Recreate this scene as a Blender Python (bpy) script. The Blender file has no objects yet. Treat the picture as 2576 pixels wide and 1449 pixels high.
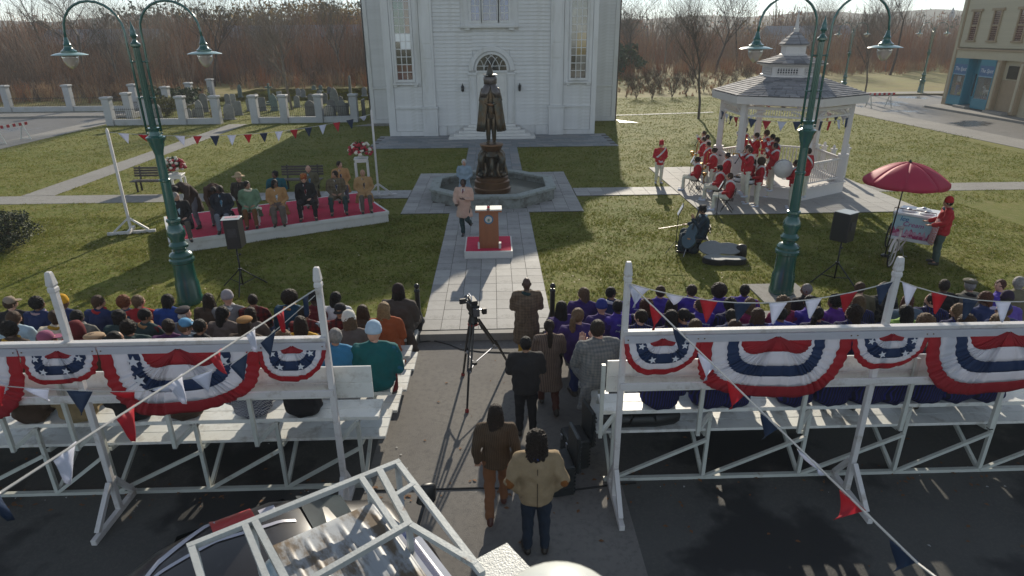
import bpy, math, random
import numpy as np
from mathutils import Vector, Matrix, noise
rnd = random.Random(7)
nrng = np.random.default_rng(11)
D = bpy.data
scene = bpy.context.scene
C = scene.collection
PI = math.pi

# ---------------------------------------------------------------- camera
CAM_H = 5.9; FOC = 1585.0; PITCH, ROLL, YAW = 22.0, 0.5, 1.5
_p, _r, _y = map(math.radians, (PITCH, ROLL, YAW))
_f = Vector((math.sin(_y)*math.cos(_p), math.cos(_y)*math.cos(_p), -math.sin(_p)))
_rt = Vector((math.cos(_y), -math.sin(_y), 0))
_up = _rt.cross(_f)
_R = _rt*math.cos(_r) - _up*math.sin(_r)
_U = _up*math.cos(_r) + _rt*math.sin(_r)
cd = D.cameras.new('camera'); cam = D.objects.new('camera', cd); C.objects.link(cam)
m = Matrix.Identity(4)
for i in range(3):
    m[i][0] = _R[i]; m[i][1] = _U[i]; m[i][2] = -_f[i]
m[2][3] = CAM_H
cam.matrix_world = m
cd.sensor_width = 36; cd.lens = FOC/2576*36; cd.clip_end = 3000; cd.clip_start = .05
cd.dof.use_dof = True; cd.dof.focus_distance = 11.0; cd.dof.aperture_fstop = 2.0
scene.camera = cam

def G(x, y, z=0.0):
    "place on the plane of height z seen at survey point x, y"
    d = _f*FOC + _R*(x-1288) - _U*(y-724.5)
    t = (z-CAM_H)/d.z
    return d.x*t, d.y*t
def atY(x, y, Y):
    d = _f*FOC + _R*(x-1288) - _U*(y-724.5)
    t = Y/d.y
    return d.x*t, CAM_H+d.z*t

# ---------------------------------------------------------------- light
SUN_EL = 22.0; SUN_AZ = math.degrees(math.atan2(.17, 1.0))
w = D.worlds.new('World'); scene.world = w; w.use_nodes = True
nt = w.node_tree
bg = nt.nodes['Background']
sky = nt.nodes.new('ShaderNodeTexSky'); sky.sky_type = 'NISHITA'; sky.sun_disc = False
sky.sun_elevation = math.radians(SUN_EL); sky.sun_rotation = math.radians(SUN_AZ)
sky.air_density = 0.9; sky.dust_density = 0.0; sky.ozone_density = 1.5
hs = nt.nodes.new('ShaderNodeHueSaturation'); hs.inputs['Saturation'].default_value = .45
nt.links.new(sky.outputs[0], hs.inputs['Color']); tn = nt.nodes.new('ShaderNodeVectorMath'); tn.operation = 'MULTIPLY'; tn.inputs[1].default_value = (.93, 1.0, 1.05)
nt.links.new(hs.outputs[0], tn.inputs[0]); nt.links.new(tn.outputs[0], bg.inputs[0]); bg.inputs[1].default_value = 0.115
sl = D.lights.new('sun', 'SUN'); sl.energy = 4.6; sl.angle = math.radians(.6); sl.color = (1.0, .90, .74)
so = D.objects.new('sun', sl); C.objects.link(so)
el, az = math.radians(SUN_EL), math.radians(SUN_AZ)
sv = Vector((math.sin(az)*math.cos(el), math.cos(az)*math.cos(el), math.sin(el)))
so.rotation_euler = sv.to_track_quat('Z', 'Y').to_euler(); so.location = (10, 40, 30)
scene.view_settings.view_transform = 'Standard'; scene.view_settings.look = 'None'
scene.view_settings.exposure = 0.35; scene.view_settings.gamma = 1
scene.view_settings.use_curve_mapping = False

# ---------------------------------------------------------------- materials
MC = {}
def mat(name, col, rough=.6, metal=0.0, var=.12, vs=6.0, bump=0.0, bs=40.0, pat=None, c2=None, ps=1.0, bstretch=None,
        spec=.5, dirt=None, ds=1.2, dlo=.5, dhi=.62, trans=0.0, emit=None, coat=0.0, stretch=None, tl=0.0):
    if name in MC: return MC[name]
    m = D.materials.new(name); MC[name] = m; m.use_nodes = True
    t = m.node_tree; N = t.nodes; L = t.links
    b = N['Principled BSDF']
    b.inputs['Roughness'].default_value = rough; b.inputs['Metallic'].default_value = metal
    b.inputs['Specular IOR Level'].default_value = spec
    if trans: b.inputs['Transmission Weight'].default_value = trans
    if coat: b.inputs['Coat Weight'].default_value = coat; b.inputs['Coat Roughness'].default_value = .08
    if emit: b.inputs['Emission Color'].default_value = (*col, 1); b.inputs['Emission Strength'].default_value = emit
    tc = N.new('ShaderNodeTexCoord')
    src = tc.outputs['Object']
    if stretch:
        mp = N.new('ShaderNodeMapping'); mp.inputs['Scale'].default_value = stretch
        L.new(src, mp.inputs[0]); src = mp.outputs[0]
    cur = None
    rgb = N.new('ShaderNodeRGB'); rgb.outputs[0].default_value = (*col, 1); cur = rgb.outputs[0]
    def mixc(fac, a, bcol):
        mx = N.new('ShaderNodeMix'); mx.data_type = 'RGBA'
        L.new(fac, mx.inputs[0]); L.new(a, mx.inputs[6])
        if isinstance(bcol, tuple): mx.inputs[7].default_value = (*bcol, 1)
        else: L.new(bcol, mx.inputs[7])
        return mx.outputs[2]
    def math1(op, a, bb=None):
        n = N.new('ShaderNodeMath'); n.operation = op
        for i, v in enumerate((a, bb)):
            if v is None: continue
            if isinstance(v, (int, float)): n.inputs[i].default_value = v
            else: L.new(v, n.inputs[i])
        return n.outputs[0]
    if pat:
        sp = N.new('ShaderNodeSeparateXYZ'); L.new(tc.outputs['Object'], sp.inputs[0])
        X, Y, Z = sp.outputs
        def band(v, freq, duty):
            return math1('LESS_THAN', math1('FRACT', math1('MULTIPLY', v, freq)), duty)
        if pat == 'stripe':
            f = band(math1('ADD', X, math1('MULTIPLY', Y, .35)), 28*ps, .35)
        elif pat == 'plaid':
            a = band(X, 11*ps, .45); c = band(Z, 11*ps, .45); c3 = band(Y, 11*ps, .45)
            f = math1('MULTIPLY', math1('ADD', math1('ADD', a, c), c3), .36)
        elif pat == 'tartan':
            a = band(X, 9*ps, .3); c = band(Z, 8*ps, .3)
            f = math1('MAXIMUM', a, c)
        elif pat == 'check':
            ck = N.new('ShaderNodeTexChecker'); ck.inputs['Scale'].default_value = 30*ps; L.new(tc.outputs['Object'], ck.inputs[0]); f = ck.outputs[1]
        elif pat == 'hstripe':
            f = band(Z, 14*ps, .4)
        elif pat == 'leafy':
            vo = N.new('ShaderNodeTexNoise'); vo.inputs['Scale'].default_value = 14*ps; L.new(src, vo.inputs[0])
            f = math1('GREATER_THAN', vo.outputs[0], .53)
        cur = mixc(f, cur, c2 or (0, 0, 0))
    if var:
        n = N.new('ShaderNodeTexNoise'); n.inputs['Scale'].default_value = vs; n.inputs['Detail'].default_value = 5
        n.inputs['Roughness'].default_value = .65
        L.new(src, n.inputs[0])
        mr = N.new('ShaderNodeMapRange'); mr.inputs[1].default_value = .25; mr.inputs[2].default_value = .75
        mr.inputs[3].default_value = 1-var; mr.inputs[4].default_value = 1+var
        L.new(n.outputs[0], mr.inputs[0])
        # each object also a little lighter or darker
        oi = N.new('ShaderNodeObjectInfo')
        mo = N.new('ShaderNodeMapRange'); mo.inputs[3].default_value = 1-var*.5; mo.inputs[4].default_value = 1+var*.5
        L.new(oi.outputs['Random'], mo.inputs[0])
        mm = math1('MULTIPLY', mr.outputs[0], mo.outputs[0])
        vm = N.new('ShaderNodeVectorMath'); vm.operation = 'SCALE'
        L.new(cur, vm.inputs[0]); L.new(mm, vm.inputs[3]); cur = vm.outputs[0]
    if dirt:
        n2 = N.new('ShaderNodeTexNoise'); n2.inputs['Scale'].default_value = ds; n2.inputs['Detail'].default_value = 8
        n2.inputs['Roughness'].default_value = .7; L.new(src, n2.inputs[0])
        r2 = N.new('ShaderNodeMapRange'); r2.inputs[1].default_value = dlo; r2.inputs[2].default_value = dhi
        L.new(n2.outputs[0], r2.inputs[0])
        cur = mixc(r2.outputs[0], cur, dirt)
    L.new(cur, b.inputs['Base Color'])
    if bump:
        nb = N.new('ShaderNodeTexNoise'); nb.inputs['Scale'].default_value = bs; nb.inputs['Detail'].default_value = 4
        if bstretch:
            mb_ = N.new('ShaderNodeMapping'); mb_.inputs['Scale'].default_value = bstretch; L.new(tc.outputs['Object'], mb_.inputs[0]); L.new(mb_.outputs[0], nb.inputs[0])
        else: L.new(src, nb.inputs[0])
        bu = N.new('ShaderNodeBump'); bu.inputs['Strength'].default_value = bump; bu.inputs['Distance'].default_value = .02
        L.new(nb.outputs[0], bu.inputs['Height']); L.new(bu.outputs[0], b.inputs['Normal'])
    if tl:
        tr_ = N.new('ShaderNodeBsdfTranslucent'); L.new(cur, tr_.inputs[0]); ms = N.new('ShaderNodeMixShader'); ms.inputs[0].default_value = tl
        L.new(b.outputs[0], ms.inputs[1]); L.new(tr_.outputs[0], ms.inputs[2]); L.new(ms.outputs[0], N['Material Output'].inputs['Surface'])
    return m

def ground_mat(name, c1, c2, c3, s1, s2, rough=.9, bump=.5, bs=25, puddle=None):
    m = D.materials.new(name); m.use_nodes = True
    t = m.node_tree; N = t.nodes; L = t.links; b = N['Principled BSDF']
    b.inputs['Roughness'].default_value = rough; b.inputs['Specular IOR Level'].default_value = .2
    g = N.new('ShaderNodeNewGeometry')
    def noi(s, d=6, r=.65):
        n = N.new('ShaderNodeTexNoise'); n.inputs['Scale'].default_value = s; n.inputs['Detail'].default_value = d
        n.inputs['Roughness'].default_value = r; L.new(g.outputs['Position'], n.inputs[0]); return n.outputs[0]
    def rng(v, a, bb, c=0, d=1):
        n = N.new('ShaderNodeMapRange'); n.inputs[1].default_value = a; n.inputs[2].default_value = bb
        n.inputs[3].default_value = c; n.inputs[4].default_value = d; L.new(v, n.inputs[0]); return n.outputs[0]
    def mix(f, a, bb):
        n = N.new('ShaderNodeMix'); n.data_type = 'RGBA'; L.new(f, n.inputs[0])
        for i, v in ((6, a), (7, bb)):
            if isinstance(v, tuple): n.inputs[i].default_value = (*v, 1)
            else: L.new(v, n.inputs[i])
        return n.outputs[2]
    c = mix(rng(noi(s1), .38, .62), c1, c2)
    c = mix(rng(noi(s2, 8, .75), .48, .68), c, c3)
    if puddle:
        f = rng(noi(puddle[1], 5, .6), puddle[2], puddle[2]+.05)
        c = mix(f, c, puddle[0])
        L.new(rng(f, 0, 1, rough, puddle[3]), b.inputs['Roughness'])
    L.new(c, b.inputs['Base Color'])
    bu = N.new('ShaderNodeBump'); bu.inputs['Strength'].default_value = bump; bu.inputs['Distance'].default_value = .03
    L.new(noi(bs, 5), bu.inputs['Height']); L.new(bu.outputs[0], b.inputs['Normal'])
    return m

# ---------------------------------------------------------------- mesh builder
class MB:
    def __init__(s): s.v = []; s.f = []; s.m = []; s.mi = 0
    def add(s, vs, fs):
        o = len(s.v); s.v += [tuple(q) for q in vs]
        s.f += [tuple(i+o for i in q) for q in fs]; s.m += [s.mi]*len(fs); return s
    def box(s, x0, x1, y0, y1, z0, z1):
        vs = [(x, y, z) for z in (z0, z1) for y in (y0, y1) for x in (x0, x1)]
        return s.add(vs, [(0, 2, 3, 1), (4, 5, 7, 6), (0, 1, 5, 4), (2, 6, 7, 3), (0, 4, 6, 2), (1, 3, 7, 5)])
    def cbox(s, cx, cy, cz, sx, sy, sz): return s.box(cx-sx/2, cx+sx/2, cy-sy/2, cy+sy/2, cz-sz/2, cz+sz/2)
    def bar(s, a, b, wd, ht=None, up=(0, 0, 1)):
        a, b = Vector(a), Vector(b); ht = ht or wd; t = (b-a).normalized(); up = Vector(up)
        if abs(t.dot(up)) > .98: up = Vector((0, 1, 0))
        sd = t.cross(up).normalized(); u = sd.cross(t)
        vs = []
        for p in (a, b):
            for su, ss in ((-1, -1), (-1, 1), (1, 1), (1, -1)): vs.append(p+u*su*ht/2+sd*ss*wd/2)
        return s.add(vs, [(0, 1, 2, 3), (7, 6, 5, 4), (0, 4, 5, 1), (1, 5, 6, 2), (2, 6, 7, 3), (3, 7, 4, 0)])
    def tube(s, pts, r, n=8, cap=True, side=None):
        """pts centres, r radius or list of r or (ra, rb)"""
        P = [Vector(p) for p in pts]; k = len(P)
        if isinstance(r, (int, float)): r = [r]*k
        r = [(q, q) if isinstance(q, (int, float)) else q for q in r]
        vs = []; prev = None
        for i in range(k):
            t = (P[min(i+1, k-1)]-P[max(i-1, 0)]).normalized()
            if side is not None: ref = Vector(side)
            elif prev is not None: ref = prev
            else: ref = Vector((1, 0, 0)) if abs(t.x) < .9 else Vector((0, 1, 0))
            sd = (ref - t*ref.dot(t))
            if sd.length < 1e-4: sd = Vector((0, 1, 0)) - t*t.y
            sd.normalize(); prev = sd
            bb = t.cross(sd)
            for j in range(n):
                a = 2*PI*j/n
                vs.append(P[i]+sd*r[i][0]*math.cos(a)+bb*r[i][1]*math.sin(a))
        fs = []
        for i in range(k-1):
            for j in range(n):
                a = i*n+j; b = i*n+(j+1) % n
                fs.append((a, b, b+n, a+n))
        if cap:
            fs.append(tuple(range(n-1, -1, -1))); fs.append(tuple((k-1)*n+j for j in range(n)))
        return s.add(vs, fs)
    def caps(s, pts, r, n=10, side=None, e=.75):
        "tube with rounded ends"
        P = [Vector(p) for p in pts]
        if isinstance(r, (int, float)): r = [r]*len(P)
        r = [(q, q) if isinstance(q, (int, float)) else q for q in r]
        t0 = (P[0]-P[1]).normalized(); t1 = (P[-1]-P[-2]).normalized()
        m0 = min(r[0]); m1 = min(r[-1])
        P2 = [P[0]+t0*m0*e, P[0]+t0*m0*e*.7]+P+[P[-1]+t1*m1*e*.7, P[-1]+t1*m1*e]
        sc = lambda q, k: (q[0]*k, q[1]*k)
        r2 = [sc(r[0], .35), sc(r[0], .75)]+r+[sc(r[-1], .75), sc(r[-1], .35)]
        return s.tube(P2, r2, n, True, side)
    def lathe(s, prof, n=16, c=(0, 0, 0), cap=True, rot=0):
        vs = []; fs = []
        for (r, z) in prof:
            for j in range(n):
                a = 2*PI*j/n+rot; vs.append((c[0]+r*math.cos(a), c[1]+r*math.sin(a), c[2]+z))
        k = len(prof)
        for i in range(k-1):
            for j in range(n):
                a = i*n+j; b = i*n+(j+1) % n; fs.append((a, b, b+n, a+n))
        if cap:
            fs.append(tuple(range(n-1, -1, -1))); fs.append(tuple((k-1)*n+j for j in range(n)))
        return s.add(vs, fs)
    def ell(s, c, r, n=12, k=8, fn=None):
        if isinstance(r, (int, float)): r = (r, r, r)
        vs = [(c[0], c[1], c[2]-r[2])]
        for i in range(1, k):
            ph = -PI/2+PI*i/k
            for j in range(n):
                a = 2*PI*j/n
                vs.append((c[0]+r[0]*math.cos(ph)*math.cos(a), c[1]+r[1]*math.cos(ph)*math.sin(a), c[2]+r[2]*math.sin(ph)))
        vs.append((c[0], c[1], c[2]+r[2]))
        fs = [(0, 1+(j+1) % n, 1+j) for j in range(n)]
        for i in range(k-2):
            for j in range(n):
                a = 1+i*n+j; b = 1+i*n+(j+1) % n; fs.append((a, b, b+n, a+n))
        o = 1+(k-2)*n; L = len(vs)-1
        fs += [(o+j, o+(j+1) % n, L) for j in range(n)]
        if fn: vs = [fn(Vector(q)) for q in vs]
        return s.add(vs, fs)
    def prism(s, poly, z0, z1):
        n = len(poly); vs = [(x, y, z0) for x, y in poly]+[(x, y, z1) for x, y in poly]
        fs = [tuple(range(n-1, -1, -1)), tuple(range(n, 2*n))]+[(i, (i+1) % n, (i+1) % n+n, i+n) for i in range(n)]
        return s.add(vs, fs)
    def plate(s, poly, axis, d0, d1):
        "polygon in the xz plane extruded along y"
        n = len(poly); vs = [(x, d0, z) for x, z in poly]+[(x, d1, z) for x, z in poly]
        if axis == 'x': vs = [(d0, x, z) for x, z in poly]+[(d1, x, z) for x, z in poly]
        fs = [tuple(range(n)), tuple(range(2*n-1, n-1, -1))]+[(i+n, (i+1) % n+n, (i+1) % n, i) for i in range(n)]
        return s.add(vs, fs)
    def xf(s, M, i0=0):
        s.v[i0:] = [tuple(M @ Vector(q)) for q in s.v[i0:]]; return s
    def mesh(s, name='mesh', smooth=False):
        me = D.meshes.new(name); me.from_pydata(s.v, [], s.f)
        if any(s.m): me.polygons.foreach_set('material_index', s.m)
        if smooth: me.polygons.foreach_set('use_smooth', [True]*len(s.f))
        me.update(); return me
    def build(s, name, mt, parent=None, smooth=False, world=False, bevel=0.0, ang=None, sub=0):
        me = s.mesh(name, smooth)
        return obj(name, me, mt, parent, world, bevel, ang, sub)
def wloc(o):
    L = Vector((0, 0, 0))
    while o: L += o.location; o = o.parent
    return L
def obj(name, me, mt, parent=None, world=False, bevel=0.0, ang=None, sub=0):
    o = D.objects.new(name, me); C.objects.link(o)
    if mt is not None and not me.materials:
        for q in (mt if isinstance(mt, (list, tuple)) else [mt]): me.materials.append(q)
    if parent:
        if world:
            L = wloc(parent)
            me.transform(Matrix.Translation(-L))
        o.parent = parent
    if bevel:
        b = o.modifiers.new('bevel', 'BEVEL'); b.width = bevel; b.segments = 1; b.limit_method = 'ANGLE'
    if ang:
        me.polygons.foreach_set('use_smooth', [True]*len(me.polygons)); me.set_sharp_from_angle(angle=math.radians(ang))
    if sub:
        b = o.modifiers.new('subsurf', 'SUBSURF'); b.levels = sub; b.render_levels = sub
    return o
def tag(o, label=None, cat=None, group=None, kind=None):
    if label: o['label'] = label
    if cat: o['category'] = cat
    if group: o['group'] = group
    if kind: o['kind'] = kind
    return o
def thing(name, label, cat, loc=(0, 0, 0), rotz=0.0, group=None):
    o = D.objects.new(name, None); C.objects.link(o); o.empty_display_size = .2
    o.location = loc; o.rotation_euler = (0, 0, rotz)
    return tag(o, label, cat, group)
def inst(name, me, parent, loc=(0, 0, 0), rot=(0, 0, 0), sc=None):
    o = D.objects.new(name, me); C.objects.link(o); o.parent = parent; o.location = loc; o.rotation_euler = rot
    if sc: o.scale = sc
    return o
def copy_tree(o, parent=None):
    c = o.copy(); C.objects.link(c); c.parent = parent
    for ch in list(o.children): copy_tree(ch, c)
    return c
def npmesh(name, V, F, mt, mi=None):
    me = D.meshes.new(name)
    V = np.asarray(V, np.float32); F = np.asarray(F, np.int32); k = F.shape[1]
    me.vertices.add(len(V)); me.vertices.foreach_set('co', V.ravel())
    me.loops.add(F.size); me.loops.foreach_set('vertex_index', F.ravel())
    me.polygons.add(len(F)); me.polygons.foreach_set('loop_start', np.arange(0, F.size, k, dtype=np.int32))
    me.polygons.foreach_set('loop_total', np.full(len(F), k, np.int32))
    if mi is not None: me.polygons.foreach_set('material_index', np.asarray(mi, np.int32))
    me.update(calc_edges=True)
    for q in (mt if isinstance(mt, (list, tuple)) else [mt]): me.materials.append(q)
    return me
def stuff(name, V, F, mt, label, cat, mi=None):
    o = D.objects.new(name, npmesh(name, V, F, mt, mi)); C.objects.link(o)
    return tag(o, label, cat, kind='stuff')

WHITE = mat('white_paint', (.62, .61, .58), .5, var=.07, vs=3, dirt=(.42, .39, .34), ds=2.2, dlo=.58, dhi=.8)
WALLW = mat('church_white', (.60, .60, .59), .6, var=.07, vs=1.5, dirt=(.41, .40, .35), ds=.9, dlo=.50, dhi=.80, stretch=(1.4, 1.4, .35))
WPOST = mat('white_post', (.60, .58, .57), .55, var=.06, vs=5, dirt=(.34, .29, .24), ds=4, dlo=.54, dhi=.72, bump=.25, bs=8, bstretch=(8, 8, 1))
BENCH = mat('bleacher_white', (.66, .67, .64), .45, var=.09, vs=3.5, dirt=(.34, .31, .26), ds=3.4, dlo=.52, dhi=.74, bump=.15, bs=10, bstretch=(1, 9, 9))
BENCHM = mat('bleacher_tube', (.50, .52, .48), .45, var=.1, vs=4, dirt=(.25, .17, .10), ds=5, dlo=.6, dhi=.75)
BLACK = mat('black', (.012, .013, .014), .45, var=.15)
BLKMET = mat('black_metal', (.012, .013, .015), .3, .3, var=.1)
DKWOOD = mat('dark_wood', (.055, .04, .035), .55, var=.2, vs=8)
STEEL = mat('steel', (.5, .5, .52), .3, .9, var=.06)
# ================================================================ SETTING
def sheet(name, rects, z, mt, label=None, th=None):
    mb = MB()
    for r in rects:
        if len(r) == 4 and not isinstance(r[0], (tuple, list)):
            r = [(r[0], r[2]), (r[1], r[2]), (r[1], r[3]), (r[0], r[3])]
        if th: mb.prism(r, z-th, z)
        else: mb.add([(x, y, z) for x, y in r], [tuple(range(len(r)))])
    o = mb.build(name, mt)
    o['kind'] = 'structure'
    if label: o['label'] = label
    return o
grassM = ground_mat('grass_ground', (.105, .128, .012), (.150, .152, .022), (.205, .170, .060), .35, 3.5, bump=.8, bs=14)
fieldM = ground_mat('field_ground', (.17, .165, .04), (.21, .175, .05), (.15, .105, .045), .08, .5, bump=.6, bs=3)
asphM = ground_mat('asphalt', (.095, .095, .090), (.072, .072, .069), (.115, .11, .10), .4, 30, .88, .35, 90, ((.030, .031, .032), .38, .50, .5))
roadM = ground_mat('pale_asphalt', (.15, .145, .14), (.18, .175, .17), (.12, .12, .118), .15, 2.5, .6, .2, 60, ((.09, .095, .105), .22, .56, .18))
aisleM = ground_mat('aisle_concrete', (.20, .19, .175), (.165, .155, .145), (.13, .125, .12), .6, 12, .85, .3, 80)
concM = ground_mat('concrete', (.29, .28, .26), (.25, .24, .225), (.20, .19, .17), .5, 6, .85, .2, 50)
sheet('ground', [(-900, 900, -300, 1500)], -.19, fieldM)
sheet('street', [(-70, 70, -30, 12.18)], -.15, asphM)
sheet('aisle_pavement', [(-1.95, 1.75, 3.5, 12.18)], -.146, aisleM)
sheet('side_street', [(-60, -30.1, 12.1, 53.3), [(30.4, 12.1), (36.0, 12.1), (36.1, 54), (44, 58), (44, 64.2), (30.4, 64.2), (31.0, 56)]], -.13, roadM)
LAWN = [(-28.2, 27.6)]
sheet('lawn', [[(-28.2, 12.9), (29.4, 12.9), (28.1, 30), (27.5, 49), (30.4, 55), (30.4, 64), (-9, 64), (-9, 79), (-28.2, 79)]], 0, grassM, th=.16)
sheet('far_field', [(-600, 600, 64, 900), (-600, -30, 56.4, 63.9)], 0, fieldM)
sheet('sidewalk', [(-28.2, 60, 12.2, 12.9), (-60, -28.25, 12.2, 12.9)], .012, concM, th=.17)
sheet('sidewalk', [[(-30.1, 12.95), (-28.22, 12.95), (-28.22, 50.3), (-30.1, 50)], (-60, -28.3, 53.4, 56.3),
      [(29.42, 12.95), (30.3, 12.95), (30.3, 56), (30.0, 56), (27.55, 49.1), (28.12, 30)],
      [(36.2, 12.95), (60, 12.95), (60, 63), (44.2, 63), (44.2, 57.8), (36.2, 53.8)], (33.5, 60, 64.3, 66.6)], .016, concM, th=.16)
sheet('kerb', [(-1.64, 60, 12.02, 12.19), (-60, -1.66, 12.02, 12.19)], .02, mat('kerb_stone', (.27, .26, .24), .8, var=.15, vs=4), th=.175)
sheet('path', [(-28.2, -3.36, 24.05, 25.35), (-19.0, -17.7, 25.4, 47), (15.1, 29.6, 24.0, 25.3)], .012, concM, th=.03)
sheet('path', [[(8.6, 49.2), (17.3, 50.6), (17.3, 51.0), (8.6, 49.6)]], .02, mat('pale_path', (.5, .49, .45), .8), th=.04)

# ---- flagstones, each one a piece
paveM = [mat('flagstone_a', (.31, .305, .295), .75, var=.16, vs=3, dirt=(.16, .16, .15), ds=2, dlo=.5, dhi=.7, bump=.15),
         mat('flagstone_b', (.28, .275, .265), .75, var=.16, vs=3, bump=.15), mat('flagstone_c', (.34, .335, .32), .75, var=.14, vs=3, bump=.15)]
blueM = [mat('bluestone_a', (.165, .185, .20), .7, var=.18, vs=2, bump=.15), mat('bluestone_b', (.20, .215, .225), .7, var=.18, vs=2, bump=.15),
         mat('bluestone_c', (.24, .24, .24), .7, var=.15, vs=2, bump=.15)]
jointM = mat('joint_mortar', (.085, .08, .072), .95)
def paving(name, label, x0, x1, y0, y1, nx, ny, mats, z=.03, stagger=0, skip=None):
    base = MB().box(x0, x1, y0, y1, -.02, z-.012).build(name, jointM)
    base['kind'] = 'structure'; base['label'] = label
    dx = (x1-x0)/nx; dy = (y1-y0)/ny; mes = []
    for q in mats:
        for j in range(2):
            me = MB().box(-dx/2+.006, dx/2-.006, -dy/2+.006, dy/2-.006, -.03, -.0015*j).mesh('flagstone'); me.materials.append(q); mes.append(me)
    cnt = 0; extra = MB()
    for j in range(ny):
        for i in range(nx):
            cx = x0+dx*(i+.5)+(dx*.5 if stagger and j % 2 else 0); cy = y0+dy*(j+.5)
            if cx+dx/2 > x1+.01: continue
            if skip and skip(cx, cy): continue
            if cnt < 300:
                inst('flagstone', rnd.choice(mes), base, (cx, cy, z+rnd.uniform(0, .003)), (rnd.uniform(-.002, .002), 0, 0)); cnt += 1
            else: extra.cbox(cx, cy, z-.015, dx-.012, dy-.012, .03)
    if extra.v:
        e = extra.build('flagstones', mats[0], base); e['kind'] = 'stuff'
    return base
oct_in = lambda x, y: abs(x+.08) < 2.1 and abs(y-24.5) < 2.1 and abs(x+.08)+abs(y-24.5) < 3.1
paving('walkway_paving', 'grey flagstone walkway from the kerb to the fountain', -1.62, 1.2, 12.21, 21.7, 7, 18, paveM)
paving('fountain_terrace', 'square flagstone terrace round the fountain', -3.35, 3.15, 21.72, 28.6, 13, 14, paveM, skip=oct_in)
paving('upper_walk', 'flagstone walk between fountain and church terrace', -1.42, 1.28, 28.62, 35.5, 6, 10, blueM)
paving('church_terrace', 'blue grey stone terrace before the church front', -7.05, 6.98, 35.52, 40.15, 20, 9, blueM, stagger=1)
paving('cross_path', 'flagstone path from fountain terrace to bandstand paving', 3.17, 7.2, 24.0, 25.3, 7, 2, paveM)
paving('cross_path_left', 'flagstone path from fountain terrace towards the stage', -9.2, -3.37, 24.05, 25.35, 10, 2, paveM)
paving('bandstand_paving', 'pale paved court round the bandstand', 7.22, 15.08, 21.0, 29.3, 12, 13, [mat('court_slab', (.34, .33, .31), .8, var=.1, vs=3)])

# ---- church
ch = thing('church', 'large white clapboard church behind the bronze statue', 'church', (0, 40.2, 0))
YF = 40.2
b = MB(); b.box(-8.67, 8.72, 46.6, 70, 0, 8.8)
b.plate([(-8.67, 8.8), (8.72, 8.8), (.02, 12.6)], 'y', 46.6, 70)
b.box(-6.42, 6.26, YF, 46.6, 0, 8.8)
b.plate([(-6.42, 8.8), (6.26, 8.8), (-.08, 11.0)], 'y', YF, 46.6)
b.build('wall', WALLW, ch, world=True)
roofM = mat('roof_slate', (.09, .09, .095), .7, var=.2, vs=8)
b = MB()
b.add([(-9.1, 46.3, 8.75), (.02, 46.3, 12.75), (.02, 70.3, 12.75), (-9.1, 70.3, 8.75), (9.15, 46.3, 8.75), (9.15, 70.3, 8.75)], [(0, 1, 2, 3), (1, 4, 5, 2)])
b.add([(-6.8, 39.8, 8.78), (-.08, 39.8, 11.15), (-.08, 46.7, 11.15), (-6.8, 46.7, 8.78), (6.64, 39.8, 8.78), (6.64, 46.7, 8.78)], [(0, 1, 2, 3), (1, 4, 5, 2)])
b.build('roof', roofM, ch, world=True)
def boards(x0, x1, z0, z1, y, h=.205):
    me = MB().add([(0, -.03, 0), (1, -.03, 0), (1, .03, 0), (0, .03, 0), (0, .018, 1), (1, .018, 1), (1, .03, 1), (0, .03, 1)],
                  [(0, 1, 5, 4), (3, 7, 6, 2), (0, 3, 2, 1), (4, 5, 6, 7), (0, 4, 7, 3), (1, 2, 6, 5)]).mesh('clapboard'); me.materials.append(WALLW)
    z = z0
    while z < z1-.02:
        hh = min(h, z1-z)
        inst('clapboard', me, ch, (x0, y-.034-YF, z), (0, 0, 0), (x1-x0, 1, hh+.012)); z += h
YB = YF
# centre, left and right of the door; above it
for (a, c, z0, z1) in ((-3.5, -1.42, .62, 4.15), (1.28, 3.48, .62, 4.15), (-3.5, -1.2, 4.15, 6.05), (1.05, 3.48, 4.15, 6.05), (-1.2, 1.05, 5.0, 6.05),
                       (-3.5, -1.85, 6.05, 8.8), (1.55, 3.48, 6.05, 8.8), (-6.0, -4.3, .32, 3.0), (4.28, 5.98, .32, 3.0)):
    boards(a, c, z0, z1, YB)
for (a, c) in ((-8.45, -6.5), (6.34, 8.5)): boards(a, c, .3, 8.6, 46.6)
tr = lambda: MB()
def trim(name, *boxes, bev=.006):
    q = MB()
    for bx in boxes: q.box(*bx)
    return q.build(name, WALLW, ch, world=True, bevel=bev)
y0 = YF
for (a, c) in ((-4.27, -3.5), (3.48, 4.25)):            # pilasters on pedestals
    trim('pilaster', (a, c, y0-.16, y0, 1.78, 8.8)); 
    trim('pilaster_panel', (a+.13, c-.13, y0-.19, y0-.155, 1.95, 4.35), (a+.13, c-.13, y0-.19, y0-.155, 4.55, 5.25), (a+.13, c-.13, y0-.19, y0-.155, 5.4, 8.6))
    trim('pedestal', (a-.07, c+.07, y0-.26, y0, 0, 1.66), (a+.08, c-.08, y0-.29, y0-.25, .2, 1.5))
    trim('pedestal_cap', (a-.13, c+.13, y0-.32, y0, 1.66, 1.78))
for (a, c) in ((-6.45, -6.02), (6.0, 6.3)):            # corner boards of the front block
    trim('corner_board', (a, c, y0-.1, y0+.3, 0, 8.8))
for (a, c) in ((-6.02, -4.34), (4.32, 6.0)):
    trim('belt_course', (a, c, y0-.13, y0-.04, 1.66, 1.76)); trim('plinth', (a, c, y0-.12, y0-.03, 0, .3))
for (a, c) in ((-8.7, -8.42), (8.46, 8.75)):
    trim('corner_board', (a, c, 46.5, 46.8, 0, 8.7))
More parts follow.
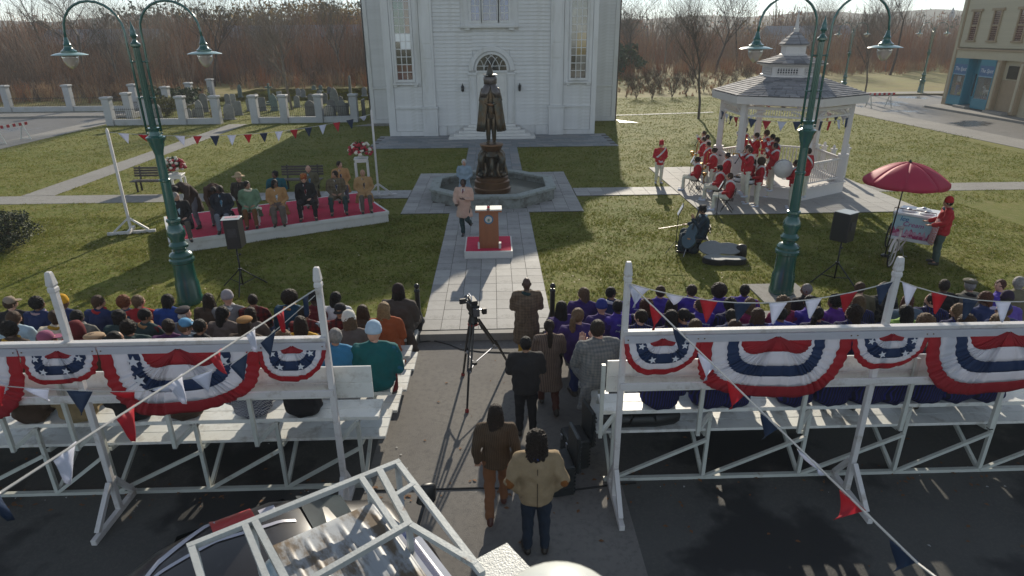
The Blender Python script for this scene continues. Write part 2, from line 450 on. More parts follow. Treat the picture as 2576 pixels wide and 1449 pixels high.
for (a, c) in ((-8.42, -6.46), (6.31, 8.46)):
    trim('belt_course', (a, c, 46.46, 46.55, 2.35, 2.47)); trim('plinth', (a, c, 46.46, 46.56, 0, .28))
trim('cornice', (-6.8, 6.64, 39.75, 40.1, 8.5, 8.8)); 
trim('skirt_board', (-3.4, -2.9, y0-.1, y0, 0, .6), (2.6, 3.4, y0-.1, y0, 0, .6))
dk = MB().tube([(-8.74, 46.52, 0), (-8.74, 46.52, 8.7)], .05, 6).build('downpipe', BLKMET, ch, world=True)
MB().tube([(8.79, 46.52, 0), (8.79, 46.52, 8.7)], .05, 6).build('downpipe', mat('pipe_brown', (.05, .03, .02), .5), ch, world=True)
# splash aprons at the corners
MB().add([(-8.7, 46.4, .02), (-9.9, 45.0, .02), (-6.6, 45.0, .02), (-6.5, 46.4, .02)], [(0, 1, 2, 3)]).build('apron', concM, ch, world=True)
MB().add([(8.9, 46.8, .03), (8.9, 45.2, .03), (10.2, 45.0, .03)], [(0, 1, 2)]).build('apron', WHITE, ch, world=True)
# glass
def glassm(name, col, rough=.08):
    return mat(name, col, rough, 0, var=.5, vs=1.7, spec=1.0, coat=.5)
GL = [glassm('glass_dark', (.015, .022, .025)), glassm('glass_painted_reflection', (.02, .09, .085)), glassm('glass_red', (.10, .035, .03)), glassm('glass_blue', (.04, .07, .20)),
      glassm('glass_yellow', (.24, .17, .06)), glassm('glass_grey', (.13, .13, .12)), mat('glass_painted_glare', (.75, .78, .8), .15, var=.05, coat=.5)]  # teal and near-white tones paint a reflection and its glare onto panes
def window(x0, x1, z0, z1, nx, nz, tint, sill=True, y=y0, tall=True):
    f = MB(); m_ = .14
    f.box(x0-m_, x0, y-.12, y, z0-m_, z1+m_).box(x1, x1+m_, y-.12, y, z0-m_, z1+m_).box(x0, x1, y-.12, y, z0-m_, z0).box(x0, x1, y-.12, y, z1, z1+m_)
    fr = f.build('window', WALLW, ch, world=True, bevel=.005)
    mu = MB(); dx = (x1-x0)/nx; dz = (z1-z0)/nz
    for i in range(1, nx): mu.box(x0+dx*i-.022, x0+dx*i+.022, y-.085, y-.05, z0, z1)
    for j in range(1, nz): mu.box(x0, x1, y-.082, y-.052, z0+dz*j-.022, z0+dz*j+.022)
    mu.build('muntin', WALLW, fr, world=True)
    for i in range(nx):
        for j in range(nz):
            q = MB().box(x0+dx*i+.01, x0+dx*(i+1)-.01, y-.066, y-.058, z0+dz*j+.01, z0+dz*(j+1)-.01)
            q.build('pane', GL[tint(i, j)], fr, world=True)
    if sill:
        s_ = MB().box(x0-.32, x1+.32, y-.24, y, z0-.3, z0-.2).box(x0-.26, x0-.06, y-.2, y, z0-.42, z0-.3).box(x1+.06, x1+.26, y-.2, y, z0-.42, z0-.3)
        s_.build('sill', WALLW, fr, world=True, bevel=.006)
    return fr
def reflTintL(i, j):  # coloured reflections and bright spot of the left window, painted pane by pane
    if j in (4,) or (j == 5): return 6 if (i, j) != (0, 4) else 0
    if j < 2: return rnd.choice((2, 2, 0))
    if j < 4: return 0
    return 1 if i < 2 else 2
def tintR(i, j):
    if j < 2: return rnd.choice((0, 0, 5, 2))
    if j < 3: return rnd.choice((0, 5, 4))
    return 4 if (i > 0 and j < 6) else 5
window(-5.72, -4.82, 3.36, 8.1, 3, 11, reflTintL)
window(4.72, 5.62, 3.36, 8.1, 3, 11, tintR)
trim('surround', (-6.0, -5.87, y0-.08, y0, 3.0, 8.6), (-4.67, -4.3, y0-.08, y0, 3.0, 8.6)); trim('surround', (4.28, 4.57, y0-.08, y0, 3.0, 8.6), (5.77, 5.98, y0-.08, y0, 3.0, 8.6))
for a, c, n in ((-1.2, -.72, 2), (-.5, .3, 2), (.5, .98, 2)):
    window(a, c, 6.62, 8.2, n, 4, lambda i, j: 3, sill=False)
trim('sill', (-1.85, 1.55, y0-.3, y0, 6.22, 6.34), (-1.6, -1.3, y0-.22, y0, 6.08, 6.22), (1.0, 1.3, y0-.22, y0, 6.08, 6.22), (-1.6, 1.35, y0-.1, y0, 6.34, 6.6))
# door with fanlight
cx, cz, R0 = -.06, 3.84, .92
MB().box(cx-.92, cx-.01, y0-.07, y0, .72, 3.72).box(cx-.75, cx-.17, y0-.1, y0-.06, .95, 2.1).box(cx-.75, cx-.17, y0-.1, y0-.06, 2.3, 3.5).build('door_leaf', WHITE, ch, world=True, bevel=.01)
MB().box(cx+.01, cx+.92, y0-.07, y0, .72, 3.72).box(cx+.17, cx+.75, y0-.1, y0-.06, .95, 2.1).box(cx+.17, cx+.75, y0-.1, y0-.06, 2.3, 3.5).build('door_leaf', WHITE, ch, world=True, bevel=.01)
trim('transom', (cx-.95, cx+.95, y0-.14, y0, 3.72, 3.84))
for sgn in (-1, 1):
    xa, xb = sorted((cx+sgn*.93, cx+sgn*1.36))
    trim('door_pilaster', (xa, xb, y0-.14, y0, .72, 3.6)); trim('door_pilaster_panel', (xa+.1, xb-.1, y0-.17, y0-.135, 1.0, 3.4))
    xa, xb = sorted((cx+sgn*.9, cx+sgn*1.45)); trim('impost', (xa, xb, y0-.22, y0, 3.6, 3.72))
def arc_band(r0, r1, y_a, y_b, name, n=28):
    q = MB(); vs = []
    for i in range(n+1):
        a = PI*i/n
        for r in (r0, r1):
            for yy in (y_a, y_b): vs.append((cx+r*math.cos(a), yy, cz+r*math.sin(a)))
    fs = []
    for i in range(n):
        o = i*4
        for a_, b_ in ((0, 2), (2, 3), (3, 1), (1, 0)): fs.append((o+a_, o+b_, o+4+b_, o+4+a_))
    q.add(vs, fs).build(name, WALLW, ch, world=True)
arc_band(.92, 1.06, y0-.13, y0, 'arch_inner'); arc_band(1.1, 1.38, y0-.2, y0, 'arch_moulding')
q = MB(); n = 20
q.add([(cx, y0-.05, cz)]+[(cx+.92*math.cos(PI*i/n), y0-.05, cz+.92*math.sin(PI*i/n)) for i in range(n+1)], [(0, i+2, i+1) for i in range(n)])
q.build('fanlight', GL[0], ch, world=True)
q = MB()                                        # interlaced gothic glazing bars
for c0 in (-1.38, -.92, -.46, 0, .46, .92, 1.38):
    pts = []
    for i in range(0, 25):
        a = PI*i/24; px = c0+.92*math.cos(a); pz = .92*math.sin(a)*1.05
        if px*px+pz*pz < .925**2: pts.append((cx+px, y0-.07, cz+pz))
    if len(pts) > 2: q.tube(pts, .022, 4)
q.build('glazing_bar', WALLW, ch, world=True)
for sx in (-1.78, 1.68):
    q = MB().lathe([(.02, 0), (.07, .06), (.085, .12), (.085, .3), (.11, .32), (.02, .42), (.02, .5)], 6, (cx+sx, y0-.22, 2.62)); q.bar((cx+sx, y0-.22, 3.05), (cx+sx, y0, 3.0), .03)
    q.build('wall_lantern', BLKMET, ch, world=True)
for i in range(5):
    zt = .72-.144*i; ex = .0+.36*i
    MB().box(-1.55-ex*.8, 1.35+ex*.8, y0-.5-.32*i, y0-.03, zt-.144, zt).build('step', WHITE, ch, world=True, bevel=.012)

# ---- storefront building on the right
pi_ = lambda u, z: None
shop = thing('shop_building', 'cream two storey shop building with blue painted shopfront at right', 'building', (38.4, 54.9, 0), math.radians(-95.7))
cream = mat('cream_paint', (.46, .41, .29), .6, var=.06, vs=2); creamD = mat('tan_trim', (.32, .24, .15), .6, var=.1); blueP = mat('shop_blue', (.02, .19, .27), .4, var=.1)
blueS = mat('shop_sign_blue', (.03, .12, .27), .4, var=.05)
MB().box(0, 26, .9, 13, 0, 9).box(.6, 26, .02, .9, 4.55, 9).box(6.2, 26, .3, .9, 0, 4.2).build('wall', cream, shop)
zb = 4.6
me = MB().add([(0, 0, 0), (1, 0, 0), (1, .03, 0), (0, .03, 0), (0, .02, 1), (1, .02, 1), (1, .03, 1), (0, .03, 1)],
              [(0, 1, 5, 4), (3, 7, 6, 2), (0, 3, 2, 1), (4, 5, 6, 7), (0, 4, 7, 3), (1, 2, 6, 5)]).mesh('clapboard'); me.materials.append(cream)
while zb < 8.9:
    inst('clapboard', me, shop, (.6, -.012, zb), (0, 0, 0), (24, 1, .16)); zb += .15
MB().box(0, .62, -.06, .9, 0, 9).build('corner_pilaster', creamD, shop, bevel=.02); MB().box(.18, .44, -.1, -.055, .5, 8.8).build('pilaster_panel', cream, shop)
MB().box(.6, 26, -.05, .3, 3.75, 4.35).build('fascia', cream, shop); MB().box(.55, 26, -.14, .3, 4.35, 4.5).build('cornice', creamD, shop, bevel=.01)
MB().box(6.0, 6.5, -.06, .3, .1, 3.75).build('pilaster', creamD, shop, bevel=.02); MB().box(6.14, 6.36, -.1, -.05, .3, 3.6).build('pilaster_panel', cream, shop)
MB().box(8.6, 9.1, -.06, .3, .1, 3.75).build('pilaster', creamD, shop, bevel=.02); MB().box(8.74, 8.96, -.1, -.05, .3, 3.6).build('pilaster_panel', cream, shop)
MB().box(6.6, 8.5, .25, .29, .2, 2.4).build('door', creamD, shop, bevel=.01); MB().box(7.0, 8.2, .22, .26, 2.5, 3.4).build('transom_pane', GL[0], shop)
for xw in (2.0, 4.6, 7.5, 10.4):
    f = MB().box(xw-.52, xw-.38, -.08, .1, 5.1, 7.2).box(xw+.38, xw+.52, -.08, .1, 5.1, 7.2).box(xw-.7, xw+.7, -.14, .1, 7.2, 7.38).box(xw-.62, xw+.62, -.12, .1, 4.98, 5.1).box(xw-.38, xw+.38, -.05, .05, 6.12, 6.2)
    f = f.build('window', creamD, shop, bevel=.008)
    for za, zb in ((5.12, 6.1), (6.22, 7.18)): MB().box(xw-.37, xw+.37, -.01, .0, za, zb).build('pane', glassm('shop_pane', (.09, .025, .02)), f)
# shopfront: two bays and a recessed door
MB().box(.64, 5.98, .75, .9, .2, 3.74).build('shop_interior', mat('shop_dark', (.02, .03, .035), .6), shop)
for a, c in ((.64, 2.55), (4.0, 5.98)): MB().box(a, c, -.08, .7, .1, .75).build('stallriser', blueP, shop, bevel=.02)
for a, c in ((.64, 2.55), (4.0, 5.98)):
    f = MB().box(a, a+.12, -.05, .08, .75, 3.74).box(c-.12, c, -.05, .08, .75, 3.74).box(a, c, -.05, .08, 3.3, 3.74).box(a, c, -.07, .1, .75, .85)
    f = f.build('shop_window', blueP, shop, bevel=.01)
    MB().box(a+.12, c-.12, -.03, .02, 2.55, 3.3).build('sign_panel', blueS, f)
    MB().box(a+.12, c-.12, -.045, -.03, 2.47, 2.55).build('sign_rail', mat('pale_blue', (.2, .35, .45), .5), f)
    MB().box(a+.12, c-.12, .0, .01, .85, 2.47).build('pane', mat('shop_glass', (.9, .95, .95), .03, trans=.9, var=0, spec=.5), f)
    cu = D.curves.new('sign_lettering', 'FONT'); cu.body = 'The Spot'; cu.size = .42; cu.extrude = .006; cu.align_x = 'CENTER'; cu.shear = .3
    dg = bpy.context.evaluated_depsgraph_get(); to = D.objects.new('tmp', cu); tm = D.meshes.new_from_object(to.evaluated_get(dg)); D.objects.remove(to)
    tm.transform(Matrix.Translation(((a+c)/2, -.04, 2.8)) @ Matrix.Rotation(PI/2, 4, 'X')); tm.materials.clear()
    obj('sign_lettering', tm, mat('sign_white', (.6, .65, .7), .5, var=0), f)
MB().box(2.55, 4.0, .55, .62, .3, 3.74).build('shop_door', blueP, shop); MB().box(2.85, 3.75, .5, .54, .9, 2.6).build('door_pane', GL[0], shop)
MB().box(2.5, 2.56, .0, .6, .2, 3.74).box(4.0, 4.06, .0, .6, .2, 3.74).build('door_return', blueP, shop)
MB().box(2.5, 4.1, -.5, .6, .02, .2).build('doorstep', concM, shop, bevel=.01); MB().box(6.4, 8.7, -.5, .3, .02, .2).build('doorstep', concM, shop, bevel=.01)
# goods in the windows (things of their own)
def at_shop(u, v, z): 
    q = Matrix.Translation((38.4, 54.9, 0)) @ Matrix.Rotation(math.radians(-95.7), 4, 'Z') @ Vector((u, v, z)); return q
hp = mat('toy_white', (.7, .7, .68), .5)
h = thing('rocking_horse', 'white rocking horse toy in the right shop window', 'rocking horse', at_shop(5.0, .38, .86), math.radians(-95.7))
MB().caps([(-.3, 0, .55), (.3, 0, .55)], [.13, .13], 8).caps([(-.28, 0, .62), (-.45, 0, .92)], [.09, .06], 8).caps([(-.42, 0, .93), (-.62, 0, .82)], [.07, .04], 8).build('body', hp, h, smooth=True)
for sx in (-.27, .27):
    for sy in (-.07, .07): MB().bar((sx, sy, .5), (sx*1.35, sy*1.2, .08), .05).build('leg', hp, h)
MB().tube([(-.55, -.1, .12), (-.3, -.1, .04), (0, -.1, .02), (.3, -.1, .04), (.55, -.1, .12)], .025, 6).tube([(-.55, .1, .12), (-.3, .1, .04), (0, .1, .02), (.3, .1, .04), (.55, .1, .12)], .025, 6).build('rocker', mat('toy_red', (.3, .03, .03), .5), h)
for u, col, lab, hh in ((1.15, (.02, .06, .4), 'tall blue toy stand in the left shop window', 1.0), (1.5, (.55, .5, .05), 'small yellow ball in the left shop window', .2), (1.95, (.12, .2, .05), 'green toy crate in the left shop window', .45)):
    t_ = thing('shop_toy', lab, 'toy', at_shop(u, .35, .86), math.radians(-95.7)); mm = mat('toy_'+lab[:8], col, .5)
    if hh == .2: MB().ell((0, 0, .12), .12).build('ball', mm, t_, smooth=True)
    else: MB().box(-.12, .12, -.1, .1, 0, hh*.8).build('body', mm, t_, bevel=.02); MB().box(-.16, .16, -.14, .14, hh*.8, hh).build('top', mat('toy_red', (.3, .03, .03), .5), t_, bevel=.02)
t_ = thing('shop_notice', 'white notice card hanging in the left shop window', 'notice', at_shop(1.45, .12, 1.95), math.radians(-95.7)); MB().box(-.25, .25, 0, .01, 0, .42).build('card', mat('card_white', (.6, .55, .58), .6), t_)

# ---- low walls with pillars round the burial ground
stoneW = mat('wall_stone_white', (.40, .41, .42), .75, var=.12, vs=3, dirt=(.28, .27, .25), ds=1.5, dlo=.5, dhi=.75, bump=.2)
def pillar(parent, x, y, h, w_=.52):
    MB().box(x-w_/2, x+w_/2, y-w_/2, y+w_/2, 0, h-.2).build('pillar', stoneW, parent, world=True, bevel=.02)
    MB().lathe([(w_*.70, h-.2), (w_*.86, h-.15), (w_*.90, h-.06), (w_*.8, h)], 4, (x, y, 0), rot=PI/4).build('pillar_cap', stoneW, parent, world=True, bevel=.01)
def iron(parent, a, b_, h=1.2, z0=.4, step=.14):
    a, b_ = Vector(a), Vector(b_); L = (b_-a).length; t = (b_-a)/L; q = MB()
    for z in (z0+.1, h-.1): q.bar((a.x, a.y, z), (b_.x, b_.y, z), .025)
    k = int(L/step)
    for i in range(1, k): p = a+t*step*i; q.bar((p.x, p.y, z0), (p.x, p.y, h), .018)
    o = q.build('railing', BLKMET, parent, world=True); o['kind'] = 'stuff'
def low_wall(name, label, pts, ph, gaps=(), iron_=True, wh=.42, loc=None):
    t = thing(name, label, 'wall', (pts[0][0], pts[0][1], 0))
    for (x, y) in pts: pillar(t, x, y, ph)
    for i in range(len(pts)-1):
        if i in gaps: continue
        a, b_ = Vector((*pts[i], 0)), Vector((*pts[i+1], 0)); d = (b_-a).normalized()*.27
        MB().bar(a+d+Vector((0, 0, wh/2)), b_-d+Vector((0, 0, wh/2)), .34, wh).build('wall_panel', stoneW, t, world=True, bevel=.015)
        if iron_: iron(t, a+d, b_-d)
    return t
low_wall('graveyard_wall', 'white pillared low wall with iron railing along the front of the graveyard', [(-27.4, 47.2), (-24.9, 47.25), (-22.3, 47.3), (-19.9, 47.35), (-17.2, 47.4), (-15.1, 47.45), (-12.6, 47.5), (-10.1, 47.55)], 1.98, gaps=(3,))
low_wall('graveyard_side_wall', 'white pillared side wall running back from the corner beside the side street', [(-28.2, 51.3), (-28.1, 57.3), (-28.2, 62.0), (-28.3, 67)], 1.95)
low_wall('street_wall', 'low white pillared wall across the end of the left side street', [(-52, 56.9), (-46.6, 56.9), (-41.3, 56.9), (-36.1, 56.9), (-30.6, 56.9)], 2.2)

# ---- gravestones
stoneG = [mat('gravestone_a', (.18, .19, .18), .85, var=.3, vs=5), mat('gravestone_b', (.25, .255, .24), .85, var=.3, vs=5), mat('gravestone_c', (.13, .135, .13), .85, var=.3, vs=5), mat('gravestone_d', (.10, .15, .135), .8, var=.3, vs=5)]
def grave(x, y, kind, w_, h, mi, label, tilt=0):
    t = thing('gravestone', label, 'gravestone', (x, y, 0), rnd.uniform(-.12, .12), 'gravestones in the churchyard')
    th = .13; q = MB()
    if kind == 'round': q.plate([(-w_/2, 0), (w_/2, 0), (w_/2, h-w_*.5)]+[(w_/2*math.cos(a), h-w_*.5+w_*.5*math.sin(a)) for a in (.4, .8, 1.2, 1.57, 1.94, 2.34, 2.74)]+[(-w_/2, h-w_*.5)], 'y', -th/2, th/2)
    elif kind == 'square': q.plate([(-w_/2, 0), (w_/2, 0), (w_/2, h-.06), (w_/2-.05, h), (-w_/2+.05, h), (-w_/2, h-.06)], 'y', -th/2, th/2)
    elif kind == 'point': q.plate([(-w_/2, 0), (w_/2, 0), (w_/2, h*.68), (w_*.3, h*.9), (0, h), (-w_*.3, h*.9), (-w_/2, h*.68)], 'y', -th/2, th/2)
    elif kind == 'obelisk': q.lathe([(w_*.7, 0), (w_*.7, h*.2), (w_*.55, h*.22), (w_*.5, h*.38), (w_*.36, h*.4), (w_*.25, h*.93), (.02, h)], 4, rot=PI/4)
    elif kind == 'cross': q.box(-.09, .09, -.07, .07, .3, h).box(-.3, .3, -.07, .07, h-.45, h-.28).box(-w_/2, w_/2, -.2, .2, .15, .32)
    q.xf(Matrix.Rotation(tilt, 4, 'Y') @ Matrix.Rotation(tilt*.5, 4, 'X'))
    q.build('stone', stoneG[mi], t, bevel=.015)
    MB().box(-w_/2-.06, w_/2+.06, -.16, .16, -.02, .1).build('base', stoneG[mi], t, bevel=.01)
GR = [ # survey x, y of foot, kind, width, height, tone, label
 (398, 300, 'round', .75, 1.2, 1, 'tall rounded pale headstone beside the left lamp post behind the wall'),
 (478, 302, 'round', .5, .9, 0, 'small rounded headstone just behind the third wall pillar'),
 (493, 292, 'square', .4, .6, 2, 'low dark square headstone left of the fourth wall pillar'),
 (505, 300, 'point', .55, 1.5, 0, 'pointed dark headstone covered by shrub twigs'), (517, 280, 'round', .6, 1.5, 2, 'tall arched dark headstone behind the pointed one'),
 (545, 283, 'round', .55, .95, 2, 'dark rounded headstone touching the pillar by the gate gap'), (578, 299, 'round', .8, 1.15, 1, 'broad rounded grey headstone nearest the gate gap'),
 (600, 288, 'square', .7, 1.1, 0, 'plain square dark slab headstone behind the broad rounded one'), (575, 262, 'round', .5, 1.0, 0, 'leaning narrow headstone far behind the gate gap'),
 (588, 258, 'square', .5, .85, 1, 'grey square headstone far behind the gate gap'), (605, 243, 'point', .4, 1.3, 3, 'slim green mossy pointed stone at the back left'),
 (632, 277, 'round', .6, 1.1, 0, 'rounded headstone with lit face right of the gate pillar'), (662, 277, 'square', .6, 1.1, 2, 'dark square headstone with cap moulding'),
 (646, 255, 'round', .42, .8, 1, 'small faded round stone above the moulded square one'), (680, 262, 'cross', .6, 1.9, 3, 'green weathered cross on a stepped base'),
 (692, 277, 'point', .6, 1.4, 3, 'green tinged pointed headstone below the cross'), (705, 250, 'square', .5, .85, 1, 'square grey headstone left of the bare graveyard tree'),
 (722, 255, 'round', .5, .5, 2, 'very low dark round stone behind a pillar cap'), (748, 268, 'round', .5, 1.0, 0, 'rounded headstone right of the bare graveyard tree'),
 (752, 240, 'round', .5, .8, 1, 'left of two touching grey headstones behind the tree'), (764, 243, 'round', .45, .8, 0, 'right of two touching grey headstones behind the tree'),
 (782, 258, 'round', .5, .85, 0, 'narrow grey headstone mid churchyard'), (782, 297, 'round', .75, 1.35, 2, 'big dark rounded headstone left of the sixth pillar'),
 (790, 224, 'round', .45, .5, 3, 'tiny teal stone on the back row left'), (807, 228, 'round', .4, .7, 3, 'thin teal stone on the back row'),
 (805, 244, 'round', .5, .75, 0, 'grey stone standing before the thin teal one'), (818, 258, 'round', .55, .95, 2, 'brown black headstone right of the narrow grey one'),
 (829, 233, 'round', .45, .7, 2, 'dark stone alone on the back row'), (844, 278, 'point', .7, 1.9, 0, 'tall gothic headstone in the middle of the yard'),
 (840, 248, 'round', .5, 1.0, 3, 'slim stone hidden behind the tall gothic headstone'), (822, 306, 'round', .75, 1.15, 1, 'rounded pale headstone leaning right of the sixth pillar'),
 (838, 300, 'round', .6, 1.5, 2, 'dark tall headstone behind the leaning pale one'), (862, 292, 'round', .7, 1.25, 0, 'rounded headstone left of the last pillar'),
 (858, 262, 'point', .5, .8, 2, 'black pointed headstone left of the obelisk'), (872, 290, 'square', .4, 1.0, 2, 'narrow stone half behind the last pillar'),
 (884, 262, 'obelisk', .5, 2.6, 0, 'tall grey obelisk monument behind the last pillar'), (917, 240, 'round', .5, .9, 1, 'grey round stone near the church corner'),
 (935, 228, 'round', .5, .6, 0, 'low round stone nearest the church corner')]
for (x, y, k, w_, h, mi, lab) in GR:
    X, Y = G(x, y+2); Y = max(Y, 48.3) if Y < 50 else Y
    grave(X, Y, k, w_, h, mi, lab, rnd.uniform(-.06, .06))
ga = thing('open_gate', 'narrow black iron gate leaf standing open by the last wall pillar', 'gate', (-9.6, 47.9, 0))
MB().box(-.03, .03, 0, 1.1, .1, 1.5).build('leaf', BLKMET, ga)
# ================================================================ BANDSTAND
gx, gy = 11.41, 25.2
gz = thing('bandstand', 'white six sided bandstand with grey shingled tiered roof', 'bandstand', (gx, gy, 0))
gw = mat('bandstand_white', (.60, .57, .55), .5, var=.05, vs=3, dirt=(.42, .40, .37), ds=1.5, dlo=.6, dhi=.85)
def hexp(r, k): a = math.radians(-90+60*k); return (r*math.cos(a), r*math.sin(a))
shingM = [mat('shingle_a', (.25, .245, .255), .85, var=.16, vs=6), mat('shingle_b', (.31, .30, .305), .85, var=.16, vs=6), mat('shingle_c', (.17, .17, .18), .85, var=.16, vs=6)]
RB = 2.46
MB().lathe([(RB+.08, 0), (RB+.08, .42)], 6, rot=-PI/2).build('deck_skirt', gw, gz, bevel=.01)
MB().lathe([(RB+.14, .42), (RB+.14, .47)], 6, rot=-PI/2).build('deck_edge', gw, gz)
for i in range(-14, 15):
    yb = i*.18; hw = min(RB*.866, (RB-abs(yb))/math.tan(math.radians(30)))
    if hw > .1: MB().box(-hw, hw, yb-.086, yb+.086, .47, .49).build('deck_board', mat('deck_white', (.52, .50, .48), .6, var=.12), gz)
pm = MB().box(-.1, .1, -.1, .1, .47, 3.4).box(-.15, .15, -.15, .15, .47, 1.42).box(-.18, .18, -.18, .18, 1.42, 1.5).box(-.17, .17, -.17, .17, .47, .6).mesh('post'); pm.materials.append(gw)
for k in range(6):
    x, y = hexp(RB-.12, k); a = math.radians(-90+60*k)
    inst('post', pm, gz, (x, y, 0), (0, 0, a))
    br = MB()
    for s in (-1, 1):
        d = Vector((math.cos(a+s*math.radians(120)), math.sin(a+s*math.radians(120)), 0))
        pts = [Vector((x, y, 2.55))+d*(.12+.62*(1-math.cos(t)))+Vector((0, 0, .62*math.sin(t))) for t in (0, .4, .8, 1.2, 1.57)]
        br.tube(pts, .035, 6)
    br.build('bracket', gw, gz)
def edge_iter(r, k): return Vector((*hexp(r, k), 0)), Vector((*hexp(r, k+1), 0))
bal = MB().box(-.018, .018, -.018, .018, .62, 1.3).mesh('baluster'); bal.materials.append(gw)
for k in range(6):
    a, b_ = edge_iter(RB-.12, k); d = (b_-a).normalized()
    q = MB()
    q.bar(a+Vector((0, 0, 3.27)), b_+Vector((0, 0, 3.27)), .08, .10); q.bar(a+Vector((0, 0, 2.98)), b_+Vector((0, 0, 2.98)), .06, .06)
    q.build('frieze_rail', gw, gz)
    q = MB(); L = (b_-a).length; n = int(L/.09)
    for i in range(1, n): p = a+d*L*i/n; q.bar(p+Vector((0, 0, 3.0)), p+Vector((0, 0, 3.25)), .022)
    o = q.build('frieze_spindles', gw, gz); o['kind'] = 'stuff'
    if k == 5: continue                         # open side, the steps
    MB().bar(a+Vector((0, 0, 1.33)), b_+Vector((0, 0, 1.33)), .09, .06).build('handrail', gw, gz)
    MB().bar(a+Vector((0, 0, .6)), b_+Vector((0, 0, .6)), .06, .06).build('bottom_rail', gw, gz)
    n = int(L/.125)
    for i in range(1, n):
        p = a+d*L*i/n; inst('baluster', bal, gz, (p.x, p.y, 0), (0, 0, math.atan2(d.y, d.x)))
# far steps with railing at the right rear
for (px, py) in ((2.9, 1.2), (2.9, 2.0), (3.6, 1.4)):
    MB().box(px-.08, px+.08, py-.08, py+.08, 0, 1.25).box(px-.11, px+.11, py-.11, py+.11, 1.25, 1.3).lathe([(.05, 1.3), (.08, 1.36), (.03, 1.45)], 6, (px, py, 0)).build('newel', gw, gz)
# roof tiers
def hip(r0, z0, r1, z1, fascia, name='roof_plane', th=.0):
    for k in range(6):
        a0, b0 = edge_iter(r0, k); a1, b1 = edge_iter(r1, k)
        a0.z = b0.z = z0; a1.z = b1.z = z1
        MB().add([a0-Vector((0, 0, .03)), b0-Vector((0, 0, .03)), b1-Vector((0, 0, .03)), a1-Vector((0, 0, .03))], [(0, 1, 2, 3)]).build(name, shingM[2], gz)
        sl = (a1-a0).length; n = max(2, int(sl/.15)); 
        for j in range(n):
            t0, t1 = j/n, min(1, (j+1.25)/n)
            p0, q0 = a0.lerp(a1, t0), b0.lerp(b1, t0); p1, q1 = a0.lerp(a1, t1), b0.lerp(b1, t1)
            w_ = (q0-p0).length; m_ = max(1, int(w_/.34)); lift = Vector((0, 0, .022))
            sh = MB(); nor = (q0-p0).cross(p1-p0).normalized()
            for i in range(m_):
                s0, s1 = i/m_+.004, (i+1)/m_-.004
                j0 = rnd.uniform(-.01, .01)
                A, B = p0.lerp(q0, s0)+nor*.03, p0.lerp(q0, s1)+nor*.03; E_, F_ = p1.lerp(q1, s0)+nor*.006, p1.lerp(q1, s1)+nor*.006
                sh.mi = rnd.choice((0, 0, 1, 2)); sh.add([A, B, F_, E_, A-nor*.028, B-nor*.028], [(0, 1, 2, 3), (4, 5, 1, 0)])
            o = sh.build('shingles', shingM, gz); o['kind'] = 'stuff'
    if fascia:
        MB().lathe([(r0-.02, z0-fascia), (r0+.03, z0-.02)], 6, rot=-PI/2, cap=False).build('fascia', gw, gz)
        MB().lathe([(r0-.02, z0-fascia+.01), (.4, z0-fascia+.012)], 6, rot=-PI/2, cap=False).build('soffit', gw, gz)
hip(2.84, 3.72, 1.05, 4.3, .3)
MB().lathe([(1.10, 4.2), (1.10, 4.36), (1.03, 4.38), (1.03, 4.66), (1.12, 4.68), (1.16, 4.76)], 6, rot=-PI/2).build('cupola_wall', gw, gz)
for k in range(6):
    a, b_ = edge_iter(1.05, k); d = (b_-a).normalized(); nn = Vector((d.y, -d.x, 0)); q = MB(); q2 = MB()
    L = (b_-a).length
    q.bar(a+d*.16+nn*.0+Vector((0, 0, 4.51)), b_-d*.16+nn*.0+Vector((0, 0, 4.51)), .012, .2); q.build('louvre_opening', mat('cupola_dark', (.04, .04, .045), .8), gz)
    for i in range(9): p = a+d*(.16+(L-.32)*i/8)+nn*.015; q2.bar(p+Vector((0, 0, 4.41)), p+Vector((0, 0, 4.61)), .028)
    for z in (4.43, 4.51, 4.59): q2.bar(a+d*.14+nn*.015+Vector((0, 0, z)), b_-d*.14+nn*.015+Vector((0, 0, z)), .02)
    q2.build('cupola_lattice', gw, gz)
hip(1.26, 4.78, .48, 5.04, .06)
MB().lathe([(.50, 5.0), (.50, 5.08), (.44, 5.1), (.44, 5.36), (.50, 5.4)], 6, rot=-PI/2).build('lantern_wall', gw, gz)
hip(.54, 5.44, .1, 5.86, .04)
MB().lathe([(.1, 5.84), (.1, 5.98), (.075, 6.0), (.02, 6.52), (.045, 6.54), (.02, 6.6), (0.005, 6.62)], 6, rot=-PI/2).build('spire', gw, gz)
penR = mat('pennant_red', (.50, .02, .035), .6, var=.05, tl=.35); penW = mat('pennant_white', (.68, .70, .80), .6, var=.04, tl=.35); penB = mat('pennant_navy', (.014, .035, .085), .6, var=.05, tl=.2)
PEN = {'r': penR, 'w': penW, 'b': penB}
cordM = mat('cord_white', (.5, .49, .46), .6)
def pennant(p, t, down, sz, col, parent, base, curl=0.0, fold=0.0):
    t = Vector(t).normalized(); dn = Vector(down).normalized(); nn = t.cross(dn).normalized(); q = MB(); n = 5; vs = []
    for i in range(n+1):
        u = i/n; wd = sz*.5*(1-u)
        for s_ in (-1, -.33, .33, 1):
            off = math.sin(u*3+s_*1.7)*curl*sz*.35 + fold*u*u*sz*.6
            zz = u*sz*1.15*(1-abs(fold)*.35)
            vs.append(Vector(p)+t*wd*s_+dn*zz+nn*off+t*(fold*.25*u*sz))
    fs = [(i*4+j, i*4+j+1, i*4+j+5, i*4+j+4) for i in range(n) for j in range(3)]
    q.add(vs, fs); o = q.build('pennant', PEN[col], parent, world=True, smooth=True)
    sm = o.modifiers.new('thick', 'SOLIDIFY'); sm.thickness = .002
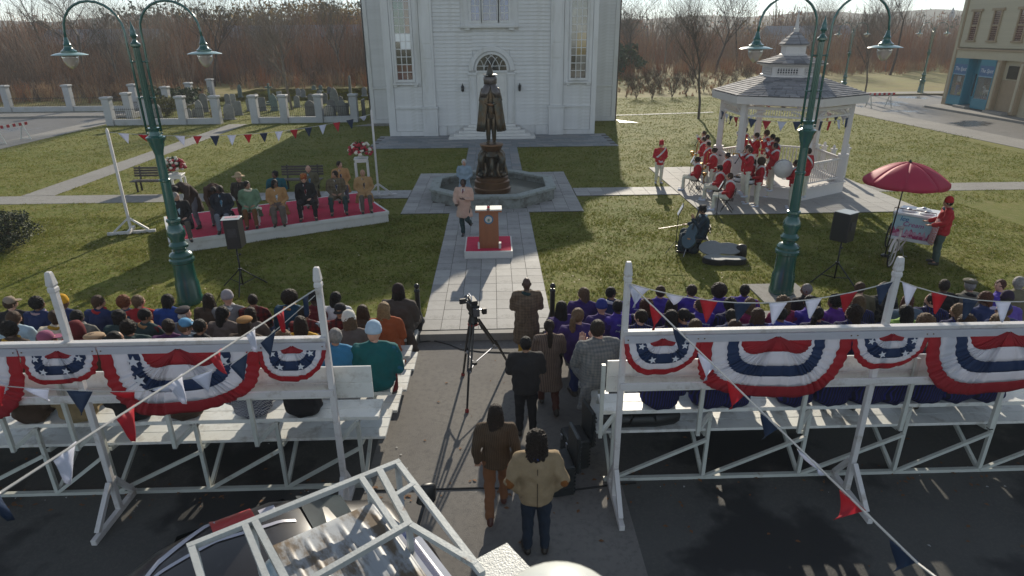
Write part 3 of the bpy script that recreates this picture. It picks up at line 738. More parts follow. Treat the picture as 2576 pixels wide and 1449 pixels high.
def string(name, label, pts, cols, sz, sag=0.0, r=.006, start=.3, curl=.3, grp=None, world=True):
    "pts: polyline of anchor points; pennants spaced evenly"
    P = []
    for i in range(len(pts)-1):
        a, b_ = Vector(pts[i]), Vector(pts[i+1]); 
        for k in range(12):
            u = k/12; p = a.lerp(b_, u); p.z -= sag*4*u*(1-u); P.append(p)
    P.append(Vector(pts[-1]))
    t = thing(name, label, 'pennant string', P[0], 0, grp)
    MB().tube(P, r, 5).build('cord', cordM, t, world=True)
    L = [0]
    for i in range(1, len(P)): L.append(L[-1]+(P[i]-P[i-1]).length)
    tot = L[-1]; k = len(cols)
    for i, c in enumerate(cols):
        s_ = start+(tot-2*start)*i/max(1, k-1); j = max(q for q in range(len(L)-1) if L[q] <= s_+1e-6)
        u = (s_-L[j])/(L[j+1]-L[j]); p = P[j].lerp(P[j+1], u); tt = P[j+1]-P[j]
        if c == '.': continue
        dn = Vector((rnd.uniform(-.15, .15), rnd.uniform(-.25, .25), -1))
        f = 0
        if c.isupper(): f = rnd.choice((-.8, .9)); 
        pennant(p, tt, dn, sz*rnd.uniform(.93, 1.05), c.lower(), t, None, curl, f)
    return t
vx = [Vector((*hexp(RB-.05, k), 0))+Vector((gx, gy, 2.93)) for k in (4, 5, 0, 1, 2)]
string('pennant_string', 'red white and navy pennant string round the bandstand eaves', vx, list('bwbrwbrwbwbrwbrwbrw'), .3, .1, .008, .2)
string('pennant_string', 'second pennant string hung on the far side inside the bandstand', [Vector((gx-2.1, gy+1.1, 3.1)), Vector((gx, gy+2.3, 3.1)), Vector((gx+2.1, gy+1.1, 3.1))], list('wrbwrbwr'), .2, .15, .008, .3)

# ================================================================ FOUNTAIN AND STATUE
fx, fy = -.08, 24.5
fo = thing('fountain', 'octagonal stone fountain basin with still water', 'fountain', (fx, fy, 0))
basM = mat('basin_stone', (.24, .26, .24), .8, var=.25, vs=4, dirt=(.13, .13, .11), ds=3, dlo=.45, dhi=.62, bump=.4, bs=25)
rimM = mat('basin_rim', (.30, .33, .31), .7, var=.2, vs=4, dirt=(.17, .18, .15), ds=4, dlo=.5, dhi=.65, bump=.3, bs=25)
rot8 = PI/8
def octring(r0, r1, z0, z1, name, mt):
    for k in range(8):
        a0, a1 = rot8+k*PI/4, rot8+(k+1)*PI/4
        q = [(r*math.cos(a), r*math.sin(a)) for r, a in ((r0, a0), (r1, a0), (r1, a1), (r0, a1))]
        MB().prism(q, z0, z1).build(name, mt, fo, bevel=.012)
octring(2.28, 2.52, 0, .40, 'basin_wall', basM)
octring(2.20, 2.60, .40, .5, 'coping_stone', rimM)
for k in range(8):                                     # bevelled slabs on the inside
    pass
MB().lathe([(0.01, .05), (2.28, .05)], 8, rot=rot8, cap=False).build('basin_floor', basM, fo)
wm = D.materials.new('water'); wm.use_nodes = True; b = wm.node_tree.nodes['Principled BSDF']
b.inputs['Base Color'].default_value = (.14, .145, .125, 1); b.inputs['Roughness'].default_value = .12; b.inputs['IOR'].default_value = 1.33
nn = wm.node_tree.nodes.new('ShaderNodeTexNoise'); nn.inputs['Scale'].default_value = 6; bu = wm.node_tree.nodes.new('ShaderNodeBump'); bu.inputs['Strength'].default_value = .12
wm.node_tree.links.new(nn.outputs[0], bu.inputs['Height']); wm.node_tree.links.new(bu.outputs[0], b.inputs['Normal'])
wt = MB().lathe([(0.01, .2), (2.29, .2)], 8, rot=rot8, cap=False).build('water', wm, fo)
bronze = mat('bronze', (.10, .066, .036), .38, .7, var=.45, vs=7, dirt=(.07, .075, .065), ds=3.5, dlo=.42, dhi=.6, bump=.25, bs=30)
bronzeL = mat('bronze_bright', (.16, .085, .042), .4, .65, var=.25, vs=5, bump=.15)
st = thing('statue', 'bronze caped figure in a tall brimmed hat on an ornate fountain pedestal', 'statue', (-.1, 24.3, 0))
MB().lathe([(.72, .1), (.72, .36), (.68, .40), (.68, .62), (.62, .66), (.62, .78), (.56, .82)], 28).build('pedestal_drum', bronzeL, st, ang=35)
q = MB(); q.lathe([(.40, .8), (.30, .95), (.26, 1.15), (.34, 1.4), (.44, 1.6), (.38, 1.72), (.34, 1.78)], 20)
for k in range(6): q.ell((.36*math.cos(k*PI/3), .36*math.sin(k*PI/3), 1.62), (.09, .09, .12), 8, 6)
q.build('pedestal_core', bronze, st, ang=50)
for k in range(4):                                   # scrolled figures round the core
    a = PI/4+k*PI/2; ca, sa = math.cos(a), math.sin(a); q = MB()
    pr = [(.34, 1.72), (.50, 1.66), (.58, 1.5), (.56, 1.3), (.47, 1.15), (.44, 1.0), (.52, .9), (.62, .88)]
    q.caps([(r*ca, r*sa, z) for r, z in pr], [.10, .12, .13, .115, .09, .10, .11, .07], 8)
    q.ell((.60*ca, .60*sa, .92), (.13, .13, .10), 8, 6); q.ell((.52*ca, .52*sa, 1.55), (.12, .12, .15), 8, 6)
    for s_ in (-1, 1):
        q.caps([(.5*ca-s_*.14*sa, .5*sa+s_*.14*ca, 1.35), (.52*ca-s_*.22*sa, .52*sa+s_*.22*ca, 1.1), (.60*ca-s_*.2*sa, .60*sa+s_*.2*ca, .9)], [.05, .055, .06], 6)
    q.build('pedestal_creature', bronze, st, smooth=True)
for a in (-PI/2, 0, PI/2, PI):
    ca, sa = math.cos(a), math.sin(a); q = MB()
    q.caps([(.38*ca, .38*sa, 1.5), (.44*ca, .44*sa, 1.2), (.42*ca, .42*sa, .98)], [.08, .11, .06], 8); q.ell((.46*ca, .46*sa, .95), (.1, .1, .12), 8, 6)
    q.build('pedestal_mask', bronze, st, smooth=True)
MB().lathe([(.30, 1.74), (.36, 1.78), (.40, 1.88), (.45, 1.98), (.44, 2.02), (.38, 2.03)], 24).build('pedestal_bowl', bronzeL, st, ang=40)
# the figure (facing the street, -Y), 2.75 m tall from z 2.04
q = MB()
for s_ in (-1, 1):
    q.caps([(s_*.12, 0, 3.1), (s_*.105, -.02, 2.62), (s_*.09+(.02 if s_ > 0 else -.02), -.02, 2.14)], [.13, .10, .07], 10)
    q.caps([(s_*.10, -.02, 2.12), (s_*.14, -.24, 2.08)], [(.075, .06), (.07, .045)], 8)
q.caps([(0, 0, 3.0), (0, 0, 3.3), (0, 0, 3.65), (0, 0, 3.95), (0, 0, 4.1)], [(.22, .15), (.19, .14), (.24, .16), (.24, .15), (.12, .11)], 14, side=(1, 0, 0))
for s_ in (-1, 1):
    q.caps([(s_*.26, 0, 3.98), (s_*.36, -.05, 3.62), (s_*.12, -.24, 3.5), (s_*.03, -.26, 3.46)], [.10, .085, .06, .05], 8)
q.caps([(0, -.01, 4.1), (0, -.03, 4.42)], [.09, .11], 12); q.ell((0, -.03, 4.36), (.115, .13, .16), 12, 8); q.ell((0, -.16, 4.34), (.025, .04, .04), 6, 4)
q.build('figure', bronze, st, smooth=True)
q = MB(); n = 44; vs = []; prof = [(4.16, .14, .13), (4.05, .27, .19), (3.85, .38, .24), (3.5, .43, .27), (3.1, .47, .30), (2.8, .50, .33), (2.5, .54, .37)]
for (z, rx, ry) in prof:
    fl = (4.16-z)/1.7
    for i in range(n+1):
        op = .10+.34*min(1, fl*1.3) if z < 3.9 else .02
        a = -PI/2+op+(2*PI-2*op)*i/n
        rr = 1+.055*fl*math.sin(a*13)+.03*fl*math.sin(a*7+1)
        vs.append((rx*rr*math.cos(a), ry*rr*math.sin(a), z))
k = n+1
q.add(vs, [(i*k+j, (i+1)*k+j, (i+1)*k+j+1, i*k+j+1) for i in range(len(prof)-1) for j in range(n)])
o = q.build('cape', bronze, st, smooth=True); sm = o.modifiers.new('t', 'SOLIDIFY'); sm.thickness = .03
q = MB(); vs = []
for (z, rx, ry) in ((4.24, .17, .15), (4.12, .25, .20), (3.92, .36, .25), (3.72, .42, .29)):
    for i in range(n+1):
        op = .03 if z > 3.95 else .45-(z-3.72)*1.6
        a = -PI/2+op+(2*PI-2*op)*i/n; vs.append((rx*math.cos(a), ry*math.sin(a), z))
q.add(vs, [(i*k+j, (i+1)*k+j, (i+1)*k+j+1, i*k+j+1) for i in range(3) for j in range(n)])
o = q.build('shoulder_cape', mat('bronze_dark', (.10, .09, .088), .35, .7, var=.3), st, smooth=True); sm = o.modifiers.new('t', 'SOLIDIFY'); sm.thickness = .03
MB().lathe([(.20, 4.14), (.24, 4.2), (.25, 4.42), (.22, 4.46)], 18, (0, .05, 0), cap=False).build('collar', mat('bronze_dark', None or (.05, .045, .045)), st, smooth=True)
MB().lathe([(.26, 4.50), (.265, 4.52), (.14, 4.545), (.115, 4.62), (.07, 4.78), (.02, 4.88), (0.003, 4.9)], 20, (0, -.02, 0)).build('hat', bronze, st, ang=50)
MB().caps([(-.05, -.29, 3.48), (.05, -.29, 3.46)], [.07, .07], 8).build('hands', bronzeL, st, smooth=True)

# ================================================================ STREET LAMPS
lampG = mat('lamp_green', (.008, .085, .068), .22, .0, var=.12, vs=3, spec=.8, coat=.6)
lensM = mat('lamp_lens', (.55, .50, .47), .12, trans=.55, var=.03, spec=.6)
shadeW = mat('lamp_shade_rim', (.26, .40, .37), .3, var=.05, coat=.4)
def street_lamp(x, y, label, grp, z=0):
    t = thing('street_lamp', label, 'street lamp', (x, y, z), 0, grp)
    MB().lathe([(.29, 0), (.29, .12), (.27, .17), (.26, .5), (.235, .56), (.225, .95), (.23, 1.0)], 24).build('base', lampG, t, ang=35)
    MB().lathe([(.23, 1.0), (.27, 1.03), (.275, 1.1), (.25, 1.14), (.255, 1.2), (.22, 1.25), (.14, 1.29), (.14, 1.34), (.20, 1.38), (.21, 1.44), (.17, 1.49), (.15, 1.52), (.155, 1.58), (.20, 1.68), (.195, 1.78), (.15, 1.88), (.125, 1.92), (.13, 1.98), (.155, 2.0), (.15, 2.05), (.115, 2.07)], 24).build('ornament', lampG, t, ang=35)
    q = MB(); q.lathe([(.115, 2.05), (.10, 2.9), (.115, 2.92), (.115, 2.96), (.098, 2.98), (.088, 3.55)], 20); q.build('shaft', lampG, t, ang=35)
    MB().lathe([(.088, 3.5), (.11, 3.6), (.15, 3.72), (.155, 3.78), (.19, 3.84), (.195, 3.88), (.12, 3.92), (.10, 4.0), (.13, 4.05), (.14, 4.08), (.07, 4.09)], 20).build('capital', lampG, t, ang=35)
    q = MB()
    for i in range(10):
        a = 2*PI*i/10; q.tube([(.055*math.cos(a), .055*math.sin(a), 4.05), (.048*math.cos(a), .048*math.sin(a), 5.7)], .016, 5)
    q.lathe([(.058, 4.05), (.05, 5.7)], 14); q.build('fluted_pole', lampG, t, ang=40)
    MB().lathe([(.05, 5.68), (.10, 5.72), (.10, 5.76), (.06, 5.8), (.035, 5.84), (.04, 5.88), (.075, 5.92), (.05, 5.96), (.055, 6.0), (.04, 6.05), (.02, 6.12), (.003, 6.2)], 16).build('finial', lampG, t, ang=40)
    for s_ in (-1, 1):
        pts = [(s_*.155, 0, 4.0), (s_*.155, 0, 5.3), (s_*.17, 0, 5.75)]; c_, R_ = .765, .60
        for i in range(0, 13):
            a = PI-PI*i/12; pts.append((s_*(c_+R_*math.cos(a)), 0, 6.0+R_*.95*math.sin(a)))
        pts.append((s_*1.375, 0, 5.88))
        MB().tube(pts, .026, 8).build('arm', lampG, t, smooth=True)
        q = MB(); q.ell((s_*.155, 0, 3.96), .03, 8, 5); q.ell((s_*.155, 0, 3.9), .018, 6, 4)
        for z in (4.7, 5.42): q.tube([(s_*.04, 0, z), (s_*.155, 0, z)], .018, 6); q.ell((s_*.155, 0, z), .036, 8, 5)
        q.build('strut', lampG, t, smooth=True)
        hd = MB().lathe([(.03, 5.9), (.045, 5.84), (.06, 5.78), (.075, 5.76), (.07, 5.74), (.075, 5.70), (.11, 5.66), (.15, 5.635), (.15, 5.61), (.16, 5.60)], 20, (s_*1.375, 0, 0)).build('lamp_head', lampG, t, ang=40)
        MB().lathe([(.14, 5.61), (.24, 5.595), (.33, 5.565), (.335, 5.56), (.15, 5.575)], 28, (s_*1.375, 0, 0)).build('shade', shadeW, hd, ang=60)
        MB().lathe([(.145, 5.57), (.15, 5.5), (.13, 5.42), (.09, 5.35), (.05, 5.31), (.01, 5.285)], 18, (s_*1.375, 0, 0)).build('lens', lensM, hd, smooth=True)
    return t
street_lamp(-7.33, 14.1, 'tall green double arm street lamp rising in front of the red carpeted stage', 'green street lamps')
street_lamp(6.89, 13.95, 'tall green double arm street lamp standing before the bandstand', 'green street lamps')
street_lamp(43.2, 65.3, 'distant green street lamp beside the shop building corner', 'green street lamps')
street_lamp(34.3, 63.6, 'distant green street lamp rising behind the bandstand roof', 'green street lamps')
MB().box(6.25, 7.5, 13.35, 14.5, -.02, .03).build('lamp_slab', concM)['kind'] = 'structure'

def bollard(x, y, label):
    t = thing('bollard', label, 'bollard', (x, y, .02), 0, 'black bollards at the walkway')
    MB().lathe([(.13, 0), (.13, .06), (.10, .1), (.075, .2), (.055, .28), (.055, .72), (.065, .74), (.06, .77), (.04, .8)], 16).build('post', BLKMET, t, ang=35)
    MB().ell((0, 0, .86), .06, 14, 10).build('ball', BLKMET, t, smooth=True)
bollard(-1.72, 12.62, 'black iron bollard with ball top left of the stone walkway'); bollard(1.2, 12.5, 'black iron bollard with ball top right of the stone walkway')
MB().box(-1.95, -1.4, 12.3, 12.9, 0, .026).build('bollard_pad', concM)['kind'] = 'structure'

# ================================================================ PODIUM AND STAGE
redM = mat('red_carpet', (.56, .014, .065), .9, var=.15, vs=4, bump=.2, bs=70)
pb = thing('podium_platform', 'small white edged platform with red carpet under the lectern', 'platform', (-.21, 17.5, 0))
MB().box(-.68, .68, -.72, .72, 0, .235).build('frame', WHITE, pb, bevel=.008); MB().box(-.64, .64, -.67, .67, .235, .245).build('carpet', redM, pb)
woodL = mat('lectern_wood', (.27, .095, .038), .45, var=.15, vs=3, stretch=(6, 6, .8), coat=.2)
lc = thing('lectern', 'tall brown wooden lectern with a round blue and white seal', 'lectern', (-.19, 17.25, .245))
MB().add([(-.28, -.2, .06), (.28, -.2, .06), (.28, .2, .06), (-.28, .2, .06), (-.27, -.2, 1.05), (.27, -.2, 1.05), (.27, .2, 1.05), (-.27, .2, 1.05)], [(0, 1, 5, 4), (1, 2, 6, 5), (2, 3, 7, 6), (3, 0, 4, 7), (4, 5, 6, 7), (3, 2, 1, 0)]).build('body', woodL, lc, bevel=.006)
MB().box(-.30, .30, -.2, .22, 0, .06).build('plinth', woodL, lc); MB().box(-.37, .37, -.24, .24, 1.05, 1.10).build('top', woodL, lc, bevel=.006)
MB().box(-.36, -.04, -.235, .2, 1.10, 1.135).box(.04, .37, -.235, .2, 1.10, 1.135).build('paper', mat('paper', (.75, .73, .65), .7), lc)
MB().box(-.32, -.27, -.26, -.1, 0, .16).box(.27, .34, -.26, -.1, 0, .16).build('foot_block', WHITE, lc)
c_ = MB()
c_.plate([(.13*math.cos(2*PI*i/24), .84+.13*math.sin(2*PI*i/24)) for i in range(24)], 'y', -.212, -.2)
c_.build('seal_ring', mat('seal_blue', (.03, .14, .25), .5), lc)
MB().plate([(.095*math.cos(2*PI*i/24), .84+.095*math.sin(2*PI*i/24)) for i in range(24)], 'y', -.217, -.21).build('seal_field', mat('seal_white', (.5, .48, .44), .5, var=.3, vs=30), lc)
MB().plate([(-.05, .83), (0, .87), (.05, .83), (.03, .83), (.03, .79), (-.03, .79), (-.03, .83)], 'y', -.222, -.216).plate([(-.06, .775), (.06, .775), (.05, .765), (-.05, .765)], 'y', -.222, -.216).build('seal_emblem', mat('seal_green', (.12, .22, .18), .5), lc)
be = thing('push_button', 'shiny red button on a stand on the lectern top', 'button', (-.19, 17.14, 1.345)); MB().lathe([(.04, 0), (.04, .04), (.03, .05)], 12).build('stand', STEEL, be); MB().ell((0, 0, .07), (.045, .045, .04), 12, 8).build('button', mat('button_red', (.5, .01, .02), .15, coat=.8), be, smooth=True)

s0 = Vector((-9.45, 17.72, 0)); sd = Vector((5.83, 3.07, 0)); sang = math.atan2(sd.y, sd.x); SW = sd.length; SD = 3.15
stg = thing('stage', 'long low white stage with a red carpet set slantwise on the lawn', 'stage', s0, sang)
MB().box(0, SW, 0, .03, 0, .27).build('front_panel', WHITE, stg); MB().box(0, .03, .03, SD, 0, .27).box(SW-.03, SW, .03, SD, 0, .27).box(.03, SW-.03, SD-.03, SD, 0, .27).build('side_panel', WHITE, stg)
MB().box(-.03, SW+.03, -.03, .05, .27, .38).box(-.03, .05, .05, SD+.03, .27, .38).box(SW-.05, SW+.03, .05, SD+.03, .27, .38).box(.05, SW-.05, SD-.05, SD+.03, .27, .38).build('edge_board', WHITE, stg, bevel=.006)
cp = MB(); nx, ny = 90, 24
vs = []
for j in range(ny+1):
    for i in range(nx+1):
        x = .05+(SW-.1)*i/nx; y = .05+(SD-.1)*j/ny
        wr = max(0, 1-abs(x-1.7)/1.2)*max(0, 1-abs(y-.9)/1.0)
        z = .378+.035*wr*max(0, math.sin(7*(x*.55+y*.9)+1.5*math.sin(x*2)))+.004*noise.noise(Vector((x*2, y*2, 0)))
        vs.append((x, y, z))
cp.add(vs, [(j*(nx+1)+i, j*(nx+1)+i+1, (j+1)*(nx+1)+i+1, (j+1)*(nx+1)+i) for j in range(ny) for i in range(nx)])
cp.build('carpet', redM, stg, smooth=True)
def S2W(u, v): c_, s_ = math.cos(sang), math.sin(sang); return (s0.x+u*c_-v*s_, s0.y+u*s_+v*c_)
def white_chair(x, y, z, rz, label):
    t = thing('white_chair', label, 'chair', (x, y, z), rz, 'white chairs on the stage'); q = MB()
    q.box(-.21, .21, -.2, .2, .42, .46).build('seat', WHITE, t, bevel=.01)
    for sx in (-.19, .19):
        for sy in (-.18, .18): MB().box(sx-.02, sx+.02, sy-.02, sy+.02, 0, .42 if sy > 0 else .92).build('leg', WHITE, t)
    MB().box(-.17, .17, -.2, -.17, .82, .92).box(-.17, .17, -.2, -.17, .5, .56).bar((-.17, -.185, .56), (.17, -.185, .82), .025).bar((.17, -.185, .56), (-.17, -.185, .82), .025).build('backrest', WHITE, t)
    return t
def bench(x, y, rz, label):
    t = thing('park_bench', label, 'bench', (x, y, 0), rz, 'slatted park benches')
    for i in range(4): MB().box(-.85, .85, .02+.11*i, .11+.11*i, .42, .455).build('seat_slat', DKWOOD, t)
    for i in range(4): MB().box(-.85, .85, -.05-.02*i, -.02-.02*i, .56+.1*i, .64+.1*i).build('back_slat', DKWOOD, t)
    for sx in (-.62, .62): MB().box(sx-.03, sx+.03, .03, .08, 0, .42).box(sx-.03, sx+.03, .36, .42, 0, .42).bar((sx, -.02, .4), (sx, -.12, .98), .05).build('leg', BLKMET, t)
b1 = G(411, 483); bench(b1[0]-.4, b1[1]+.4, PI, 'dark slatted park bench beneath the left flower stand')
b2 = G(765, 480); bench(b2[0]-.1, b2[1]+.4, PI, 'dark slatted park bench in the church shadow behind the stage')
flW = mat('flower_white', (.62, .58, .48), .7, var=.15); flR = mat('flower_red', (.30, .02, .03), .7, var=.3); flG = mat('leaf_green', (.03, .07, .02), .7, var=.3)
def flowers(x, y, z, label):
    t = thing('flower_arrangement', label, 'flower arrangement', (x, y, z), 0, 'red and white flower arrangements')
    MB().lathe([(.10, 0), (.12, .06), (.11, .07)], 12).build('pot', WHITE, t)
    q = MB()
    for i in range(160):
        a = rnd.uniform(0, 6.28); e = rnd.uniform(-.35, 1.4); r = rnd.uniform(.15, .32); c_ = Vector((r*math.cos(a)*math.cos(e), r*math.sin(a)*math.cos(e), .26+r*math.sin(e)))
        d = c_-Vector((0, 0, .1)); sd_ = d.cross(Vector((0, 0, 1))).normalized()*.05; q.add([c_*.4+Vector((0, 0, .1)), c_+sd_, c_+d*.2, c_-sd_], [(0, 1, 2, 3)])
    q.build('foliage', flG, t)
    k = 0; order = []
    for mt, nm, n_ in ((flW, 'white_flower', 26), (flR, 'red_flower', 40)):
        me = MB().ell((0, 0, 0), (.07, .07, .058), 7, 5).mesh(nm, True); me.materials.append(mt)
        for i in range(n_):
            a = 2.4*k+rnd.uniform(-.3, .3); e = math.asin(rnd.uniform(-.25, .98)); k += 1; r = rnd.uniform(.32, .42)
            inst(nm, me, t, (r*math.cos(a)*math.cos(e), r*math.sin(a)*math.cos(e), .24+r*.85*math.sin(e)), sc=(rnd.uniform(.8, 1.15),)*3)
def plant_stand(x, y, h, label):
    t = thing('plant_stand', label, 'stand', (x, y, 0), .15, 'tall white flower stands')
    MB().box(-.26, .26, -.26, .26, h-.04, h).box(-.23, .23, -.23, .23, h-.14, h-.04).build('top', WHITE, t, bevel=.006)
    for sx in (-.22, .22):
        for sy in (-.22, .22): MB().box(sx-.035, sx+.035, sy-.035, sy+.035, 0, h-.14).build('leg', WHITE, t)
px, py = -5.0, 23.9
plant_stand(px, py, 1.62, 'tall white four legged stand at the right rear of the stage'); flowers(px, py, 1.62, 'red and white flower bouquet on the right rear stand')
px, py = G(441, 438, 1.3); plant_stand(px, py, 1.3, 'white flower stand half behind the left lamp post'); flowers(px, py, 1.3, 'red and white flower bouquet beside the left lamp post')
def tpost(x, y, h, label, rz=0, pw=.075):
    t = thing('pennant_post', label, 'post', (x, y, 0), rz, 'white posts holding the stage pennants')
    MB().box(-pw/2, pw/2, -pw/2, pw/2, 0, h).lathe([(pw*.7, h), (pw*.5, h+.05), (pw*.15, h+.09)], 4, rot=PI/4).build('post', WPOST, t)
    MB().box(-.7, .7, -.045, .045, 0, .09).box(-.045, .045, -.4, .35, .091, .18).build('foot', WPOST, t, bevel=.004)
    for s_ in (-1, 1): MB().bar((s_*.5, 0, .1), (s_*.03, 0, .5), .06).build('brace', WPOST, t)
tpost(-11.75, 19.9, 3.25, 'white pennant post with splayed foot at the left of the stage', .25); tpost(-4.55, 24.4, 3.25, 'white pennant post behind the right end of the stage', .25)
P0 = Vector((-11.7, 19.95, 3.2)); P1 = Vector((-4.55, 24.4, 3.15))
string('pennant_string', 'red white and navy pennant string over the stage between its two posts', [P0, P1], list('wRBwRbwrbwrbwrbW'), .3, .38, .007, .35, .2)

def speaker(x, y, z0, rz, tilt, label):
    t = thing('speaker_stand', 'black tripod speaker stand '+label, 'speaker stand', (x, y, 0), rz, 'speaker stands on the lawn')
    MB().tube([(0, 0, .12), (0, 0, z0)], .02, 8).build('pole', BLKMET, t, smooth=True); MB().lathe([(.05, .5), (.05, .56)], 8).ell((.06, 0, .92), .03, 6, 4).build('collar', BLKMET, t)
    for i in range(3):
        a = .5+i*2*PI/3; ca, sa = math.cos(a), math.sin(a); MB().tube([(.03*ca, .03*sa, .53), (.6*ca, .6*sa, .02)], .016, 6).build('leg', BLKMET, t)
        MB().tube([(0, 0, .14), (.36*ca, .36*sa, .24)], .012, 5).build('brace', BLKMET, t)
    s_ = thing('loudspeaker', 'black box loudspeaker '+label, 'speaker', (x, y, z0), rz, 'loudspeakers on stands')
    b_ = MB().add([(-.22, .2, 0), (.22, .2, 0), (.16, -.2, 0), (-.16, -.2, 0), (-.22, .2, .72), (.22, .2, .72), (.16, -.2, .72), (-.16, -.2, .72)], [(0, 3, 2, 1), (4, 5, 6, 7), (0, 1, 5, 4), (1, 2, 6, 5), (2, 3, 7, 6), (3, 0, 4, 7)])
    b_.build('cabinet', BLACK, s_, bevel=.015)
    MB().box(-.2, .2, .2, .215, .03, .69).build('grille', mat('grille', (.02, .02, .022), .7, bump=.3, bs=200), s_)
    MB().box(-.1, .1, -.215, -.2, .3, .5).build('rear_panel', mat('panel_grey', (.03, .03, .035), .5, var=.6, vs=30), s_)
    MB().box(-.21, .21, -.19, .19, .72, .728).build('lid', mat('lid_pale', (.33, .36, .36), .35), s_)
    return s_
sp = speaker(-6.35, 14.85, 1.12, .2, 0, 'in front of the stage with a sheet on top')
MB().box(-.15, .15, -.02, .14, .729, .733).build('sheet', mat('sheet_pink', (.45, .25, .28), .6, pat='hstripe', c2=(.1, .1, .12), ps=2), sp)
speaker(8.5, 14.55, 1.12, .55, 0, 'on the right lawn behind the audience')
def shoulder(): pass
# ---- barricades
def barricade(x, y, rz, label):
    t = thing('barricade', label, 'barricade', (x, y, -.13), rz, 'red and white road barricades'); n = 12; L = 2.6
    for i in range(n):
        MB().box(-L/2+L*i/n, -L/2+L*(i+1)/n, -.02, .02, 1.0, 1.17).build('board_stripe', penR if i % 2 else WHITE, t)
    for sx in (-.9, .9):
        for s_ in (-1, 1): MB().bar((sx, s_*.4, 0), (sx, s_*.02, 1.1), .05).build('leg', BENCHM, t)
        MB().box(sx-.02, sx+.02, -.3, .3, .2, .24).build('brace', BENCHM, t)
barricade(-29.3, 39.9, 1.42, 'red and white striped barricade across the left side street')
barricade(32.4, 54.0, .1, 'distant red and white barricade on the right side street')
# ================================================================ PEOPLE
tscene = D.scenes.new('workbench')
def remesh(mb, vox=.022, amp=.004, ns=9.0, smooth=3, extra=None, decim=0):
    me = mb.mesh('tmp'); o = D.objects.new('tmp', me); tscene.collection.objects.link(o)
    r = o.modifiers.new('r', 'REMESH'); r.mode = 'VOXEL'; r.voxel_size = vox; r.adaptivity = 0
    if smooth: s_ = o.modifiers.new('s', 'SMOOTH'); s_.factor = .5; s_.iterations = smooth
    vl = tscene.view_layers[0]; vl.update()
    m2 = D.meshes.new_from_object(o.evaluated_get(vl.depsgraph)); D.objects.remove(o); D.meshes.remove(me)
    if amp:
        n = len(m2.vertices); co = np.empty(n*3, np.float32); m2.vertices.foreach_get('co', co); no = np.empty(n*3, np.float32)
        m2.vertices.foreach_get('normal', no); co = co.reshape(-1, 3); no = no.reshape(-1, 3)
        q = co*ns
        d = np.sin(q[:, 0]*1.3+2*np.sin(q[:, 2]*.9+q[:, 1]))*np.sin(q[:, 2]*1.1+1.5*np.sin(q[:, 0]*1.2))+.6*np.sin(q[:, 2]*2.3+q[:, 0]*1.7+q[:, 1]*2.1)*np.sin(q[:, 1]*2.9+1)
        co += no*(d*amp)[:, None]; m2.vertices.foreach_set('co', co.ravel()); m2.update()
    m2.polygons.foreach_set('use_smooth', [True]*len(m2.polygons))
    return m2
V3 = Vector
ARMS = { # right side offsets from the shoulder: elbow, wrist, hand direction
 'lap': ((.07, .00, -.28), (-.06, .25, -.36), (-.6, .5, -.3)), 'side': ((.06, -.03, -.28), (.05, .04, -.54), (0, .2, -1)),
 'clasp': ((.07, -.01, -.28), (-.12, .16, -.43), (-.8, .2, -.5)), 'fold': ((.06, .06, -.27), (-.12, .26, -.22), (-.9, .2, .1)),
 'horn': ((.10, .12, -.21), (-.11, .29, .02), (-.5, .2, .7)), 'drum': ((.08, .02, -.27), (-.03, .27, -.32), (-.3, .9, -.2)),
 'clap': ((.05, .10, -.26), (-.10, .34, -.12), (-.3, .6, .5)), 'sax': ((.08, .03, -.27), (-.06, .22, -.34), (-.5, .6, -.3)),
 'push': ((.06, .05, -.27), (.02, .30, -.35), (0, 1, -.1)), 'swing': ((.07, -.10, -.26), (.06, -.05, -.50), (0, .4, -.8)),
 'swingf': ((.07, .04, -.27), (.00, .24, -.38), (-.3, .8, -.2)), 'pocket': ((.12, -.08, -.26), (.02, .04, -.48), (-.3, .3, -.8)),
 'bow': ((.16, .12, -.20), (.22, .36, -.34), (.2, .9, -.1)), 'neckhold': ((.10, .14, -.20), (-.02, .30, -.02), (-.5, .1, .8)),
 'reach': ((.06, .12, -.26), (.0, .26, -.50), (0, .4, -.9)), 'back': ((.1, -.12, -.24), (-.06, -.17, -.44), (-.8, -.1, -.3))}
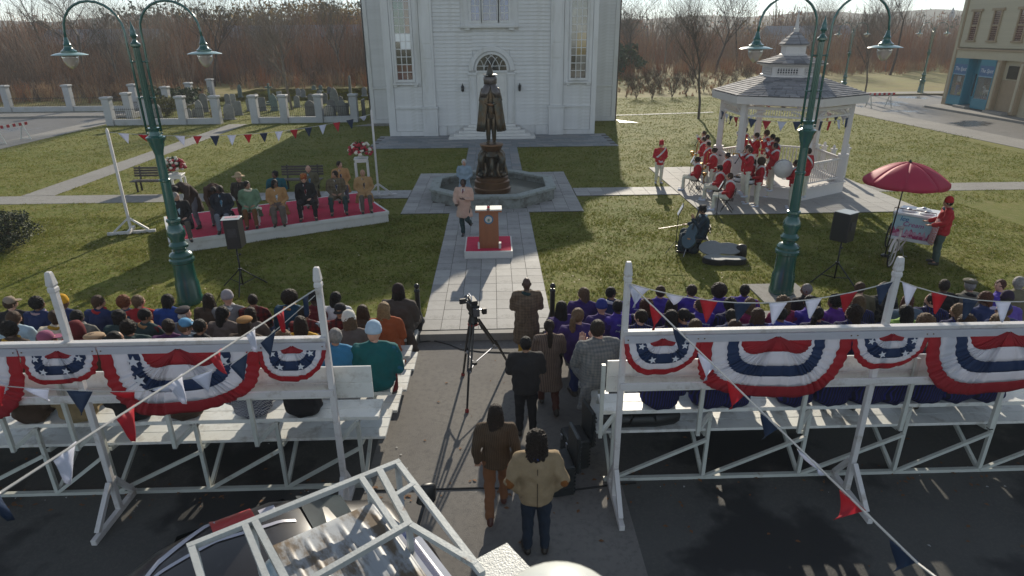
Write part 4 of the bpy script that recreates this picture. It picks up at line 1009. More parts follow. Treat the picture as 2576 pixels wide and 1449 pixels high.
def J(pose, arms):
    ra, la = (arms.split('+')+[arms])[:2] if '+' in arms else (arms, arms)
    j = {}
    if pose in ('sit', 'sitw', 'sitc'):
        j['T'] = [V3((0, .0, .10)), V3((0, -.03, .25)), V3((0, -.03, .40)), V3((0, -.02, .53)), V3((0, -.01, .61))]
        j['H'] = V3((0, .04, .755)); j['S'] = V3((.20, -.02, .56)); w_ = {'sit': .11, 'sitw': .2, 'sitc': .06}[pose]
        j['L'] = [[V3((.09, .03, .08)), V3((w_+.02, .46, .10)), V3((w_+.02, .46, -.34)), V3((w_+.03, .60, -.40))], None]
        l = j['L'][0]; j['L'][1] = [V3((-p.x, p.y, p.z)) for p in l]
        if pose == 'sitc':
            j['L'][0] = [V3((.09, .03, .08)), V3((.03, .48, .17)), V3((-.14, .56, -.18)), V3((-.16, .69, -.2))]
    elif pose == 'bend':
        j['T'] = [V3((0, -.06, .95)), V3((0, .03, 1.08)), V3((0, .17, 1.19)), V3((0, .32, 1.26)), V3((0, .40, 1.27))]
        j['H'] = V3((0, .52, 1.20)); j['S'] = V3((.185, .32, 1.25))
        j['L'] = [[V3((.09, -.06, .92)), V3((.14, .06, .50)), V3((.17, -.03, .08)), V3((.19, .12, .03))], [V3((-.09, -.06, .92)), V3((-.13, .12, .50)), V3((-.15, .05, .08)), V3((-.17, .2, .03))]]
    else:
        j['T'] = [V3((0, 0, .95)), V3((0, 0, 1.10)), V3((0, 0, 1.26)), V3((0, -.01, 1.38)), V3((0, -.01, 1.47))]
        j['H'] = V3((0, .03, 1.625)); j['S'] = V3((.195, -.01, 1.42))
        if pose == 'walk': Ls = ([V3((.09, 0, .92)), V3((.10, .16, .52)), V3((.09, .20, .09)), V3((.09, .34, .04))], [V3((-.09, 0, .92)), V3((-.10, -.03, .50)), V3((-.10, -.32, .16)), V3((-.10, -.26, .03))])
        elif pose == 'walk2': Ls = ([V3((.09, 0, .92)), V3((.10, -.03, .50)), V3((.10, -.32, .16)), V3((.10, -.26, .03))], [V3((-.09, 0, .92)), V3((-.10, .16, .52)), V3((-.09, .22, .09)), V3((-.09, .36, .04))])
        elif pose == 'run': Ls = ([V3((.09, 0, .92)), V3((.08, .02, .50)), V3((.05, .02, .09)), V3((.05, .16, .03))], [V3((-.09, 0, .92)), V3((-.11, .14, .54)), V3((-.12, -.24, .36)), V3((-.13, -.30, .24))])
        else:
            s_ = .1 if pose == 'stand' else .15
            Ls = ([V3((.09, 0, .92)), V3((s_, .02, .50)), V3((s_+.01, -.02, .09)), V3((s_+.04, .13, .03))], [V3((-.09, 0, .92)), V3((-s_, .02, .50)), V3((-s_-.01, -.02, .09)), V3((-s_-.04, .13, .03))])
        j['L'] = list(Ls)
    S = j['S']; j['A'] = []
    for sg, nm in ((1, ra), (-1, la)):
        e, w_, h = ARMS[nm]; sh = V3((S.x*sg, S.y, S.z))
        j['A'].append([sh, sh+V3((e[0]*sg, e[1], e[2])), sh+V3((w_[0]*sg, w_[1], w_[2])), V3((h[0]*sg, h[1], h[2])).normalized()])
    return j
SIDE = (1, 0, 0)
def hand(mb, w_, h, sg, sc=1.0):
    "palm, four bent unequal fingers and a thumb leaving the side"
    n = h.cross(V3((0, 0, 1)));
    if n.length < .1: n = V3((1, 0, 0))
    n.normalize(); dn = n.cross(h).normalized()
    mb.caps([w_-h*.02, w_+h*.05*sc, w_+h*.09*sc], [(.028*sc, .02*sc), (.042*sc, .018*sc), (.040*sc, .016*sc)], 8, side=tuple(n))
    for i, (o, L) in enumerate(((-.033, .06), (-.011, .075), (.011, .07), (.033, .055))):
        p = w_+h*.085*sc+n*o*sc; q = p+h*L*.55*sc; e = q+(h*.7+dn*.6)*L*.5*sc
        mb.tube([p, q, e], [.0095*sc, .009*sc, .006*sc], 5)
    p = w_+h*.03*sc-n*.034*sc*sg; mb.tube([p, p+(h*.6-n*sg*.7)*.035*sc, p+(h*1.0-n*sg*.5)*.06*sc], [.011*sc, .010*sc, .007*sc], 5)
def head_mb(mb, H, turn, nod=0):
    M = Matrix.Translation(H) @ Matrix.Rotation(math.radians(turn), 4, 'Z') @ Matrix.Rotation(math.radians(nod), 4, 'X')
    def fn(p):
        x, y, z = p
        if y > 0:
            f = y/.095
            if z < -.03: p.x *= 1-.28*min(1, (-z-.03)/.08); p.y *= 1-.06*min(1, (-z-.03)/.08)
            p.y += .022*math.exp(-(x/.014)**2-((z+.018)/.024)**2)*f            # nose
            p.y -= .010*math.exp(-((abs(x)-.032)/.018)**2-((z-.012)/.014)**2)*f   # eye sockets
            p.y += .006*math.exp(-(x/.03)**2-((z+.062)/.012)**2)*f             # lips
            p.y += .010*math.exp(-(x/.03)**2-((z+.1)/.02)**2)*f                # chin
            p.y += .006*math.exp(-((z-.034)/.012)**2)*math.exp(-(x/.06)**2)*f   # brow
        return M @ p
    mb.mi = 0; mb.ell((0, 0, 0), (.076, .096, .118), 22, 18, fn)
    for s_ in (-1, 1): mb.ell((s_*.078, -.008, -.005), (.012, .02, .032), 8, 6, lambda p: M @ p)
    mb.mi = 1
    for s_ in (-1, 1):
        mb.ell((s_*.031, .084, .013), (.012, .008, .006), 8, 6, lambda p: M @ p)
        mb.ell((s_*.033, .089, .034), (.018, .006, .004), 8, 4, lambda p: M @ p)
    mb.mi = 2; mb.ell((0, .093, -.06), (.022, .008, .007), 8, 5, lambda p: M @ p); mb.mi = 0
eyeM = mat('eye_dark', (.02, .015, .012), .3, var=0); lipM = mat('lip', (.28, .10, .085), .5, var=.1)
CM = {}
def cached(key, fn):
    if key not in CM: CM[key] = fn()
    return CM[key]
def slot(me, k=1):
    while len(me.materials) < k: me.materials.append(None)
    return me
def body_mesh(pose, arms, turn, nod):
    def base():
        j = J(pose, arms); mb = MB(); T = j['T']
        mb.caps(T, [(.15, .11), (.13, .10), (.15, .11), (.15, .10), (.06, .06)], 12, side=SIDE)
        mb.caps([T[4]-V3((0, 0, .03)), T[4]+(j['H']-T[4])*.6], [.056, .054], 10)
        for l in j['L']:
            mb.caps([l[0], l[1], l[2]], [.085, .055, .038], 10); mb.caps([l[2], l[3]], [.04, .035], 8)
        for a in j['A']: mb.caps([a[0], a[1], a[2]], [.05, .042, .028], 8)
        me = remesh(mb, .022, 0, smooth=2)
        return [tuple(v.co) for v in me.vertices], [tuple(p.vertices) for p in me.polygons]
    def f():
        j = J(pose, arms); bv, bf = cached(('bb', pose, arms), base)
        out = MB(); out.v = list(bv); out.f = list(bf); out.m = [0]*len(out.f)
        for a, sg in zip(j['A'], (1, -1)): hand(out, a[2], a[3], sg)
        head_mb(out, j['H'], turn, nod)
        m2 = out.mesh('body', True); slot(m2, 1); m2.materials.append(eyeM); m2.materials.append(lipM); return m2
    return cached(('b', pose, arms, turn, nod), f)
def top_mesh(pose, arms, length, bulk):
    def f():
        j = J(pose, arms); mb = MB(); T = j['T']; k = bulk
        up = (T[2]-T[0]).normalized()
        pts = [T[0]+up*.02, T[1], T[2], T[3], T[4]-up*.03]; rr = [(.20*k, .15*k), (.185*k, .145*k), (.20*k, .155*k), (.185*k, .135*k), (.10, .09)]
        mb.caps(pts, rr, 14, side=SIDE)
        S = j['A']; mb.caps([S[0][0]+V3((-.03, 0, .0)), T[4]-up*.055, S[1][0]+V3((.03, 0, .0))], [.080*k, .095*k, .080*k], 10)
        for a in S: mb.caps([a[0], a[1], a[1].lerp(a[2], .92)], [.086*k, .070*k, .054*k], 10)
        sit = pose.startswith('sit')
        if length == 'hip':
            mb.caps([T[0]+up*.05, T[0]-V3((0, 0, .0 if sit else .12))], [(.185*k, .14*k), (.19*k, .15*k)], 14, side=SIDE, e=.3)
        elif length in ('coat', 'knee', 'dress') and not sit:
            z = {'coat': .62, 'knee': .48, 'dress': .30}[length]
            fl = 1.25 if length == 'dress' else 1.1
            mb.caps([T[0]+up*.05, V3((T[0].x, T[0].y, .8)), V3((T[0].x, T[0].y-.01, z))], [(.19*k, .15*k), (.215*k, .175*k), (.235*fl, .20*fl)], 16, side=SIDE, e=.1)
        elif sit and length in ('coat', 'dress'):
            for l in j['L']: mb.caps([l[0], l[1].lerp(l[0], .1)], [(.13, .11), (.10, .085)], 12, side=SIDE)
            mb.caps([V3((0, -.1, .05)), V3((0, .02, .03))], [(.24, .06), (.24, .07)], 12, side=SIDE)
            if length == 'dress':
                for l in j['L']: mb.caps([l[1], l[2].lerp(l[1], .15)], [.10, .12], 12)
                mb.caps([V3((0, .35, .08)), V3((0, .46, .02)), V3((0, .46, -.36))], [(.22, .10), (.25, .12), (.30, .16)], 12, side=SIDE); mb.caps([V3((0, .1, .0)), V3((0, .2, -.34))], [(.22, .14), (.28, .2)], 12, side=SIDE)
            else:
                mb.caps([V3((-.18, -.12, .04)), V3((-.22, -.14, -.22))], [(.08, .04), (.1, .04)], 8, side=SIDE); mb.caps([V3((.18, -.12, .04)), V3((.22, -.14, -.22))], [(.08, .04), (.1, .04)], 8, side=SIDE)
        # collar
        c_ = T[4]-up*.01; mb.tube([c_-up*.03, c_+up*.055], [.098, .084], 12)
        return slot(remesh(mb, .02, .010, 13, 2))
    return cached(('t', pose, arms, length, bulk), f)
def leg_mesh(pose, k=1.0, flare=False):
    def f():
        j = J(pose, 'lap'); mb = MB()
        mb.caps([j['T'][0]+V3((0, 0, .04)), j['T'][0]-V3((0, 0, .03))], [(.165*k, .13*k), (.16*k, .125*k)], 12, side=SIDE)
        for l in j['L']: mb.caps([l[0], l[1], l[2].lerp(l[1], .06)], [.105*k, .078*k, .062*k if not flare else .08], 12)
        return slot(remesh(mb, .02, .009, 14, 2))
    return cached(('l', pose, k, flare), f)
def shoe_mesh(pose, side, k=1.0):
    def f():
        l = J(pose, 'lap')['L'][side]; a, t = l[2], l[3]; mb = MB(); d = (t-a); d.z = 0
        if d.length < .02: d = V3((0, .1, 0))
        d.normalize(); heel = a-V3((0, 0, .045))-d*.03; toe = heel+d*.20+V3((0, 0, (t.z-a.z+.06)*.6))
        mb.caps([heel, heel.lerp(toe, .45), toe], [(.04*k, .045*k), (.048*k, .042*k), (.04*k, .028*k)], 10, side=tuple(d.cross(V3((0, 0, 1)))))
        mb.caps([a+V3((0, 0, .03)), heel], [.045*k, .045*k], 8)
        return slot(remesh(mb, .014, 0, smooth=2))
    return cached(('s', pose, side, k), f)
def hair_mesh(style, seated):
    """head centred at origin, facing +Y"""
    def f():
        mb = MB(); amp, ns, vox = .003, 60, .012
        cap = lambda k=1.0, y=-.018, z=.022: mb.ell((0, y, z), (.094*k, .106*k, .116*k), 18, 12)
        if style == 'short': cap(.98)
        elif style == 'buzz': cap(.95, -.012, .014); amp = .001
        elif style == 'short_back': cap(1.0); mb.caps([(0, -.06, 0), (0, -.07, -.08)], [(.07, .04), (.055, .03)], 10, side=SIDE)
        elif style == 'bob':
            cap(1.04); mb.caps([(0, -.045, .02), (0, -.05, -.10), (0, -.05, -.15)], [(.098, .07), (.105, .075), (.095, .06)], 14, side=SIDE); amp = .004
        elif style == 'long':
            cap(1.03); mb.caps([(0, -.05, .03), (0, -.06, -.12), (0, -.105, -.26), (0, -.13, -.40)], [(.096, .065), (.108, .065), (.105, .045), (.07, .03)], 14, side=SIDE)
            for s_ in (-1, 1): mb.caps([(s_*.075, -.01, 0), (s_*.085, .0, -.12), (s_*.095, -.04, -.26)], [.03, .035, .025], 8)
            amp = .004
        elif style == 'xlong':
            cap(1.05); mb.caps([(0, -.05, .03), (0, -.07, -.12), (0, -.12, -.28), (0, -.155, -.56)], [(.10, .07), (.115, .07), (.12, .05), (.08, .03)], 14, side=SIDE); amp = .004
        elif style == 'pony':
            cap(.99); mb.caps([(0, -.10, .03), (0, -.15, .0), (0, -.155, -.12), (0, -.14, -.30), (0, -.13, -.40)], [.03, .042, .05, .045, .02], 10)
        elif style == 'bun': cap(1.0); mb.ell((0, -.11, .05), (.05, .045, .05), 10, 8)
        elif style == 'afro': mb.ell((0, -.025, .045), (.15, .145, .15), 20, 16); amp = .007; ns = 75
        elif style == 'curly': mb.ell((0, -.02, .035), (.112, .118, .125), 20, 14); amp = .009; ns = 70
        elif style == 'curlylong':
            mb.ell((0, -.025, .03), (.12, .12, .13), 20, 14); mb.caps([(0, -.05, -.02), (0, -.07, -.14), (0, -.09, -.24)], [(.125, .08), (.135, .085), (.10, .06)], 14, side=SIDE); amp = .010; ns = 65
        elif style == 'locs':
            cap(1.05)
            for i in range(16):
                a = PI*.05+PI*.9*i/15+PI; c_, s_ = math.cos(a), math.sin(a)
                mb.caps([(.07*c_, .07*s_, .08), (.11*c_, .10*s_-.01, .03), (.115*c_, .10*s_-.01, -.06-.03*(i % 3))], .014, 6)
            amp = .004
        elif style == 'balding': mb.ell((0, -.03, -.01), (.084, .088, .075), 18, 12); amp = .002
        elif style == 'topknot': cap(.98); mb.ell((0, -.03, .14), (.05, .05, .045), 10, 8)
        return slot(remesh(mb, vox, amp, ns, 1))
    return cached(('h', style), f)
def hat_parts(kind):
    def f():
        mb = MB(); out = []
        if kind == 'beanie':
            mb.lathe([(.098, .0), (.104, .02), (.104, .05), (.098, .06), (.094, .09), (.075, .13), (.04, .155), (.005, .162)], 20, (0, -.012, .01))
        elif kind == 'cap':
            mb.lathe([(.096, .03), (.098, .06), (.088, .10), (.06, .13), (.005, .142)], 18, (0, -.012, 0)); mb.add([(-.07, .07, .045), (.07, .07, .045), (.075, .14, .035), (.035, .175, .03), (-.035, .175, .03), (-.075, .14, .035)], [(0, 1, 2, 3, 4, 5)])
            mb.add([(-.07, .07, .038), (.07, .07, .038), (.075, .14, .028), (.035, .175, .023), (-.035, .175, .023), (-.075, .14, .028)], [(5, 4, 3, 2, 1, 0)])
        elif kind == 'flat': mb.ell((0, .01, .085), (.115, .135, .045), 18, 8); mb.ell((0, .11, .06), (.07, .05, .014), 12, 6)
        elif kind == 'beret': mb.ell((.01, -.02, .10), (.12, .12, .045), 18, 8); mb.lathe([(.09, .05), (.092, .09)], 16, (0, -.01, 0))
        elif kind == 'campaign': mb.lathe([(.19, .055), (.195, .06), (.10, .07), (.095, .12), (.07, .17), (.03, .185), (.004, .187)], 24, (0, -.01, 0))
        elif kind == 'fez': mb.lathe([(.098, .02), (.092, .16), (.004, .165)], 20, (0, -.01, 0))
        elif kind == 'shako': mb.lathe([(.10, .03), (.098, .05), (.092, .18), (.10, .2), (.004, .205)], 20, (0, -.01, 0)); mb.ell((0, .07, .045), (.075, .07, .012), 14, 5); mb.lathe([(.02, .2), (.022, .24), (.004, .28)], 10, (0, .05, 0))
        elif kind == 'headband': mb.lathe([(.104, .04), (.106, .045), (.106, .075), (.100, .08)], 20, (0, -.012, 0), cap=False)
        elif kind == 'hood': mb.lathe([(.115, -.09), (.12, -.02), (.118, .06), (.09, .13), (.04, .155), (.004, .16)], 18, (0, -.03, 0))
        me = mb.mesh('hat', True); slot(me); return me
    return cached(('hat', kind), f)
def part_of(root, name, me, m_, loc=(0, 0, 0), rot=(0, 0, 0), label=None):
    o = inst(name, me, root, loc, rot); o.material_slots[0].link = 'OBJECT'; o.material_slots[0].material = m_
    if label: o['label'] = label
    return o
SK = {'pale': (.50, .28, .20), 'tan': (.36, .19, .12), 'olive': (.28, .15, .09), 'brown': (.13, .062, .038), 'dark': (.06, .03, .02)}
def skin(k): return mat('skin_'+k, SK[k], .5, var=.08, vs=12)
HC = {'black': (.010, .009, .009), 'dkbrown': (.022, .014, .010), 'brown': (.055, .030, .018), 'ltbrown': (.13, .08, .045), 'blonde': (.28, .18, .09), 'ginger': (.16, .05, .02), 'grey': (.22, .21, .20), 'white': (.5, .48, .45), 'auburn': (.07, .022, .014)}
def hairm(k): return mat('hair_'+k, HC[k], .6, var=.4, vs=25, spec=.25, bump=1.0, bs=14, bstretch=(9, 9, 1.2))
def cloth(name, col, pat=None, c2=None, ps=1.0, bump=.25): col = tuple(min(.6, c*1.22+.002) for c in col); return mat('cloth_'+name, col, .85, var=.14, vs=9, pat=pat, c2=c2, ps=ps, bump=bump, bs=90, spec=.25)
def person(label, loc, rz=0.0, pose='sit', arms='lap', turn=0, nod=0, top=None, length='hip', bottom=None, hair=None, hat=None, sk='tan', shoes=None, sc=1.03, grp=None,
           bulk=1.0, sash=False, gloves=None, legk=1.0, shirt=None, tie=None, sleeves=None, scarf=None, belt=None, lettering=False, flare=False):
    r = thing('person', label, 'person', loc, rz, grp); r.scale = (sc,)*3
    j = J(pose, arms)
    part_of(r, 'body', body_mesh(pose, arms, turn, nod), skin(sk))
    part_of(r, {'coat': 'coat', 'knee': 'coat', 'dress': 'dress'}.get(length, 'jacket'), top_mesh(pose, arms, length, bulk), top)
    if bottom and length != 'dressx': part_of(r, 'trousers', leg_mesh(pose, legk, flare), bottom)
    if shoes is None: shoes = mat('shoe_dark', (.018, .014, .012), .35, var=.2)
    for s_ in (0, 1): part_of(r, 'shoe', shoe_mesh(pose, s_, 1.08), shoes)
    hr = (math.radians(nod), 0, math.radians(turn))
    if hair: part_of(r, 'hair', hair_mesh(hair[0], False), hairm(hair[1]), j['H'], hr)
    if hat: part_of(r, 'hat', hat_parts(hat[0]), hat[1], j['H'], hr)
    T = j['T']
    if sleeves:
        def f():
            mb = MB()
            for a in j['A']: mb.caps([a[0]+V3((0, 0, -.01)), a[1], a[1].lerp(a[2], .95)], [.082*bulk, .068*bulk, .055*bulk], 10)
            return slot(remesh(mb, .02, .004, 11, 1))
        part_of(r, 'sleeves', cached(('sl', pose, arms, bulk), f), sleeves)
    if scarf:
        def f():
            mb = MB(); c_ = T[4]+V3((0, .01, .0)); mb.tube([c_+V3((.095*math.cos(a), .09*math.sin(a), .015*math.sin(2*a))) for a in [i*PI/8 for i in range(17)]], .033, 8); return slot(remesh(mb, .014, .004, 30, 1))
        part_of(r, 'scarf', cached(('sc', pose), f), scarf)
    if shirt or tie:
        z1 = T[4].z-.02; y1 = T[3].y+.125
        q = MB(); lean = (T[4]-T[2]).normalized()
        q.add([(-.05, y1-.035, z1+.02), (.05, y1-.035, z1+.02), (.03, y1+.028, z1-.2), (-.03, y1+.028, z1-.2), (0, y1+.03, z1-.33), (-.05, y1-.06, z1+.02), (.05, y1-.06, z1+.02), (0, y1-.02, z1-.33)],
              [(0, 3, 2, 1), (3, 4, 2), (0, 1, 6, 5), (5, 6, 7), (0, 5, 3), (1, 2, 6), (5, 7, 4, 3), (6, 2, 4, 7)])
        o = q.build('shirt_front', shirt or WHITE, r)
        if tie:
            q = MB(); q.add([(-.018, y1-.02, z1+.012), (.018, y1-.02, z1+.012), (.028, y1+.037, z1-.2), (0, y1+.045, z1-.3), (-.028, y1+.037, z1-.2), (0, y1-.05, z1)], [(0, 4, 3, 2, 1), (0, 1, 5), (1, 2, 5), (2, 3, 5), (3, 4, 5), (4, 0, 5)]); q.build('tie', tie, r)
    if sash:
        def f():
            mb = MB(); c_ = T[2].lerp(T[3], .3); pts = []
            for i in range(25):
                a = 2*PI*i/24; x = .20*math.cos(a); y = .155*math.sin(a)
                pts.append(V3((x, y+c_.y, c_.z+.0-x*1.05)))
            vs = []
            for i, p in enumerate(pts):
                for dz in (-.045, .045):
                    for k in (1.0, 1.06): vs.append((p.x*k, (p.y-c_.y)*k+c_.y, p.z+dz))
            fs = []
            for i in range(24):
                o = i*4
                for a_, b_ in ((0, 1), (1, 3), (3, 2), (2, 0)): fs.append((o+a_, o+b_, o+4+b_, o+4+a_))
            mb.add(vs, fs); return slot(mb.mesh('sash', True))
        part_of(r, 'sash', cached(('sash', pose), f), sash)
        def f2():
            mb = MB(); z0_, z1_ = T[1].z-.08, T[3].z+.05; yb = T[2].y
            mb.caps([V3((0, yb+.045, z0_)), V3((0, yb+.05, T[2].z)), V3((0, yb+.035, z1_))], [(.10, .10), (.11, .10), (.09, .085)], 12, side=SIDE, e=.4); return slot(remesh(mb, .018, .002, 20, 1))
        part_of(r, 'front_panel', cached(('fp', pose), f2), cloth('band_orange', (.32, .085, .025)))
    if gloves:
        def f():
            mb = MB()
            for a, sg in zip(j['A'], (1, -1)): hand(mb, a[2]-a[3]*.015, a[3], sg, 1.22)
            return slot(mb.mesh('glove', True))
        part_of(r, 'gloves', cached(('gl', pose, arms), f), gloves)
    if belt:
        q = MB(); c_ = T[0]+V3((0, 0, .12)); q.lathe([(.178, -.03), (.182, -.02), (.182, .02), (.178, .03)], 20, (0, 0, 0), cap=False); q.v = [(x, y*.78+c_.y-.005, z+c_.z) for x, y, z in q.v]
        q.bar((-.0, -.15+c_.y, c_.z), (-.05, -.165+c_.y, c_.z-.22), .035, .012); q.bar((.0, -.15+c_.y, c_.z), (.05, -.165+c_.y, c_.z-.2), .035, .012)
        q.build('belt', belt, r)
    if lettering:
        def f():
            mb = MB(); yb = T[3].y-.152; rr = random.Random(3)
            for row, (z, x0, n) in enumerate(((T[3].z-.06, -.10, 9), (T[3].z-.16, -.04, 7))):
                pts = []
                for i in range(n*3):
                    x = x0+i*.0072; am = .022 if i % 9 < 3 else .011
                    pts.append(V3((-(x), yb-.004-.0*abs(x), z+am*math.sin(i*2.1)+.25*(x-x0))))
                mb.tube(pts, .0055, 4)
            return slot(mb.mesh('lettering'))
        part_of(r, 'lettering', cached(('let', pose), f), mat('lettering_white', (.5, .55, .6), .6, var=0))
    return r
ctr = [0]
# rows of the stands: seat height and hip line
ROW = {0: (1.02, 7.62), 1: (.77, 8.68), 2: (.52, 9.73), 3: (.27, 10.78), 4: (.16, 11.72)}
navy = cloth('navy', (.012, .022, .075)); black = cloth('black', (.012, .012, .014)); denim = cloth('denim', (.02, .035, .07)); greyc = cloth('grey', (.16, .16, .165))
brownc = cloth('brown', (.05, .032, .022)); violet = cloth('violet', (.045, .025, .22)); violet2 = cloth('purple_jacket', (.035, .018, .10)); magenta = cloth('magenta', (.17, .008, .055))
pin = cloth('pinstripe_navy', (.008, .009, .02), 'stripe', (.018, .02, .13)); camel = cloth('camel', (.33, .18, .075)); olive = cloth('olive', (.10, .09, .055)); teal = cloth('teal', (.006, .085, .09)); rust = cloth('rust', (.26, .06, .018))
cream_ = cloth('cream', (.48, .42, .33)); maroon = cloth('maroon', (.10, .01, .014)); mustard = cloth('mustard', (.36, .20, .02)); plaidR = cloth('plaid_red', (.13, .010, .012), 'plaid', (.01, .01, .014)); pblue = cloth('pale_blue', (.26, .34, .40)); royal = cloth('royal', (.012, .045, .20))
dkg = cloth('dark_green', (.018, .04, .042)); taupe = cloth('taupe', (.10, .078, .068)); bluev = cloth('blue_vest', (.03, .15, .28)); whitec = cloth('white', (.58, .60, .66)); tweed = cloth('tweed', (.13, .105, .07), 'plaid', (.10, .075, .045)); herr = cloth('herringbone', (.15, .15, .145), 'plaid', (.10, .11, .12), 2.2)
redc = cloth('red', (.28, .012, .018)); lime = cloth('lime', (.17, .28, .06)); slate = cloth('slate', (.07, .10, .14)); leather = cloth('floral_black', (.015, .017, .02), 'leafy', (.07, .07, .06))
def aud(x, row, label, hair, top, sk='tan', turn=0, hat=None, dy=0.0, **k):
    z, Y = ROW[row]; X, _ = G(x, 0, 0) if False else (None, None)
    d = _f*FOC + _R*(x-1288) - _U*((790 if row > 1 else 850)-724.5)
    hy = Y+.02; hz = z+.78
    # solve for the place in the row under this line of sight
    lo, hi = -14, 14
    for _ in range(40):
        m_ = (lo+hi)/2; v = Vector((m_, hy, hz-CAM_H)); px = 1288+FOC*(v.dot(_R))/(v.dot(_f))
        if px < x: lo = m_
        else: hi = m_
    k.setdefault('pose', rnd.choice(('sit', 'sit', 'sitw'))); k.setdefault('arms', rnd.choice(('lap', 'lap', 'clasp', 'fold')))
    k.setdefault('bottom', rnd.choice((denim, black, brownc, navy))); k.setdefault('grp', None)
    k.setdefault('nod', rnd.choice((0, 0, -8, 6)))
    turn = turn if turn else rnd.choice((0, 15, -15, -25, 30))
    return person(label, (m_, Y+dy, z+.005), rnd.gauss(0, .16), top=top, hair=hair, hat=hat, sk=sk, turn=turn, sc=k.pop('sc', 1.05)*1.05+rnd.uniform(-.02, .02), **k)
bs = lambda n, c: ('beanie', cloth('hat_'+n, c)); cp_ = lambda n, c: ('cap', cloth('hat_'+n, c))
L_ = 'in the left stands'
aud(29, 4, 'person in beige baseball cap and black top at the far left of the front row', ('short', 'brown'), black, 'pale', -40, cp_('beige', (.20, .16, .12)))
aud(95, 4, 'person with curly black hair in navy jacket with patterned scarf, front row left', ('curly', 'black'), navy, 'brown', -40, scarf=cloth('stripe_scarf', (.3, .2, .22), 'hstripe', (.05, .08, .15)))
aud(37, 3, 'person with brown hair and pale blue padded jacket at the far left edge', ('bob', 'brown'), pblue, 'tan', -40)
aud(140, 3, 'person in cream jumper with yellow scarf behind the left banner post', ('short_back', 'brown'), cream_, 'pale', 0, scarf=mustard)
aud(160, 4, 'person in mustard yellow knit hat beside the left banner post', None, navy, 'brown', 0, bs('yellow', (.42, .22, .01)))
aud(196, 3, 'person with black hair in grey hood and plaid jacket right of the left post', ('short_back', 'black'), cloth('plaid_grey', (.10, .10, .09), 'plaid', (.20, .19, .16)), 'brown', 0, scarf=greyc)
aud(27, 2, 'person with curly dark hair and yellow scarf low at the left edge', ('curly', 'black'), brownc, 'dark', -40, scarf=mustard)
aud(120, 1, 'person in mauve cap just above the left banner rail', ('short', 'brown'), slate, 'tan', -40, cp_('mauve', (.19, .06, .11)), sc=1.1)
aud(196, 2, 'person in maroon hood right of the left post', None, maroon, 'brown', 0, ('hood', maroon))
aud(238, 1, 'person in tan flat cap looking right above the left rail', ('short', 'ltbrown'), brownc, 'pale', -40, ('flat', cloth('hat_tan', (.27, .19, .12))))
aud(248, 4, 'person with brown hair in blue jacket with red collar, front row', ('short_back', 'brown'), navy, 'pale', -40, scarf=redc)
aud(302, 3, 'person with dark braids, headband and dark teal jacket', ('locs', 'black'), dkg, 'olive', -40, ('headband', black))
aud(314, 4, 'person with curly ginger hair looking right in the front row', ('curly', 'ginger'), denim, 'pale', -40)
aud(350, 4, 'person with light brown hair in bright red jumper', ('short_back', 'ltbrown'), redc, 'pale', -40)
aud(365, 3, 'person with short black hair, tan hood and green jacket with maroon sleeves', ('short', 'black'), dkg, 'olive', -40, scarf=camel, sleeves=maroon)
aud(290, 1, 'person with cropped dark hair and glasses low behind the rail', ('buzz', 'black'), navy, 'tan', -40, sc=1.1)
aud(328, 2, 'person with big dark brown hair '+L_+' middle row', ('curly', 'dkbrown'), dkg, 'tan')
aud(425, 4, 'person with short locs in bright royal blue jumper left of the lamp post base', ('locs', 'black'), royal, 'brown', -40)
aud(466, 3, 'person with white beard, dark felt hat and grey coat by the lamp post base', ('balding', 'white'), cloth('coat_bluegrey', (.12, .13, .145)), 'pale', -40, ('beret', cloth('hat_felt', (.04, .035, .04))), scarf=whitec)
aud(425, 2, 'person with short dark hair and purple collar left of the blue cap', ('short', 'dkbrown'), cloth('plum', (.06, .015, .07)), 'brown')
aud(470, 2, 'person in light blue baseball cap turned to the right', ('short', 'ltbrown'), slate, 'pale', -70, cp_('lightblue', (.09, .25, .42)))
aud(503, 2, 'person with short black hair right of the light blue cap', ('short', 'black'), black, 'olive')
aud(525, 4, 'person with long dark brown hair in dark coat, front row right of the lamp post', ('long', 'dkbrown'), brownc, 'tan')
aud(562, 3, 'person with long straight black hair in grey brown jacket', ('xlong', 'black'), taupe, 'tan', -40)
aud(574, 4, 'person in pale grey beanie with white hood', None, greyc, 'pale', 0, bs('grey', (.27, .25, .26)), scarf=whitec, sc=1.08)
aud(636, 4, 'person with cropped hair in red and black checked shirt', ('buzz', 'dkbrown'), plaidR, 'tan')
aud(630, 3, 'person with dark hair before the red checked shirt', ('bob', 'dkbrown'), taupe, 'tan')
aud(617, 2, 'person in tan knitted beret above the centre of the left banner', ('bob', 'dkbrown'), brownc, 'brown', 0, ('beret', cloth('hat_tanknit', (.26, .14, .05))))
aud(729, 4, 'person with large dark afro in navy parka with tan fur collar', ('afro', 'dkbrown'), cloth('parka', (.008, .045, .085)), 'brown', 0, scarf=camel, bulk=1.2)
aud(766, 3, 'person with dark hair and beard in plaid vest with light blue sleeves', ('short_back', 'black'), plaidR, 'tan', -40, sleeves=pblue)
aud(792, 4, 'person in black beanie and maroon jacket left of the banner post', None, maroon, 'dark', -40, bs('black', (.012, .012, .014)))
aud(846, 4, 'person with dark hair in white jacket behind the black backwards cap', ('bob', 'black'), whitec, 'brown', 0)
aud(857, 3, 'person in black backwards cap and red checked shirt', ('buzz', 'black'), plaidR, 'tan', 170, cp_('blackcap', (.015, .015, .018)))
aud(756, 2, 'person with long dark hair in mustard cardigan left of the post', ('long', 'dkbrown'), mustard, 'tan')
aud(712, 1, 'person with light hair just showing above the end of the left banner rail', ('curly', 'ltbrown'), rust, 'pale')
